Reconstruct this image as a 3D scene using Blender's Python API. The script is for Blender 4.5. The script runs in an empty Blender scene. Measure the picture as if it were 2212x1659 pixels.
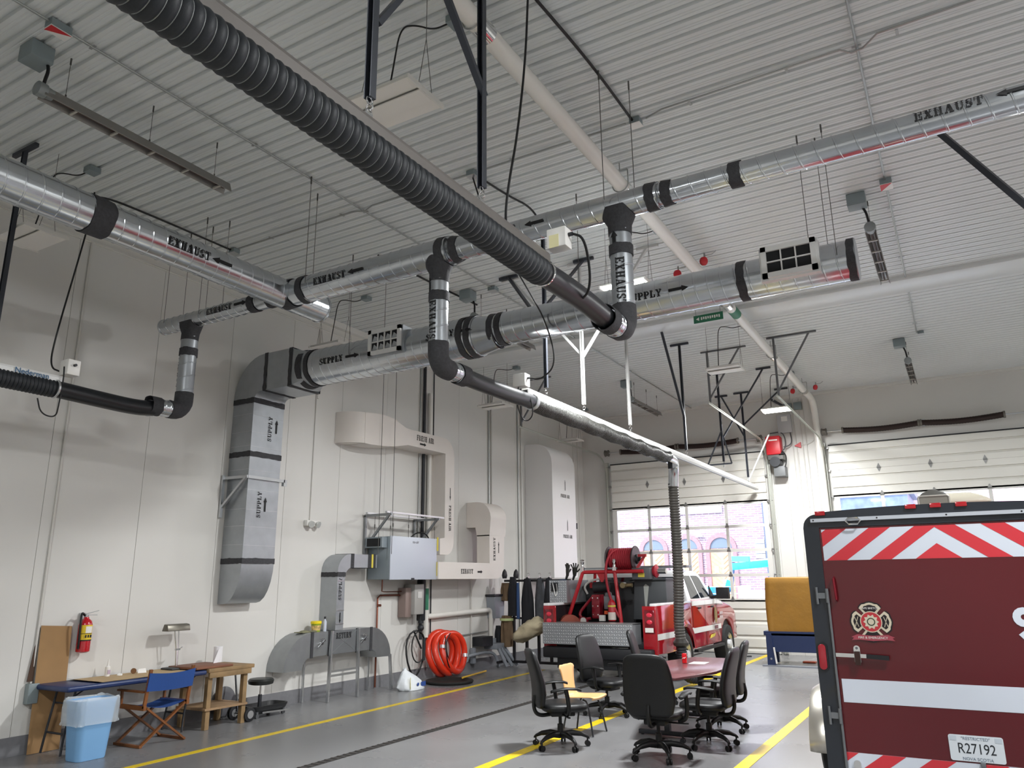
import bpy, bmesh, math, random
from mathutils import Vector, Matrix, noise
S = bpy.context.scene
COL = S.collection
PI = math.pi
R = math.radians
random.seed(7)

# ------------------------------------------------------------------ camera
cam_d = bpy.data.cameras.new('camera'); cam = bpy.data.objects.new('camera', cam_d); COL.objects.link(cam)
cam_d.sensor_fit = 'HORIZONTAL'; cam_d.sensor_width = 36.0; cam_d.lens = 1640.0 / 2212.0 * 36.0
cam_d.clip_start = 0.05; cam_d.clip_end = 300
_y, _p, _r = R(30.12), R(14.53), R(-0.63)
_f = Vector((-math.sin(_y) * math.cos(_p), math.cos(_y) * math.cos(_p), math.sin(_p)))
_rt = Vector((math.cos(_y), math.sin(_y), 0)); _up = _rt.cross(_f)
_r2 = _rt * math.cos(_r) + _up * math.sin(_r); _u2 = -_rt * math.sin(_r) + _up * math.cos(_r)
_m = Matrix((_r2, _u2, -_f)).transposed().to_4x4(); _m.translation = (0, 0, 1.7)
cam.matrix_world = _m
S.camera = cam

# ------------------------------------------------------------------ world, view, hall lamps
S.view_settings.view_transform = 'Standard'; S.view_settings.look = 'None'
S.view_settings.gamma = 1.0; S.view_settings.use_curve_mapping = False
S.view_settings.exposure = 0.42
W = bpy.data.worlds.new('sky'); S.world = W; W.use_nodes = True
_bg = W.node_tree.nodes['Background']
_bg.inputs['Color'].default_value = (0.78, 0.87, 1.0, 1); _bg.inputs['Strength'].default_value = 3.6

def area(name, loc, sx, sy, power, col=(.97, .99, 1), rot=(0, 0, 0), spread=PI):
    d = bpy.data.lights.new(name, 'AREA'); d.shape = 'RECTANGLE'; d.size = sx; d.size_y = sy
    d.energy = power; d.color = col; d.spread = spread
    o = bpy.data.objects.new(name, d); COL.objects.link(o); o.location = loc; o.rotation_euler = rot
    return o
# lit high-bay panels of the hall (the two in view, the rest of the row to the right and behind)
HALL = [(-3.1, 8.19, 300), (-3.03, 16.35, 240), (1.6, 3.8, 190), (1.6, 12.4, 200), (6.2, 8.1, 210), (6.2, 16.4, 170),
        (-3.1, -.6, 260), (6.2, -.6, 200)]
for i, (x, y, pw) in enumerate(HALL):
    area('high_bay_lamp', (x, y, 5.08 if y < 16 else 5.04), .56, .40, pw)
# sun on the street outside
_s = bpy.data.lights.new('sun', 'SUN'); _s.energy = 4.5; _s.angle = R(1.0); _s.color = (1, .95, .86)
_so = bpy.data.objects.new('sun', _s); COL.objects.link(_so); _so.rotation_euler = (R(48), 0, R(-35))

# ------------------------------------------------------------------ materials
def lin(h):
    c = [int(h[i:i + 2], 16) / 255 for i in (0, 2, 4)]
    return tuple(x / 12.92 if x <= .04045 else ((x + .055) / 1.055) ** 2.4 for x in c) + (1,)
MATS = {}
def mat(name, hexc, rough=.5, metal=0.0, nscale=0, namt=0.0, bump=0.0, bscale=60, coat=0, spec=.5, emit=None, estr=0, alpha=None, trans=0, rvar=.06):
    """procedural principled material: optional noise mottling of colour and roughness, optional noise bump"""
    if name in MATS: return MATS[name]
    m = bpy.data.materials.new(name); m.use_nodes = True; MATS[name] = m
    nt = m.node_tree; b = nt.nodes['Principled BSDF']
    c = lin(hexc) if isinstance(hexc, str) else tuple(hexc) + (1,)
    b.inputs['Base Color'].default_value = c; b.inputs['Roughness'].default_value = rough
    b.inputs['Metallic'].default_value = metal; b.inputs['Coat Weight'].default_value = coat
    b.inputs['Coat Roughness'].default_value = .06
    b.inputs['Specular IOR Level'].default_value = spec
    if trans: b.inputs['Transmission Weight'].default_value = trans
    if alpha is not None: b.inputs['Alpha'].default_value = alpha
    if emit:
        b.inputs['Emission Color'].default_value = lin(emit); b.inputs['Emission Strength'].default_value = estr
    if nscale or bump:
        tc = nt.nodes.new('ShaderNodeTexCoord')
    if nscale:
        n = nt.nodes.new('ShaderNodeTexNoise'); n.inputs['Scale'].default_value = nscale; n.inputs['Detail'].default_value = 5
        nt.links.new(tc.outputs['Object'], n.inputs['Vector'])
        r = nt.nodes.new('ShaderNodeValToRGB')
        r.color_ramp.elements[0].position = .3; r.color_ramp.elements[1].position = .7
        r.color_ramp.elements[0].color = tuple(max(0, x * (1 - namt)) for x in c[:3]) + (1,)
        r.color_ramp.elements[1].color = tuple(min(1, x * (1 + namt)) for x in c[:3]) + (1,)
        nt.links.new(n.outputs['Fac'], r.inputs['Fac']); nt.links.new(r.outputs['Color'], b.inputs['Base Color'])
        mr = nt.nodes.new('ShaderNodeMapRange'); mr.inputs['To Min'].default_value = max(.02, rough - rvar); mr.inputs['To Max'].default_value = min(1, rough + rvar)
        nt.links.new(n.outputs['Fac'], mr.inputs['Value']); nt.links.new(mr.outputs['Result'], b.inputs['Roughness'])
    if bump:
        n2 = nt.nodes.new('ShaderNodeTexNoise'); n2.inputs['Scale'].default_value = bscale; n2.inputs['Detail'].default_value = 4
        nt.links.new(tc.outputs['Object'], n2.inputs['Vector'])
        bp = nt.nodes.new('ShaderNodeBump'); bp.inputs['Strength'].default_value = bump; bp.inputs['Distance'].default_value = .01
        nt.links.new(n2.outputs['Fac'], bp.inputs['Height']); nt.links.new(bp.outputs['Normal'], b.inputs['Normal'])
    return m
WALL = mat('wall_panel_white', 'd5d3ce', .55, nscale=.8, namt=.02)
TRIMW = mat('trim_white', 'dedcd6', .45)
CEILM = mat('ceiling_liner_white', 'd9dcdb', .33, nscale=.5, namt=.02)
COVE = mat('floor_cove_grey', '77777a', .5, nscale=20, namt=.06)
GALV = mat('galvanised_steel', 'c2c6ca', .20, .95, nscale=9, namt=.05, rvar=.025)
GALVD = mat('galvanised_sheet_dull', 'a9adb1', .42, .75, nscale=8, namt=.06, rvar=.04)
ZINC = mat('zinc_plated', 'c6c8ca', .3, .9)
CHROME = mat('chrome', 'e2e2e2', .12, 1.0)
SEAL = mat('dark_duct_sealant', '37373a', .75, nscale=40, namt=.25, bump=.5, bscale=70)
PAINTK = mat('black_stencil_paint', '101012', .7)
BLACKM = mat('black_painted_steel', '24262b', .5)
STRUT = mat('dark_grey_strut', '3a3d44', .45, .3)
BLACKR = mat('black_rubber', '15161a', .6, bump=.15, bscale=200)
CABLE = mat('black_cable', '0d0d0e', .45)
GREYBOX = mat('grey_enamel_box', '7f8a8c', .45)
CONDUIT = mat('conduit_steel', 'a8aaa8', .38, .8)
CONDW = mat('conduit_painted_white', 'cfccc6', .5)
WHITEP = mat('white_plastic', 'e6e4df', .4)
PIPEW = mat('white_pipe_jacket', 'e4e1da', .25)
DUCTW = mat('white_insulated_duct', 'ddd6cf', .6, nscale=3, namt=.02)
LAMPOFF = mat('lamp_diffuser_unlit', 'e6e2dc', .4)
YEL = mat('yellow_line_paint', 'e8c81e', .45, nscale=25, namt=.08)
REDP = mat('red_gloss_paint', 'b3121f', .22, coat=.6)
REDPL = mat('red_plastic', 'c2202a', .4)

# ------------------------------------------------------------------ mesh builder
class MB:
    def __init__(s): s.v = []; s.f = []
    def add(s, vs, fs):
        n = len(s.v); s.v += [tuple(v) for v in vs]; s.f += [tuple(i + n for i in f) for f in fs]; return s
    def box(s, x0, x1, y0, y1, z0, z1):
        x0, x1 = sorted((x0, x1)); y0, y1 = sorted((y0, y1)); z0, z1 = sorted((z0, z1))
        return s.add([(x0, y0, z0), (x1, y0, z0), (x1, y1, z0), (x0, y1, z0), (x0, y0, z1), (x1, y0, z1), (x1, y1, z1), (x0, y1, z1)],
                     [(3, 2, 1, 0), (4, 5, 6, 7), (0, 1, 5, 4), (1, 2, 6, 5), (2, 3, 7, 6), (3, 0, 4, 7)])
    def bar(s, p0, p1, w, h, up=(0, 0, 1)):
        """rectangular bar from p0 to p1, w across, h along up"""
        p0 = Vector(p0); p1 = Vector(p1); d = (p1 - p0).normalized(); up = Vector(up)
        if abs(d.dot(up)) > .98: up = Vector((0, 1, 0)) if abs(d.y) < .9 else Vector((1, 0, 0))
        a = d.cross(up).normalized(); b = a.cross(d).normalized(); a *= w / 2; b *= h / 2
        q = [p + e for p in (p0, p1) for e in (-a - b, a - b, a + b, -a + b)]
        return s.add(q, [(3, 2, 1, 0), (4, 5, 6, 7), (0, 1, 5, 4), (1, 2, 6, 5), (2, 3, 7, 6), (3, 0, 4, 7)])
    def frame(s, d):
        d = Vector(d).normalized(); u = Vector((0, 0, 1)) if abs(d.z) < .9 else Vector((1, 0, 0))
        a = d.cross(u).normalized(); return a, d.cross(a).normalized()
    def lathe(s, prof, p0, axis, n=24, capa=True, capb=True):
        """prof: list of (t along axis, radius)"""
        p0 = Vector(p0); d = Vector(axis).normalized(); a, b = s.frame(d); vs = []
        for t, r in prof:
            for k in range(n):
                an = 2 * PI * k / n; vs.append(p0 + d * t + (a * math.cos(an) + b * math.sin(an)) * r)
        fs = [(i * n + k, i * n + (k + 1) % n, (i + 1) * n + (k + 1) % n, (i + 1) * n + k) for i in range(len(prof) - 1) for k in range(n)]
        if capa: fs.append(tuple(range(n - 1, -1, -1)))
        if capb: fs.append(tuple((len(prof) - 1) * n + k for k in range(n)))
        return s.add(vs, fs)
    def cyl(s, p0, p1, r, r1=None, n=20, caps=True):
        d = Vector(p1) - Vector(p0)
        return s.lathe([(0, r), (d.length, r if r1 is None else r1)], p0, d, n, caps, caps)
    def tube(s, pts, r, n=10, closed=False, caps=True, sm=0):
        P = [Vector(p) for p in pts]
        for _ in range(sm):                       # corner cutting
            Q = [P[0]] if not closed else []
            rng = range(len(P) - 1) if not closed else range(len(P))
            for i in rng:
                a, b = P[i], P[(i + 1) % len(P)]; Q += [a * .75 + b * .25, a * .25 + b * .75]
            if not closed: Q.append(P[-1])
            P = Q
        m = len(P); rs = r if isinstance(r, (list, tuple)) else [r] * m; vs = []; a = None
        for i in range(m):
            t = (P[(i + 1) % m] - P[i - 1]) if closed else (P[min(i + 1, m - 1)] - P[max(i - 1, 0)])
            t = t.normalized() if t.length > 1e-9 else Vector((0, 0, 1))
            if a is None: a, _b = s.frame(t)
            a = (a - t * a.dot(t)).normalized(); b = t.cross(a)
            rr = rs[min(i, len(rs) - 1)]
            for k in range(n):
                an = 2 * PI * k / n; vs.append(P[i] + (a * math.cos(an) + b * math.sin(an)) * rr)
        fs = [(i * n + k, i * n + (k + 1) % n, ((i + 1) % m) * n + (k + 1) % n, ((i + 1) % m) * n + k) for i in range(m if closed else m - 1) for k in range(n)]
        if caps and not closed: fs += [tuple(range(n - 1, -1, -1)), tuple((m - 1) * n + k for k in range(n))]
        return s.add(vs, fs)
    def prism(s, poly, o, u, v, w):
        """extrude the 2-D polygon (in axes u, v from o) by vector w"""
        o = Vector(o); u = Vector(u); v = Vector(v); w = Vector(w); n = len(poly)
        A = [o + u * x + v * y for x, y in poly]; B = [p + w for p in A]
        fl = u.cross(v).dot(w) > 0
        fs = [tuple(range(n)) if not fl else tuple(range(n - 1, -1, -1)), tuple(range(n, 2 * n)) if fl else tuple(range(2 * n - 1, n - 1, -1))]
        for i in range(n):
            j = (i + 1) % n; q = (i, j, n + j, n + i); fs.append(q if fl else q[::-1])
        return s.add(A + B, fs)
    def loft(s, rings, caps=True, closed=True):
        n = len(rings[0]); vs = [p for r in rings for p in r]; m = n if closed else n - 1
        fs = [(i * n + k, i * n + (k + 1) % n, (i + 1) * n + (k + 1) % n, (i + 1) * n + k) for i in range(len(rings) - 1) for k in range(m)]
        if caps and closed: fs += [tuple(range(n - 1, -1, -1)), tuple((len(rings) - 1) * n + k for k in range(n))]
        return s.add(vs, fs)
    def ball(s, c, rx, ry=None, rz=None, n=16, m=10):
        ry = ry or rx; rz = rz or rx; c = Vector(c); vs = [c + Vector((0, 0, -rz))]
        for i in range(1, m):
            t = -PI / 2 + PI * i / m
            for k in range(n):
                a = 2 * PI * k / n; vs.append(c + Vector((rx * math.cos(t) * math.cos(a), ry * math.cos(t) * math.sin(a), rz * math.sin(t))))
        vs.append(c + Vector((0, 0, rz))); L = len(vs) - 1
        fs = [(0, 1 + (k + 1) % n, 1 + k) for k in range(n)]
        for i in range(m - 2):
            fs += [(1 + i * n + k, 1 + i * n + (k + 1) % n, 1 + (i + 1) * n + (k + 1) % n, 1 + (i + 1) * n + k) for k in range(n)]
        fs += [(1 + (m - 2) * n + k, 1 + (m - 2) * n + (k + 1) % n, L) for k in range(n)]
        return s.add(vs, fs)
    def xf(s, M, i0=0):
        s.v[i0:] = [tuple(M @ Vector(v)) for v in s.v[i0:]]; return s
    def build(s, name, m, parent=None, loc=None, ang=40, bevel=0, seg=2, sub=0, flat=False, fix=False):
        if parent is not None: off = ORG[parent.name]
        elif loc is not None: off = Vector(loc)
        else:
            xs = [v[0] for v in s.v]; ys = [v[1] for v in s.v]; zs = [v[2] for v in s.v]
            off = Vector(((min(xs) + max(xs)) / 2, (min(ys) + max(ys)) / 2, min(zs)))
        me = bpy.data.meshes.new(name)
        me.from_pydata([(v[0] - off.x, v[1] - off.y, v[2] - off.z) for v in s.v], [], s.f)
        if fix or bevel:
            bm = bmesh.new(); bm.from_mesh(me)
            if fix: bmesh.ops.remove_doubles(bm, verts=bm.verts, dist=1e-5)
            bmesh.ops.recalc_face_normals(bm, faces=bm.faces)
            if bevel:
                es = [e for e in bm.edges if len(e.link_faces) == 2 and e.calc_face_angle(0) > R(25)]
                bmesh.ops.bevel(bm, geom=es, offset=bevel, segments=seg, profile=.5, affect='EDGES', clamp_overlap=True)
            bm.to_mesh(me); bm.free()
        me.materials.append(m)
        if not flat:
            me.polygons.foreach_set('use_smooth', [True] * len(me.polygons)); me.set_sharp_from_angle(angle=R(ang))
        o = bpy.data.objects.new(name, me); COL.objects.link(o)
        if parent is not None: o.parent = parent
        else: o.location = off
        ORG[o.name] = Vector(off)
        if sub:
            md = o.modifiers.new('subdivision', 'SUBSURF'); md.levels = sub; md.render_levels = sub
        return o
ORG = {}
def thing(name, label, cat, loc=(0, 0, 0), group=None):
    """an Empty at the base of a thing; the parts built under it move with it"""
    o = bpy.data.objects.new(name, None); o.empty_display_size = .1; COL.objects.link(o); o.location = loc
    ORG[o.name] = Vector(loc); o['label'] = label; o['category'] = cat
    if group: o['group'] = group
    return o
def tag(o, label, cat, group=None, kind=None):
    o['label'] = label; o['category'] = cat
    if group: o['group'] = group
    if kind: o['kind'] = kind
    return o
def struct(o): o['kind'] = 'structure'; return o
def sroot(name, loc=(0, 0, 0)):
    o = bpy.data.objects.new(name, None); o.empty_display_size = .1; COL.objects.link(o); o.location = loc
    ORG[o.name] = Vector(loc); o['kind'] = 'structure'; return o
def dup(root, loc, rotz=0, label=None, group=None):
    """copy a thing with copies of its parts and sub-parts"""
    r = root.copy(); COL.objects.link(r); r.location = loc; r.rotation_euler = (0, 0, rotz)
    if label: r['label'] = label
    if group: r['group'] = group
    for ch in list(root.children):
        c = ch.copy(); COL.objects.link(c); c.parent = r
        for g in list(ch.children):
            d = g.copy(); COL.objects.link(d); d.parent = c
    return r
def lerp(a, b, t): return tuple(a[i] + (b[i] - a[i]) * t for i in range(len(a)))
def arcpts(c, r, a0, a1, n, u, v):
    c = Vector(c); u = Vector(u); v = Vector(v)
    return [c + u * (r * math.cos(a0 + (a1 - a0) * i / n)) + v * (r * math.sin(a0 + (a1 - a0) * i / n)) for i in range(n + 1)]
def rrect(w, h, r, n=5):
    p = []
    for cx, cy, a in ((w / 2 - r, h / 2 - r, 0), (-w / 2 + r, h / 2 - r, 90), (-w / 2 + r, -h / 2 + r, 180), (w / 2 - r, -h / 2 + r, 270)):
        p += [(cx + r * math.cos(R(a + 90 * i / n)), cy + r * math.sin(R(a + 90 * i / n))) for i in range(n + 1)]
    return p

# ------------------------------------------------------------------ lettering
def _rc(x0, y0, x1, y1): return [[(x0, y0), (x1, y0), (x1, y1), (x0, y1)]]
def _dg(x0, y0, x1, y1, w): return [[(x0, y0), (x0 + w, y0), (x1 + w, y1), (x1, y1)]]
def _ar(cx, cy, rx, ry, t, a0, a1, n=8, ty=None):
    ty = ty or t * .7; q = []
    for i in range(n):
        a, b = R(a0 + (a1 - a0) * i / n), R(a0 + (a1 - a0) * (i + 1) / n)
        P = lambda an, k: (cx + (rx - t * k) * math.cos(an), cy + (ry - ty * k) * math.sin(an))
        q.append([P(a, 1), P(a, 0), P(b, 0), P(b, 1)])
    return q
GL = {   # slab-serif stencil capitals, unit height: (advance, quads)
    'E': (.92, _rc(.1, 0, .34, 1) + _rc(0, 0, .1, .12) + _rc(0, .88, .1, 1) + _rc(.39, .88, .84, 1) + _rc(.7, .68, .84, .88) + _rc(.39, .45, .6, .56) + _rc(.55, .36, .65, .66) + _rc(.39, 0, .84, .12) + _rc(.7, .12, .84, .34)),
    'F': (.88, _rc(.1, 0, .34, 1) + _rc(0, 0, .1, .12) + _rc(.34, 0, .46, .12) + _rc(0, .88, .1, 1) + _rc(.39, .88, .8, 1) + _rc(.66, .66, .8, .88) + _rc(.39, .45, .6, .56) + _rc(.55, .36, .65, .66)),
    'X': (1.0, _dg(.52, 0, .1, 1, .28) + _dg(.1, .08, .34, .44, .12) + _dg(.5, .56, .72, .92, .12) + _rc(0, .88, .46, 1) + _rc(.56, .88, .92, 1) + _rc(.44, 0, .94, .12) + _rc(0, 0, .36, .12)),
    'H': (1.02, _rc(.1, 0, .34, 1) + _rc(.6, 0, .84, 1) + _rc(0, 0, .44, .1) + _rc(0, .9, .44, 1) + _rc(.5, 0, .94, .1) + _rc(.5, .9, .94, 1) + _rc(.38, .44, .56, .56)),
    'A': (1.02, _dg(.62, 0, .34, 1, .28) + _dg(.1, .08, .36, .9, .11) + _rc(.34, .27, .56, .37) + _rc(0, 0, .34, .1) + _rc(.48, 0, .98, .1)),
    'U': (1.0, _rc(.1, .32, .34, 1) + _rc(.7, .32, .82, 1) + _ar(.46, .33, .36, .34, .24, 180, 255, ty=.16) + _ar(.46, .33, .36, .34, .12, 275, 360, ty=.16) + _rc(0, .9, .44, 1) + _rc(.58, .9, .94, 1)),
    'S': (.8, _ar(.36, .73, .32, .27, .2, 50, 180, ty=.12) + _ar(.38, .73, .34, .27, .2, 180, 262, ty=.16) + _ar(.34, .27, .36, .27, .22, 82, -25, ty=.16) + _ar(.34, .27, .36, .27, .22, -45, -140, ty=.12) + _rc(.56, .68, .68, .98) + _rc(0, .02, .12, .32)),
    'T': (.92, _rc(.32, 0, .58, 1) + _rc(.2, 0, .7, .1) + _rc(0, .88, .28, 1) + _rc(.62, .88, .9, 1) + _rc(0, .64, .1, .88) + _rc(.8, .64, .9, .88)),
    'P': (.92, _rc(.1, 0, .34, 1) + _rc(0, 0, .46, .1) + _rc(0, .9, .1, 1) + _ar(.5, .71, .36, .29, .22, -82, 82, 10, ty=.12) + _rc(.39, .88, .52, 1) + _rc(.39, .42, .52, .54)),
    'R': (1.02, _rc(.1, 0, .34, 1) + _rc(0, 0, .44, .1) + _rc(0, .9, .1, 1) + _ar(.48, .73, .36, .27, .22, -82, 82, 10, ty=.12) + _rc(.39, .88, .5, 1) + _rc(.39, .46, .5, .58) + _dg(.66, 0, .5, .44, .26) + _rc(.86, 0, 1.0, .1)),
    'L': (.86, _rc(.1, 0, .34, 1) + _rc(0, 0, .1, .12) + _rc(0, .9, .46, 1) + _rc(.39, 0, .8, .12) + _rc(.66, .12, .8, .4)),
    'Y': (.96, _rc(.34, 0, .58, .42) + _rc(.22, 0, .7, .1) + _dg(.36, .46, .08, .94, .26) + _dg(.56, .5, .74, .92, .12) + _rc(0, .9, .42, 1) + _rc(.58, .9, .94, 1)),
    'N': (1.04, _rc(.12, 0, .24, .92) + _rc(.74, .1, .86, 1) + _dg(.6, 0, .1, 1, .28) + _rc(0, 0, .38, .1) + _rc(0, .9, .2, 1) + _rc(.6, .9, 1, 1)),
    'I': (.52, _rc(.12, 0, .38, 1) + _rc(0, 0, .5, .1) + _rc(0, .9, .5, 1)),
    ' ': (.5, []),
    '>': (1.75, _rc(.05, .32, 1.05, .68) + [[(1.05, .12), (1.55, .5), (1.05, .5), (1.05, .3)], [(1.05, .5), (1.55, .5), (1.05, .88), (1.05, .7)]]),
    '<': (1.75, _rc(.5, .32, 1.5, .68) + [[(.5, .5), (.5, .3), (.5, .12), (0, .5)], [(.5, .88), (.5, .7), (.5, .5), (0, .5)]]),
}
def stencil(mb, text, h, fn, spacing=.06, wid=1.0):
    """lay the text with letter height h through the surface map fn(u, v) in metres"""
    x = 0
    for ch in text:
        adv, quads = GL[ch]
        for q in quads:
            n = max(1, min(8, int(max(abs(q[0][1] - q[3][1]), abs(q[1][1] - q[2][1])) * h / .012)))
            for i in range(n):
                a, b = i / n, (i + 1) / n
                P = [lerp(q[0], q[3], a), lerp(q[1], q[2], a), lerp(q[1], q[2], b), lerp(q[0], q[3], b)]
                mb.add([fn((x + p[0] * wid) * h, p[1] * h) for p in P], [(0, 1, 2, 3)])
        x += adv * wid + spacing
    return x * h
def on_plane(o, u, v):
    o = Vector(o); u = Vector(u); v = Vector(v); return lambda a, b: o + u * a + v * b
def on_xduct(x0, yc, zc, r, phi0, flip=1):
    """surface of a round duct along X; phi is measured from the camera side (-Y) upward"""
    return lambda a, b: Vector((x0 + a * flip, yc - (r + .004) * math.cos(phi0 + b / r), zc + (r + .004) * math.sin(phi0 + b / r)))
def flat_text(name, text, size, o, u, v, m, parent, depth=.002, font_shear=0, offset=0, sx=1):
    """plain sans lettering as thin raised mesh"""
    cu = bpy.data.curves.new(name, 'FONT'); cu.body = text; cu.size = size; cu.extrude = depth; cu.align_x = 'CENTER'; cu.align_y = 'CENTER'
    cu.offset = offset; cu.resolution_u = 4; cu.shear = font_shear
    ob = bpy.data.objects.new(name, cu); COL.objects.link(ob)
    dg = bpy.context.evaluated_depsgraph_get(); me = bpy.data.meshes.new_from_object(ob.evaluated_get(dg))
    bpy.data.objects.remove(ob); bpy.data.curves.remove(cu)
    mb = MB(); o = Vector(o); u = Vector(u); v = Vector(v); w = u.cross(v)
    mb.add([o + u * (p.co.x * sx) + v * p.co.y + w * p.co.z for p in me.vertices], [tuple(p.vertices) for p in me.polygons])
    bpy.data.meshes.remove(me)
    return mb.build(name, m, parent, flat=True)

# ------------------------------------------------------------------ shared shapes
def spiral(mb, p0, p1, r, pitch=.135, n=36, rib=.004):
    """spiral-seam duct: a tube whose seam ridge winds round it"""
    p0 = Vector(p0); p1 = Vector(p1); d = p1 - p0; L = d.length; d.normalize(); a, b = mb.frame(d)
    prof = [(.0, rib), (.008, rib), (.012, 0), (pitch - .004, 0)]
    ts = []; k = -1
    while k * pitch < L + pitch:
        ts += [(k * pitch + t, rr) for t, rr in prof]; k += 1
    vs = []
    for t, rr in ts:
        for j in range(n + 1):
            an = 2 * PI * j / n; tt = min(max(t + pitch * j / n, 0), L)
            vs.append(p0 + d * tt + (a * math.cos(an) + b * math.sin(an)) * (r + rr))
    m = n + 1
    fs = [(i * m + j, i * m + j + 1, (i + 1) * m + j + 1, (i + 1) * m + j) for i in range(len(ts) - 1) for j in range(n)
          if (Vector(vs[i * m + j]) - Vector(vs[(i + 1) * m + j])).length > 1e-6 or (Vector(vs[i * m + j + 1]) - Vector(vs[(i + 1) * m + j + 1])).length > 1e-6]
    mb.add(vs, fs)
    for q, fl in ((p0, 1), (p1, 0)):
        ring = [q + (a * math.cos(2 * PI * j / n) + b * math.sin(2 * PI * j / n)) * r for j in range(n)]
        mb.add(ring, [tuple(range(n))[::-1] if fl else tuple(range(n))])
    return mb
def band(mb, p0, p1, r, r1=None, n=36, jag=.012, seed=0):
    """brushed-on sealant band with ragged edges"""
    p0 = Vector(p0); p1 = Vector(p1); d = p1 - p0; L = d.length; d.normalize(); a, b = mb.frame(d)
    r1 = r if r1 is None else r1; vs = []
    for i, t in enumerate((0, 0, .25, .5, .75, 1, 1)):
        for j in range(n):
            an = 2 * PI * j / n; e = (a * math.cos(an) + b * math.sin(an))
            nz = noise.noise(e * 2.6 + Vector((seed * 3.1, t * .4, i // 4)))
            tt = t * L + (nz * jag if t in (0, 1) else 0)
            rr = r + (r1 - r) * t + (0.0 if i in (0, 6) else .005 + .002 * noise.noise(e * 5 + Vector((t * 5, seed, 0))))
            vs.append(p0 + d * tt + e * rr)
    fs = [(i * n + j, i * n + (j + 1) % n, (i + 1) * n + (j + 1) % n, (i + 1) * n + j) for i in range(6) for j in range(n)]
    return mb.add(vs, fs)

# ================================================================== the hall itself
XL, YD, ZC = -8.78, 18.97, 6.0
XR, YB = 8.6, -5.2
# floor: grey epoxy with fine flecks, lane lines and a trench drain
FLOOR = mat('epoxy_floor_grey', '7f7f80', .28, nscale=.7, namt=.07, bump=.04, bscale=260)
fl = struct(MB().box(XL - .3, XR + .3, YB - .3, YD + .25, -.2, 0).build('floor', FLOOR, loc=(0, 0, 0)))
def lane(p, q, w):
    a = Vector(p); b = Vector(q); d = (b - a).normalized(); n = Vector((-d.y, d.x, 0)) * w / 2
    m = MB(); k = 24
    for i in range(k):
        s0, s1 = a.lerp(b, i / k), a.lerp(b, (i + 1) / k)
        m.prism([(0, 0), (1, 0), (1, 1), (0, 1)], s0 - n, s1 - s0, n * 2, (0, 0, .003))
    return m.build('lane_line', YEL, fl)
lane((-7.02, -2, 0), (-7.48, 14.0, 0), .095)
lane((-4.2, -2, 0), (-4.2, 18.8, 0), .125)
lane((-2.07, -2, 0), (-2.05, 18.8, 0), .125)
DRAIN = mat('cast_drain_grate', '2e2c2a', .7)
m = MB(); m.box(-5.77, -5.66, -2, 18.6, -.01, .002); m.build('drain_channel', DRAIN, fl)
m = MB()
for i in range(230): m.box(-5.765, -5.665, -2 + i * .0895, -2 + i * .0895 + .03, .001, .006)
m.build('drain_grate', mat('drain_bars', '4b4744', .6, .3), fl)

# left wall of tall insulated panels
SEAM = mat('panel_seam', 'a09c96', .7)
m = MB(); m.box(XL - .25, XL - .006, YB, YD + .2, 0, ZC + .1); wl = struct(m.build('wall_left', SEAM, loc=(XL, 0, 0)))
m = MB(); y = 5.888 - 1.17 * 10
while y < YD:
    m.box(XL - .02, XL, max(y, YB) + .003, min(y + 1.17, YD) - .003, 0, ZC + .05); y += 1.17
m.build('wall_panels', WALL, wl)
struct(MB().box(XL, XL + .012, YB, YD, 0, .19).build('baseboard_left', COVE))
m = MB(); m.box(XL, XL + .05, YB, YD, 5.79, 5.80); m.box(XL, XL + .012, YB, YD, 5.78, 5.9); m.box(XL, XL + .1, YB, YD, 5.9, 6.0)
struct(m.build('trim_1', TRIMW))
struct(MB().box(XR, XR + .25, YB, YD + .2, 0, ZC + .1).build('wall_right', WALL))
struct(MB().box(XL - .25, XR + .25, YB - .25, YB, 0, ZC + .1).build('wall_back', WALL))

# door wall with its openings
D1 = (-7.86, -4.0, 4.62); D2 = (-2.37, 1.57, 4.62); D3 = (3.3, 7.2, 4.62)
m = MB()
for a, b in ((XL - .25, D1[0]), (D1[1], D2[0]), (D2[1], D3[0]), (D3[1], XR + .25)): m.box(a, b, YD, YD + .22, 0, ZC + .1)
for d in (D1, D2, D3): m.box(d[0], d[1], YD, YD + .22, d[2], ZC + .1)
struct(m.build('wall_front', WALL))
m = MB()
for x in (-3.75, -3.43, -3.12, -2.74): m.box(x, x + .006, YD - .004, YD, 0, 4.6)
struct(m.build('trim_2', SEAM))

# ceiling of ribbed metal liner sheets, ribs running across the hall every 6 inches
P = .1545
prof = []
y0 = 4.522 - P * 65
k = 0
while y0 + k * P < YD + .1:
    b = y0 + k * P
    prof += [(b - .021, 0), (b - .015, .030), (b + .015, .030), (b + .021, 0), (b + .056, 0), (b + .060, .004), (b + .066, .004), (b + .070, 0), (b + .086, 0), (b + .090, .004), (b + .096, .004), (b + .100, 0)]
    k += 1
prof = [(max(YB, min(YD, a)), z) for a, z in prof]
m = MB(); n = len(prof)
m.add([(x, a, ZC + z) for x in (XL, XR) for a, z in prof], [(i, i + 1, n + i + 1, n + i) for i in range(n - 1)])
m.box(XL - .25, XR + .25, YB - .25, YD + .22, ZC + .06, ZC + .2)
ce = struct(m.build('ceiling', CEILM, loc=(0, 0, ZC), ang=20))
SCREW = mat('dark_screw_heads', '55534f', .6)
m = MB()
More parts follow.
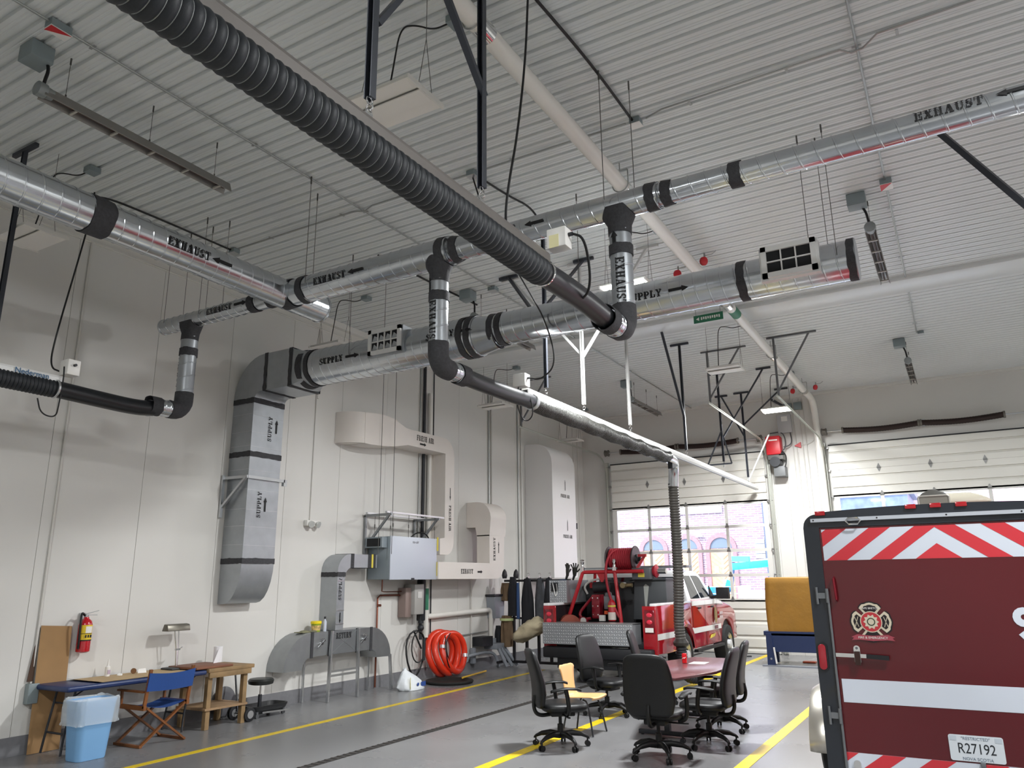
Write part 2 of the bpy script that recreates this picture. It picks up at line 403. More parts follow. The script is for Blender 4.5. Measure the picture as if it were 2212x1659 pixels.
for i in range(-8, 13):
    x = -.917 + .721 * i
    if not XL + .1 < x < XR: continue
    for j in range(-20, 94):
        if j % 3 == 1 or (i * 7 + j * 5) % 11 == 0: continue
        yy = 4.522 + P * j + .04
        if YB < yy < YD: m.lathe([(-.006, .009), (0, .009)], (x, yy, ZC + .012), (0, 0, 1), 6)
m.build('liner_screws', SCREW, ce)['kind'] = 'stuff'
struct(MB().box(XL, XR, 11.97, 12.57, 5.935, 6.01).build('trim_3', CEILM, bevel=.012))
struct(MB().box(XL, XR, YD - .06, YD, 5.94, 6.01).build('trim_4', TRIMW))

# sectional doors: ribbed solid sections below and above four rows of panes
DOORM = mat('door_section_white', 'dcdad2', .42)
FRAME = mat('door_window_frame', 'd6d5d0', .38)
HINGE = mat('grey_hinge_plate', '8c8c8a', .4, .5)
GLASS = bpy.data.materials.new('clear_glass'); GLASS.use_nodes = True
nt = GLASS.node_tree; nt.nodes.clear()
o_ = nt.nodes.new('ShaderNodeOutputMaterial'); mx = nt.nodes.new('ShaderNodeMixShader'); tr = nt.nodes.new('ShaderNodeBsdfTransparent')
gl = nt.nodes.new('ShaderNodeBsdfGlossy'); gl.inputs['Roughness'].default_value = .02; fr = nt.nodes.new('ShaderNodeFresnel'); fr.inputs['IOR'].default_value = 1.45
tr.inputs['Color'].default_value = (.93, .95, .96, 1)
nt.links.new(fr.outputs[0], mx.inputs[0]); nt.links.new(tr.outputs[0], mx.inputs[1]); nt.links.new(gl.outputs[0], mx.inputs[2]); nt.links.new(mx.outputs[0], o_.inputs[0])
def section(x0, x1, z0, z1, ribs, root):
    """one ribbed section: the face steps back at each rib"""
    p = [(0, z0)]
    for a, b in sorted(ribs):
        p += [(0, a), (.035, a + (b - a) * .75), (.035, b - .004), (0, b)]
    p += [(0, z1), (.05, z1), (.05, z0)]
    return MB().prism([(q[0], q[1]) for q in p], (x0, 18.9, 0), (0, 1, 0), (0, 0, 1), (x1 - x0, 0, 0)).build('door_section', DOORM, root, flat=True)
def hall_door(name, d, hinge=True):
    x0, x1 = d[0] - .07, d[1] + .07
    r = sroot(name, ((x0 + x1) / 2, 18.92, 0))
    section(x0, x1, .012, .60, [(.06, .15), (.33, .42)], r); section(x0, x1, .604, 1.2, [(.66, .75), (.92, 1.01)], r)
    section(x0, x1, 3.49, 4.09, [(3.65, 3.70), (3.90, 3.95)], r); section(x0, x1, 4.094, 4.67, [(4.22, 4.27), (4.48, 4.53)], r)
    MB().box(x0, x1, 18.9, 18.95, 0, .014).build('bottom_seal', BLACKR, r)
    MB().box(x0, x1, 18.87, 18.97, 4.672, 4.695).build('top_seal', BLACKR, r)
    zs = [1.2, 1.775, 2.355, 2.925, 3.49]
    xs = [x0 + .06] + [x0 + 1.01 + i * (x1 - x0 - 2.02) / 2 for i in range(3)] + [x1 - .06]
    m = MB()
    for z in zs: m.box(x0, x1, 18.9, 18.945, z - .035, z + .035)
    for i, x in enumerate(xs): m.box(x - (.06 if i in (0, 4) else .035), x + (.06 if i in (0, 4) else .035), 18.902, 18.943, 1.2, 3.49)
    m.build('window_frame', FRAME, r, flat=True)
    for i in range(4):
        for j in range(4):
            MB().box(xs[i] + .02, xs[i + 1] - .02, 18.918, 18.926, zs[j] + .02, zs[j + 1] - .02).build('pane', GLASS, r, flat=True)
    for z in (.602, 1.2, 1.775, 2.355, 2.925, 3.49, 4.092):
        for x in xs[1:4]:
            h = MB(); up = .1
            if z in (.602, 4.092): h.prism([(-.045, 0), (0, -.1), (.045, 0), (0, .1)], (x, 18.899, z), (1, 0, 0), (0, 0, 1), (0, -.008, 0))
            else: h.prism([(-.05, 0), (.05, 0), (.012, .1), (-.012, .1)], (x, 18.899, z - .02), (1, 0, 0), (0, 0, 1), (0, -.01, 0))
            h.cyl((x - .035, 18.885, z), (x + .035, 18.885, z), .012, n=8)
            h.build('hinge', HINGE, r)
    for s, x in ((-1, x0), (1, x1)):
        for z in (.05, .602, 1.2, 1.775, 2.355, 2.925, 3.49, 4.092, 4.62):
            MB().box(x - .02 + s * .02, x + .02 + s * .02, 18.86, 18.905, z - .02, z + .02).cyl((x, 18.87, z), (x + s * .13, 18.87, z), .008, n=6).build('roller_bracket', HINGE, r)
    return r
d1 = hall_door('door_1', D1); d2 = hall_door('door_2', D2); d3 = hall_door('door_3', D3)

# tracks, shafts and springs of the two doors in view
TRACK = mat('zinc_door_track', 'bfc0b8', .35, .6)
def door_gear(d, zt, ylen):
    x0, x1 = d[0] - .16, d[1] + .16
    for s, x in ((-1, x0), (1, x1)):
        path = [(x, 18.84, .02), (x, 18.84, zt - .62)] + [(x, 18.84 - .55 * (1 - math.cos(a)), zt - .62 + .55 * math.sin(a)) for a in (R(t) for t in range(15, 90, 15))] + [(x, 18.2, zt - .05), (x, 18.84 - ylen, zt)]
        m = MB()
        for a, b in zip(path, path[1:]):
            t = (Vector(b) - Vector(a)); up = (1, 0, 0)
            m.bar(a, b, .055, .006, up); m.bar(Vector(a) + Vector((.0, 0, 0)), b, .006, .045, up)
        r = thing('door_track', ('zinc overhead door track curving up at the %s side of the %s bay door' % ('left' if s < 0 else 'right', 'left' if d is D1 else 'right')), 'track', (x, 18.84, 0), 'overhead door tracks')
        m.build('rail', TRACK, r, flat=True)
        b = MB(); b.box(x - s * .02, x + s * .06, 18.87, 18.968, .02, 4.75); b.build('jamb_angle', TRACK, r, flat=True)
        if not (s > 0 and d is D2 and False):
            h = MB(); yb = 18.84 - ylen + .12
            for xx in (x, x + .42 * (1 if s > 0 else 1)):
                pass
            h.bar((x, yb, zt), (x, yb, 5.985), .035, .035); h.bar((x, yb, zt + .1), (x + .62, yb + .02, 5.985), .03, .03); h.bar((x - .12, yb, 5.985), (x + .75, yb, 5.985), .035, .03)
            h.build('perforated_hanger', mat('perforated_angle', '6f7072', .5, .4), r, flat=True)
    return x0, x1
door_gear(D1, 4.95, 4.75); door_gear(D2, 4.86, 5.0)
SPRING = mat('oiled_spring_steel', '332724', .45, .5)
def torsion(d, label):
    x0, x1 = d[0] - .2, d[1] + .15; z = 4.985; y = 18.76
    r = thing('torsion_spring_shaft', label, 'spring', ((x0 + x1) / 2, y, z))
    MB().cyl((x0, y, z), (x1, y, z), .016, n=10).build('shaft', ZINC, r)
    for x in (x0 + .1, x1 - .1):
        MB().lathe([(-.06, .075), (-.05, .09), (-.02, .075), (.02, .075), (.05, .09), (.06, .075)], (x, y, z), (1, 0, 0), 20).build('cable_drum', mat('drum_casting', '77736c', .5, .6), r)
    L = x1 - x0
    for a, b in ((x0 + .5, x0 + .5 + L * .375), (x1 - .62 - L * .375, x1 - .62)):
        m = MB(); pts = []
        n = 60
        for i in range(n + 1):
            t = i / n; pts.append((a + (b - a) * t, y, z - .045 * math.sin(PI * t)))
        m.tube(pts, [.062 + .004 * (i % 2) for i in range(n + 1)], 16); m.build('spring', SPRING, r, ang=60)
        for x in (a, b): MB().lathe([(-.02, .075), (.02, .075)], (x, y, z), (1, 0, 0), 14).build('spring_cone', mat('drum_casting', '77736c'), r)
    xm = (x0 + x1) / 2
    MB().box(xm - .05, xm + .05, y - .02, YD - .006, z - .07, z + .07).build('bearing_plate', ZINC, r)
torsion(D1, 'dark sagging torsion springs on the shaft above the left bay door')
torsion(D2, 'dark sagging torsion springs on the shaft above the right bay door')

# ------------------------------------------------------------------ street outside
BR = bpy.data.materials.new('brick_facade'); BR.use_nodes = True
nt = BR.node_tree; b = nt.nodes['Principled BSDF']; b.inputs['Roughness'].default_value = .85
tc = nt.nodes.new('ShaderNodeTexCoord'); mp = nt.nodes.new('ShaderNodeMapping'); mp.inputs['Rotation'].default_value = (R(90), 0, 0)
bk = nt.nodes.new('ShaderNodeTexBrick'); bk.inputs['Scale'].default_value = 1.0; bk.inputs['Brick Width'].default_value = .42; bk.inputs['Row Height'].default_value = .14
bk.inputs['Mortar Size'].default_value = .018; bk.inputs['Color1'].default_value = lin('a58a94'); bk.inputs['Color2'].default_value = lin('8c7a88'); bk.inputs['Mortar'].default_value = lin('c4bdc6')
nt.links.new(tc.outputs['Object'], mp.inputs['Vector']); nt.links.new(mp.outputs['Vector'], bk.inputs['Vector']); nt.links.new(bk.outputs['Color'], b.inputs['Base Color'])
STONE = mat('pale_stone', 'c7c2c6', .8); OAK = mat('varnished_door_wood', 'cda382', .5, nscale=4, namt=.12)
WIN = mat('blue_grey_window', '6b7788', .2); ARCHM = mat('arch_brick', 'a07a80', .8, nscale=9, namt=.15)  # fanlight glass in one even blue-grey
struct(MB().box(-60, 40, YD + .25, 90, -.25, -.05).build('ground', mat('sunlit_street', 'b9bac0', .9, nscale=.4, namt=.05), loc=(0, 30, -.05)))
FY = 50.0
bd = thing('brick_building', 'old brick building with three arched wooden doorways seen through the left bay door', 'building', (-14, FY, 0))
MB().box(-40, -2.2, FY, FY + 8, -.05, 11).build('wall', BR, bd, flat=True)
MB().box(-18.2, -13.3, FY - .1, FY + .1, 5.85, 6.35).build('stone_band', STONE, bd, flat=True)
for cx in (-18.1, -15.8, -13.55):
    m = MB(); rr = []
    for q in (1.0, .72):
        rr.append([(cx + q * math.cos(R(a)), FY - .12, 3.58 + q * .95 * math.sin(R(a))) for a in range(0, 181, 10)])
    n = 19; vs = rr[0] + rr[1] + [(p[0], FY + .02, p[2]) for p in rr[0]] + [(p[0], FY + .02, p[2]) for p in rr[1]]
    fs = [(i, i + 1, n + i + 1, n + i) for i in range(n - 1)] + [(i + 1, i, 2 * n + i, 2 * n + i + 1) for i in range(n - 1)] + [(n + i, n + i + 1, 3 * n + i + 1, 3 * n + i) for i in range(n - 1)]
    m.add(vs, fs); m.box(cx - 1.0, cx - .74, FY - .12, FY, -.05, 3.58); m.box(cx + .74, cx + 1.0, FY - .12, FY, -.05, 3.58)
    ar = m.build('door_arch', ARCHM, bd)
    MB().prism([(.74 * math.cos(R(a)), .70 * math.sin(R(a))) for a in range(0, 181, 12)], (cx, FY - .03, 3.6), (1, 0, 0), (0, 0, 1), (0, .04, 0)).build('fanlight', WIN, ar)
    for s in (-1, 1):
        lf = MB().box(cx + (0 if s > 0 else -.74), cx + (.74 if s > 0 else 0), FY - .04, FY + .01, -.05, 3.55)
        for i in range(9):
            z = .5 + i * .3; lf.bar((cx + s * .08, FY - .05, z), (cx + s * .66, FY - .05, z + .5), .02, .05, (0, 1, 0))
        lf.build('wooden_door', OAK, ar, flat=True)
    MB().box(cx - .5, cx - .25, FY - .07, FY - .05, 2.05, 2.45).build('paper_notice', WHITEP, ar)
m = MB()
for i in range(4): m.box(-11.4 + .0, -10.8, FY - .06, FY, 2.9 + i * .3, 3.17 + i * .3)
m.build('window', mat('pale_shutter', 'a9b0b8', .5), bd)
MB().box(-10.75, -10.45, FY - .15, FY, -.05, 11).build('downpipe', mat('slate_blue_pipe', '5d6a80', .6), bd)
MB().box(-15.05, -14.7, FY - .25, FY, 4.35, 4.5).build('wall_lamp', mat('lamp_head', 'e8eef0', .4), bd)
# behind the right bay door: added pink block for the overexposed sky, slate house
bp = thing('pink_sky_block', 'pale pink block for the overexposed sky above the trailer in the right bay door', 'building', (6, FY - 6, 0))
MB().box(.6, 26, FY - 8, FY, -.05, 12).build('wall', mat('pink_sky_tint', 'e6b4c6', .8, nscale=2, namt=.04), bp, flat=True)
m = MB(); m.box(-6.2, -1.6, FY - 14, FY - 9, 5.2, 5.4); m.prism([(0, 0), (4.4, 0), (3.6, 3.4), (.8, 3.4)], (-6.1, FY - 14, 5.4), (1, 0, 0), (0, 0, 1), (0, 5, 0))
m.box(-6, -1.8, FY - 13.8, FY - 9.2, -.05, 5.2)
tag(m.build('slate_roof_house', mat('slate_blue_roof', '7684a0', .5, nscale=3, namt=.3), flat=True), 'slate blue roofed house seen low in the right bay door panes', 'building')
m = MB(); m.box(-9.4, 3, 37, 37.5, -.05, 1.15); m.box(-9.4, -8.9, 37, 37.4, 1.15, 1.35)
tag(m.build('low_wall', mat('sunlit_concrete', 'd5d9e2', .85, nscale=1.2, namt=.04), flat=True), 'pale sunlit concrete wall across the street', 'wall')
# blue boom lift parked in the street
BLUE = mat('boom_lift_blue', '1d9fd6', .35, coat=.3)
bl = thing('boom_lift', 'bright blue boom lift parked outside the left bay door', 'boom lift', (-8.3, 30, -.05))
MB().bar((-7.75, 30, 2.13), (-5.7, 30, 2.28), .22, .26).build('boom', BLUE, bl, bevel=.01)
MB().bar((-6.9, 30, 2.31), (-5.7, 30, 2.41), .2, .12).build('boom_cover', mat('boom_white', 'eef0f2', .4), bl)
MB().bar((-7.75, 30, 2.42), (-7.1, 30, 2.40), .25, .2).build('hydraulic_cover', mat('boom_turquoise', '57d6d8', .5), bl)
MB().bar((-8.35, 30, .35), (-7.9, 30, 1.62), .16, .2, (1, 0, 0)).build('lower_arm', BLUE, bl)
MB().bar((-7.75, 30.1, 2.3), (-7.9, 30.1, 1.2), .14, .12, (1, 0, 0)).build('knuckle', mat('boom_dark', '2c4f78', .5), bl)
m = MB(); m.box(-9.4, -7.6, 29.5, 30.6, .32, .75); m.box(-9.0, -8.5, 29.6, 30.4, .75, 1.4); m.build('chassis', BLUE, bl, bevel=.03)
m = MB()
for x in (-9.6, -8.8, -8.0):
    for z in (.9, 1.15, 1.4): m.bar((x, 29.4, z), (x + .6, 29.4, z), .025, .025)
    m.bar((x, 29.4, .7), (x, 29.4, 1.4), .025, .025)
m.build('basket_rails', mat('grey_rail', 'c9d2da', .4), bl)
for x in (-9.2, -7.8):
    for y in (29.45, 30.65): MB().cyl((x, y - .1, .3), (x, y + .1, .3), .35, n=20).build('wheel', BLACKR, bl)

# ================================================================== galvanised exhaust ductwork
EY, EZ = 5.5, 4.75
ed = thing('exhaust_duct', 'long galvanised spiral exhaust duct crossing the hall under the ceiling, stepping down in width', 'duct', (-2, EY, EZ - .15))
spiral(MB(), (-5.72, EY, EZ), (-3.84, EY, EZ), .14).build('wide_section', GALV, ed)
spiral(MB(), (-3.84, EY, EZ), (-1.77, EY, EZ), .110).build('middle_section', GALV, ed)
spiral(MB(), (-1.77, EY, EZ), (3.0, EY, EZ), .093).build('narrow_section', GALV, ed)
for i, (a, b, r, r1) in enumerate([(-6.03, -5.90, .163, .152), (-5.76, -5.68, .146, .146), (-3.95, -3.87, .146, .142), (-3.80, -3.73, .13, .114), (-1.87, -1.79, .116, .112), (-1.74, -1.66, .104, .097), (-1.19, -1.10, .098, .098)]):
    band(MB(), (a, EY, EZ), (b, EY, EZ), r, r1, seed=i).build('sealant_band', SEAL, ed)
MB().cyl((-5.92, EY, EZ), (-5.7, EY, EZ), .142, n=36).build('collar', GALV, ed)
def duct_text(name, parts, parent, fn, h, wid=.78):
    for txt, off in parts:
        m = MB(); stencil(m, txt, h, (lambda a, b, o=off: fn(a + o, b)), wid=1.75 if txt in '<>' else wid)
        m.build('stencil_arrow' if txt in '<>' else name, PAINTK, parent, flat=True)
duct_text('stencil_lettering', [('EXHAUST', 0), ('<', .47)], ed, on_xduct(-5.49, EY, EZ, .144, R(-20)), .078)
duct_text('stencil_lettering', [('EXHAUST', 0), ('<', .52)], ed, on_xduct(-3.50, EY, EZ, .114, R(-20)), .072, .82)
duct_text('stencil_lettering', [('EXHAUST', 0), ('<', .48)], ed, on_xduct(.10, EY, EZ, .097, R(-8)), .072, .8)
MX = -6.03
mdct = thing('exhaust_main_duct', 'wide galvanised exhaust main running along the left wall into the cross duct', 'duct', (MX, 3, EZ - .17))
spiral(MB(), (MX, -2.5, EZ), (MX, 3.30, EZ), .165, .14).build('near_section', GALV, mdct)
spiral(MB(), (MX, 3.36, EZ), (MX, 6.03, EZ), .158, .14).build('far_section', GALV, mdct)
band(MB(), (MX, 3.24, EZ), (MX, 3.43, EZ), .170, .165, seed=11).build('sealant_band', SEAL, mdct)
MB().lathe([(0, .162), (.012, .168), (.03, .162)], (MX, 6.0, EZ), (0, 1, 0), 36).build('end_cap', GALV, mdct)
on_yduct = lambda y0, xc, zc, r, phi0: (lambda a, b: Vector((xc + (r + .004) * math.cos(phi0 + b / r), y0 + a, zc + (r + .004) * math.sin(phi0 + b / r))))
duct_text('stencil_lettering', [('EXHAUST', 0), ('<', .48)], mdct, on_yduct(3.93, MX, EZ, .163, R(-20)), .085, .74)
sd = thing('exhaust_branch_duct', 'short narrow galvanised exhaust duct near the left wall with a capped end', 'duct', (-7.2, EY, EZ - .1))
spiral(MB(), (-8.1, EY, EZ), (-6.42, EY, EZ), .093, .12).build('spiral_section', GALV, sd)
MB().cyl((-6.42, EY, EZ), (-6.10, EY, EZ), .096, n=32).build('collar', GALV, sd)
for i, (a, b) in enumerate([(-6.56, -6.46), (-6.28, -6.17)]): band(MB(), (a, EY, EZ), (b, EY, EZ), .098, seed=20 + i).build('sealant_band', SEAL, sd)
MB().lathe([(0, .092), (.004, .098), (.02, .098), (.024, .093)], (-8.115, EY, EZ), (1, 0, 0), 30).build('end_cap', GALV, sd)
duct_text('stencil_lettering', [('EXHAUST', 0), ('>', .46)], sd, on_xduct(-7.22, EY, EZ, .096, R(-22)), .075, .78)

def elbow_pts(c, rb, d0, d1, n=6):
    """quarter bend starting along -Z and leaving along the horizontal d1"""
    c = Vector(c); d1 = Vector(d1)
    return [c + d1 * (rb * (1 - math.cos(PI / 2 * i / n))) + Vector((0, 0, -rb * math.sin(PI / 2 * i / n))) for i in range(n + 1)]
def drop(name, label, x, r, ztop, dirn, up, textfn):
    """vertical exhaust drop: saddle, spiral pipe, taped elbow and spiral spout"""
    d = Vector((0, dirn, 0)); zb = 3.63; rb = .135
    t = thing(name, label, 'duct', (x, EY, zb - .1), 'exhaust drops from the cross duct')
    spiral(MB(), (x, EY, ztop), (x, EY, zb + rb + .02), r, .16, 32).build('drop_pipe', GALVD, t)
    m = MB(); vs = []; n = 32
    R0 = .14 if x < -3.9 and x > -6 else .11 if x > -3 else .094
    for i, (k, zz) in enumerate(((1.5, 0), (1.32, .05), (1.08, .10), (1.06, .19))):
        ring = []
        for j in range(n):
            an = 2 * PI * j / n; px, py = math.cos(an) * r * k, math.sin(an) * r * k
            zs = EZ - math.sqrt(max(.0004, (R0 + .006) ** 2 - min(abs(py), R0) ** 2)) if i < 2 else ztop - zz + .02
            if i == 1: zs = (zs + EZ - R0 - .05) / 2
            ring.append((x + px + .012 * noise.noise((an, i, x)), EY + max(-R0 - .006, min(R0 + .006, py)), zs))
        vs.append(ring)
    m.loft(vs, caps=False); m.build('saddle_sealant', SEAL, t)
    band(MB(), (x, EY, ztop - .36), (x, EY, ztop - .27), r + .004, seed=x).build('sealant_band', SEAL, t)
    P = [(x, EY, zb + rb + .09)] + [tuple(p) for p in elbow_pts((x, EY, zb + rb), rb, None, d)] + [(x, EY + dirn * (rb + .05), zb)]
    m = MB(); m.tube(P, r + .009, 32)
    m.v = [tuple(Vector(v) + noise.noise_vector(Vector(v) * 14) * .006) for v in m.v]
    m.build('taped_elbow', SEAL, t)
    spiral(MB(), (x, EY + dirn * (rb + .04), zb), (x, EY + dirn * .36, zb), r, .06, 32).build('spout', GALV, t)
    band(MB(), (x, EY + dirn * .31, zb), (x, EY + dirn * .44, zb), r + .008, seed=x + 4).build('sealant_band', SEAL, t)
    textfn(t); return t
def vtext(x, r, z0, ang, updown, txt, h, arrow_z):
    """vertical lettering on a round drop; ang is measured from -Y towards +X"""
    def f(t):
        m = MB()
        if updown < 0: fn = lambda a, b: Vector((x + (r + .005) * math.sin(ang + b / r), EY - (r + .005) * math.cos(ang + b / r), z0 - a))
        else: fn = lambda a, b: Vector((x + (r + .005) * math.sin(ang - b / r), EY - (r + .005) * math.cos(ang - b / r), z0 + a))
        stencil(m, txt, h, fn, wid=.8); m.build('stencil_lettering', PAINTK, t, flat=True); m = MB()
        fa = lambda a, b: Vector((x + (r + .006) * math.sin(ang - .45 - b / r + (0 if updown > 0 else .9)), EY - (r + .006) * math.cos(ang - .45 - b / r + (0 if updown > 0 else .9)), arrow_z + a))
        stencil(m, '>', h * 1.15, fa, wid=1.3)
        m.build('stencil_arrow', PAINTK, t, flat=True)
    return f
drop('exhaust_drop', 'galvanised exhaust drop pipe feeding the nearest overhead black hose', -2.13, .092, EZ - .10, -1, 1, vtext(-2.13, .092, 4.25, R(-12), -1, 'EXHAUST', .075, 4.32))
drop('exhaust_drop', 'galvanised exhaust drop pipe feeding the grey hose towards the red pickup', -3.98, .09, EZ - .13, 1, 1, vtext(-3.98, .09, 4.25, R(-32), -1, 'EXHAUST', .078, 4.33))
drop('exhaust_drop', 'galvanised exhaust drop pipe feeding the hose by the left wall', -7.60, .094, EZ - .09, -1, 1, vtext(-7.60, .094, 3.92, R(-30), 1, 'EXHAUST', .075, 4.4))

# ------------------------------------------------------------------ extraction hoses and their rails
HOSE = mat('black_corrugated_hose', '1b1f24', .55, bump=.1, bscale=150)
HOSES = mat('smooth_black_hose', '14161a', .38)
WIRE = mat('hose_wire', 'a6a9a8', .4, .4)
HOSEG = mat('grey_coated_hose', '3b3b38', .28, .25, nscale=60, namt=.35, bump=.4, bscale=120)
def corrugated(path, r, pitch, depth, n=28, m_=None, droop=None):
    """scalloped hose along a polyline; returns mesh builder and the valley points"""
    P = [Vector(p) for p in path]; seg = [(P[i + 1] - P[i]).length for i in range(len(P) - 1)]; L = sum(seg)
    def at(s):
        for i, l in enumerate(seg):
            if s <= l or i == len(seg) - 1: return P[i].lerp(P[i + 1], s / l)
            s -= l
    k = int(L / pitch); pts = []; rs = []; val = []
    for i in range(k):
        for t, d in ((0, 0), (.18, .7), (.5, 1), (.82, .7)):
            pts.append(at((i + t) / k * L)); rs.append(r - depth + depth * d)
        val.append(at(i / k * L))
    pts.append(P[-1]); rs.append(r - depth)
    return MB().tube(pts, rs, n), val
def ring_wires(val, r, w, axis_fn, n=28):
    m = MB()
    for i, p in enumerate(val):
        d = (val[min(i + 1, len(val) - 1)] - val[max(i - 1, 0)]).normalized(); a, b = m.frame(d)
        m.tube([p + (a * math.cos(2 * PI * j / n) + b * math.sin(2 * PI * j / n)) * r for j in range(n)], w, 5, closed=True)
    return m
def sag(path, n=10):
    """smooth a polyline"""
    P = [Vector(p) for p in path]
    for _ in range(3):
        Q = [P[0]]
        for a, b in zip(P, P[1:]): Q += [a * .75 + b * .25, a * .25 + b * .75]
        Q.append(P[-1]); P = Q
    return P
h1 = thing('exhaust_hose', 'fat black corrugated exhaust hose with pale wire rings running overhead from the top left', 'hose', (-2.13, 2, 3.5))
MB().tube(sag([(-2.13, 5.12, 3.63), (-2.13, 4.7, 3.655), (-2.13, 4.25, 3.645), (-2.13, 4.02, 3.63)]), .082, 30).build('smooth_end', HOSES, h1)
mb, val = corrugated([(-2.13, 4.05, 3.63), (-2.13, 1.2, 3.625), (-2.13, -1.6, 3.62)], .092, .0478, .012, 36); mb.build('corrugated_hose', HOSE, h1, ang=70)
ring_wires(val, .0815, .0021, None, 36).build('wire_helix', WIRE, h1, ang=70)
for y in (4.09, 5.13): MB().lathe([(-.008, .086), (-.006, .092), (.006, .092), (.008, .086)], (-2.13, y, 3.635), (0, 1, 0), 30, 0, 0).build('hose_clamp', CHROME, h1)
h2 = thing('exhaust_hose', 'grey wire-ribbed exhaust hose under the far rail, hanging down beside the red pickup', 'hose', (-4.1, 10, 3.5))
MB().tube(sag([(-3.98, 5.88, 3.63), (-3.99, 6.1, 3.63), (-4.05, 6.8, 3.66), (-4.09, 7.52, 3.70)]), .083, 28).build('smooth_end', HOSES, h2)
pth = [(-4.1, 7.5, 3.70)]
for i in range(1, 25):
    t = i / 24; pth.append((-4.1, 7.5 + 4.78 * t, 3.70 - .035 * abs(math.sin(t * PI * 7)) * (.4 + t)))
mb, val = corrugated(pth, .094, .034, .007, 28); mb.build('corrugated_hose', HOSEG, h2, ang=70)
MB().lathe([(-.03, .088), (-.025, .1), (.025, .1), (.03, .088)], (-4.09, 7.5, 3.70), (0, 1, 0), 28, 0, 0).build('hose_clamp', ZINC, h2)
MB().tube(sag([(-4.1, 12.15, 3.68), (-4.12, 12.62, 3.66), (-4.2, 12.84, 3.60), (-4.24, 12.87, 3.25)]), .088, 28).build('elbow_fitting', GALV, h2)
dp = sag([(-4.24, 12.87, 3.32), (-4.24, 12.86, 2.2), (-4.25, 12.85, 1.55), (-4.29, 12.84, .95), (-4.27, 12.84, .72)])
mb, val = corrugated(dp, .091, .046, .016, 24); mb.build('drop_hose', mat('grey_rubber_hose', '4a4743', .42, bump=.1), h2, ang=60)
MB().lathe([(0, .092), (.02, .125), (.06, .13), (.09, .11), (.12, .088)], (-4.27, 12.84, .62), (0, 0, 1), 24).build('swivel_collar', mat('dark_swivel', '3b3936', .35, .4), h2)
mb, val = corrugated(sag([(-4.27, 12.84, .64), (-4.26, 12.84, .3), (-4.22, 12.92, .12), (-4.1, 13.1, .1)]), .086, .04, .012, 24); mb.build('tail_hose', BLACKR, h2, ang=60)
h3 = thing('exhaust_hose', 'black corrugated exhaust hose on the short white rail by the left wall', 'hose', (-7.63, 3, 3.45))
MB().tube(sag([(-7.6, 5.12, 3.60), (-7.61, 4.9, 3.575), (-7.63, 4.5, 3.59), (-7.65, 4.05, 3.61)]), .085, 28).build('smooth_end', HOSES, h3)
mb, val = corrugated([(-7.65, 4.08, 3.605), (-7.66, 2, 3.62), (-7.66, -1, 3.62)], .09, .036, .012, 28); mb.build('corrugated_hose', HOSE, h3, ang=70)
for y in (4.06, 5.1): MB().lathe([(-.012, .088), (-.008, .095), (.008, .095), (.012, .088)], (-7.635, y, 3.605), (0, 1, 0), 28, 0, 0).build('hose_clamp', ZINC, h3)

ALU_SHADE = mat('shaded_aluminium_rail', '716c68', .42, .25)  # nearest rail's shade is put into this darker metal colour
ALUW = mat('white_aluminium_rail', 'dcdcda', .35, .1)
def rail(label, x, y0, y1, z, m_, trolleys=()):
    """slotted suction rail: a channel profile open at the bottom with hose trolleys"""
    t = thing('suction_rail', label, 'rail', (x, (y0 + y1) / 2, z - .1))
    p = [(-.04, 0), (.04, 0), (.046, -.02), (.046, -.075), (.03, -.095), (.012, -.1), (.012, -.085), (.03, -.07), (.03, -.02), (-.03, -.02), (-.03, -.07), (-.012, -.085), (-.012, -.1), (-.03, -.095), (-.046, -.075), (-.046, -.02)]
    MB().prism(p, (x, y0, z), (1, 0, 0), (0, 0, 1), (0, y1 - y0, 0)).build('profile', m_, t, flat=True)
    MB().box(x - .008, x + .008, y0 + .02, y1 - .02, z - .093, z - .084).build('rubber_lip', BLACKR, t, flat=True)
    for y in trolleys:
        m = MB(); m.box(x - .01, x + .01, y - .02, y + .02, z - .12, z - .085); m.tube([(x + .014 * math.cos(a), y, z - .132 + .014 * math.sin(a)) for a in (2 * PI * i / 10 for i in range(10))], .003, 5, closed=True)
        m.build('hose_trolley', ZINC, t)
    return t
r1 = rail('shade-toned slotted suction rail above the nearest overhead black hose', -2.155, -1.5, 4.16, 3.80, ALU_SHADE, [3.9 - .46 * i for i in range(9)])
r2 = rail('pale slotted suction rail above the grey hose, running far towards the doors', -4.1, 7.36, 18.66, 3.83, ALUW, [8 + .55 * i for i in range(8)])
MB().prism([(0, 0), (.3, -.14), (0, -.22)], (-4.14, 12.35, 3.72), (0, 1, 0), (0, 0, 1), (.08, 0, 0)).build('stop_buffer', BLACKM, r2)
r3 = rail('short white suction rail above the hose by the left wall', -7.655, -1, 4.12, 3.74, ALUW, [3.9, 3.3, 2.7])
flat_text('rail_lettering', 'Nederman', .075, (-7.6, 3.808, 3.704), (0, 1, 0), (0, 0, 1), mat('blue_print', '2f5f86', .5), r3)
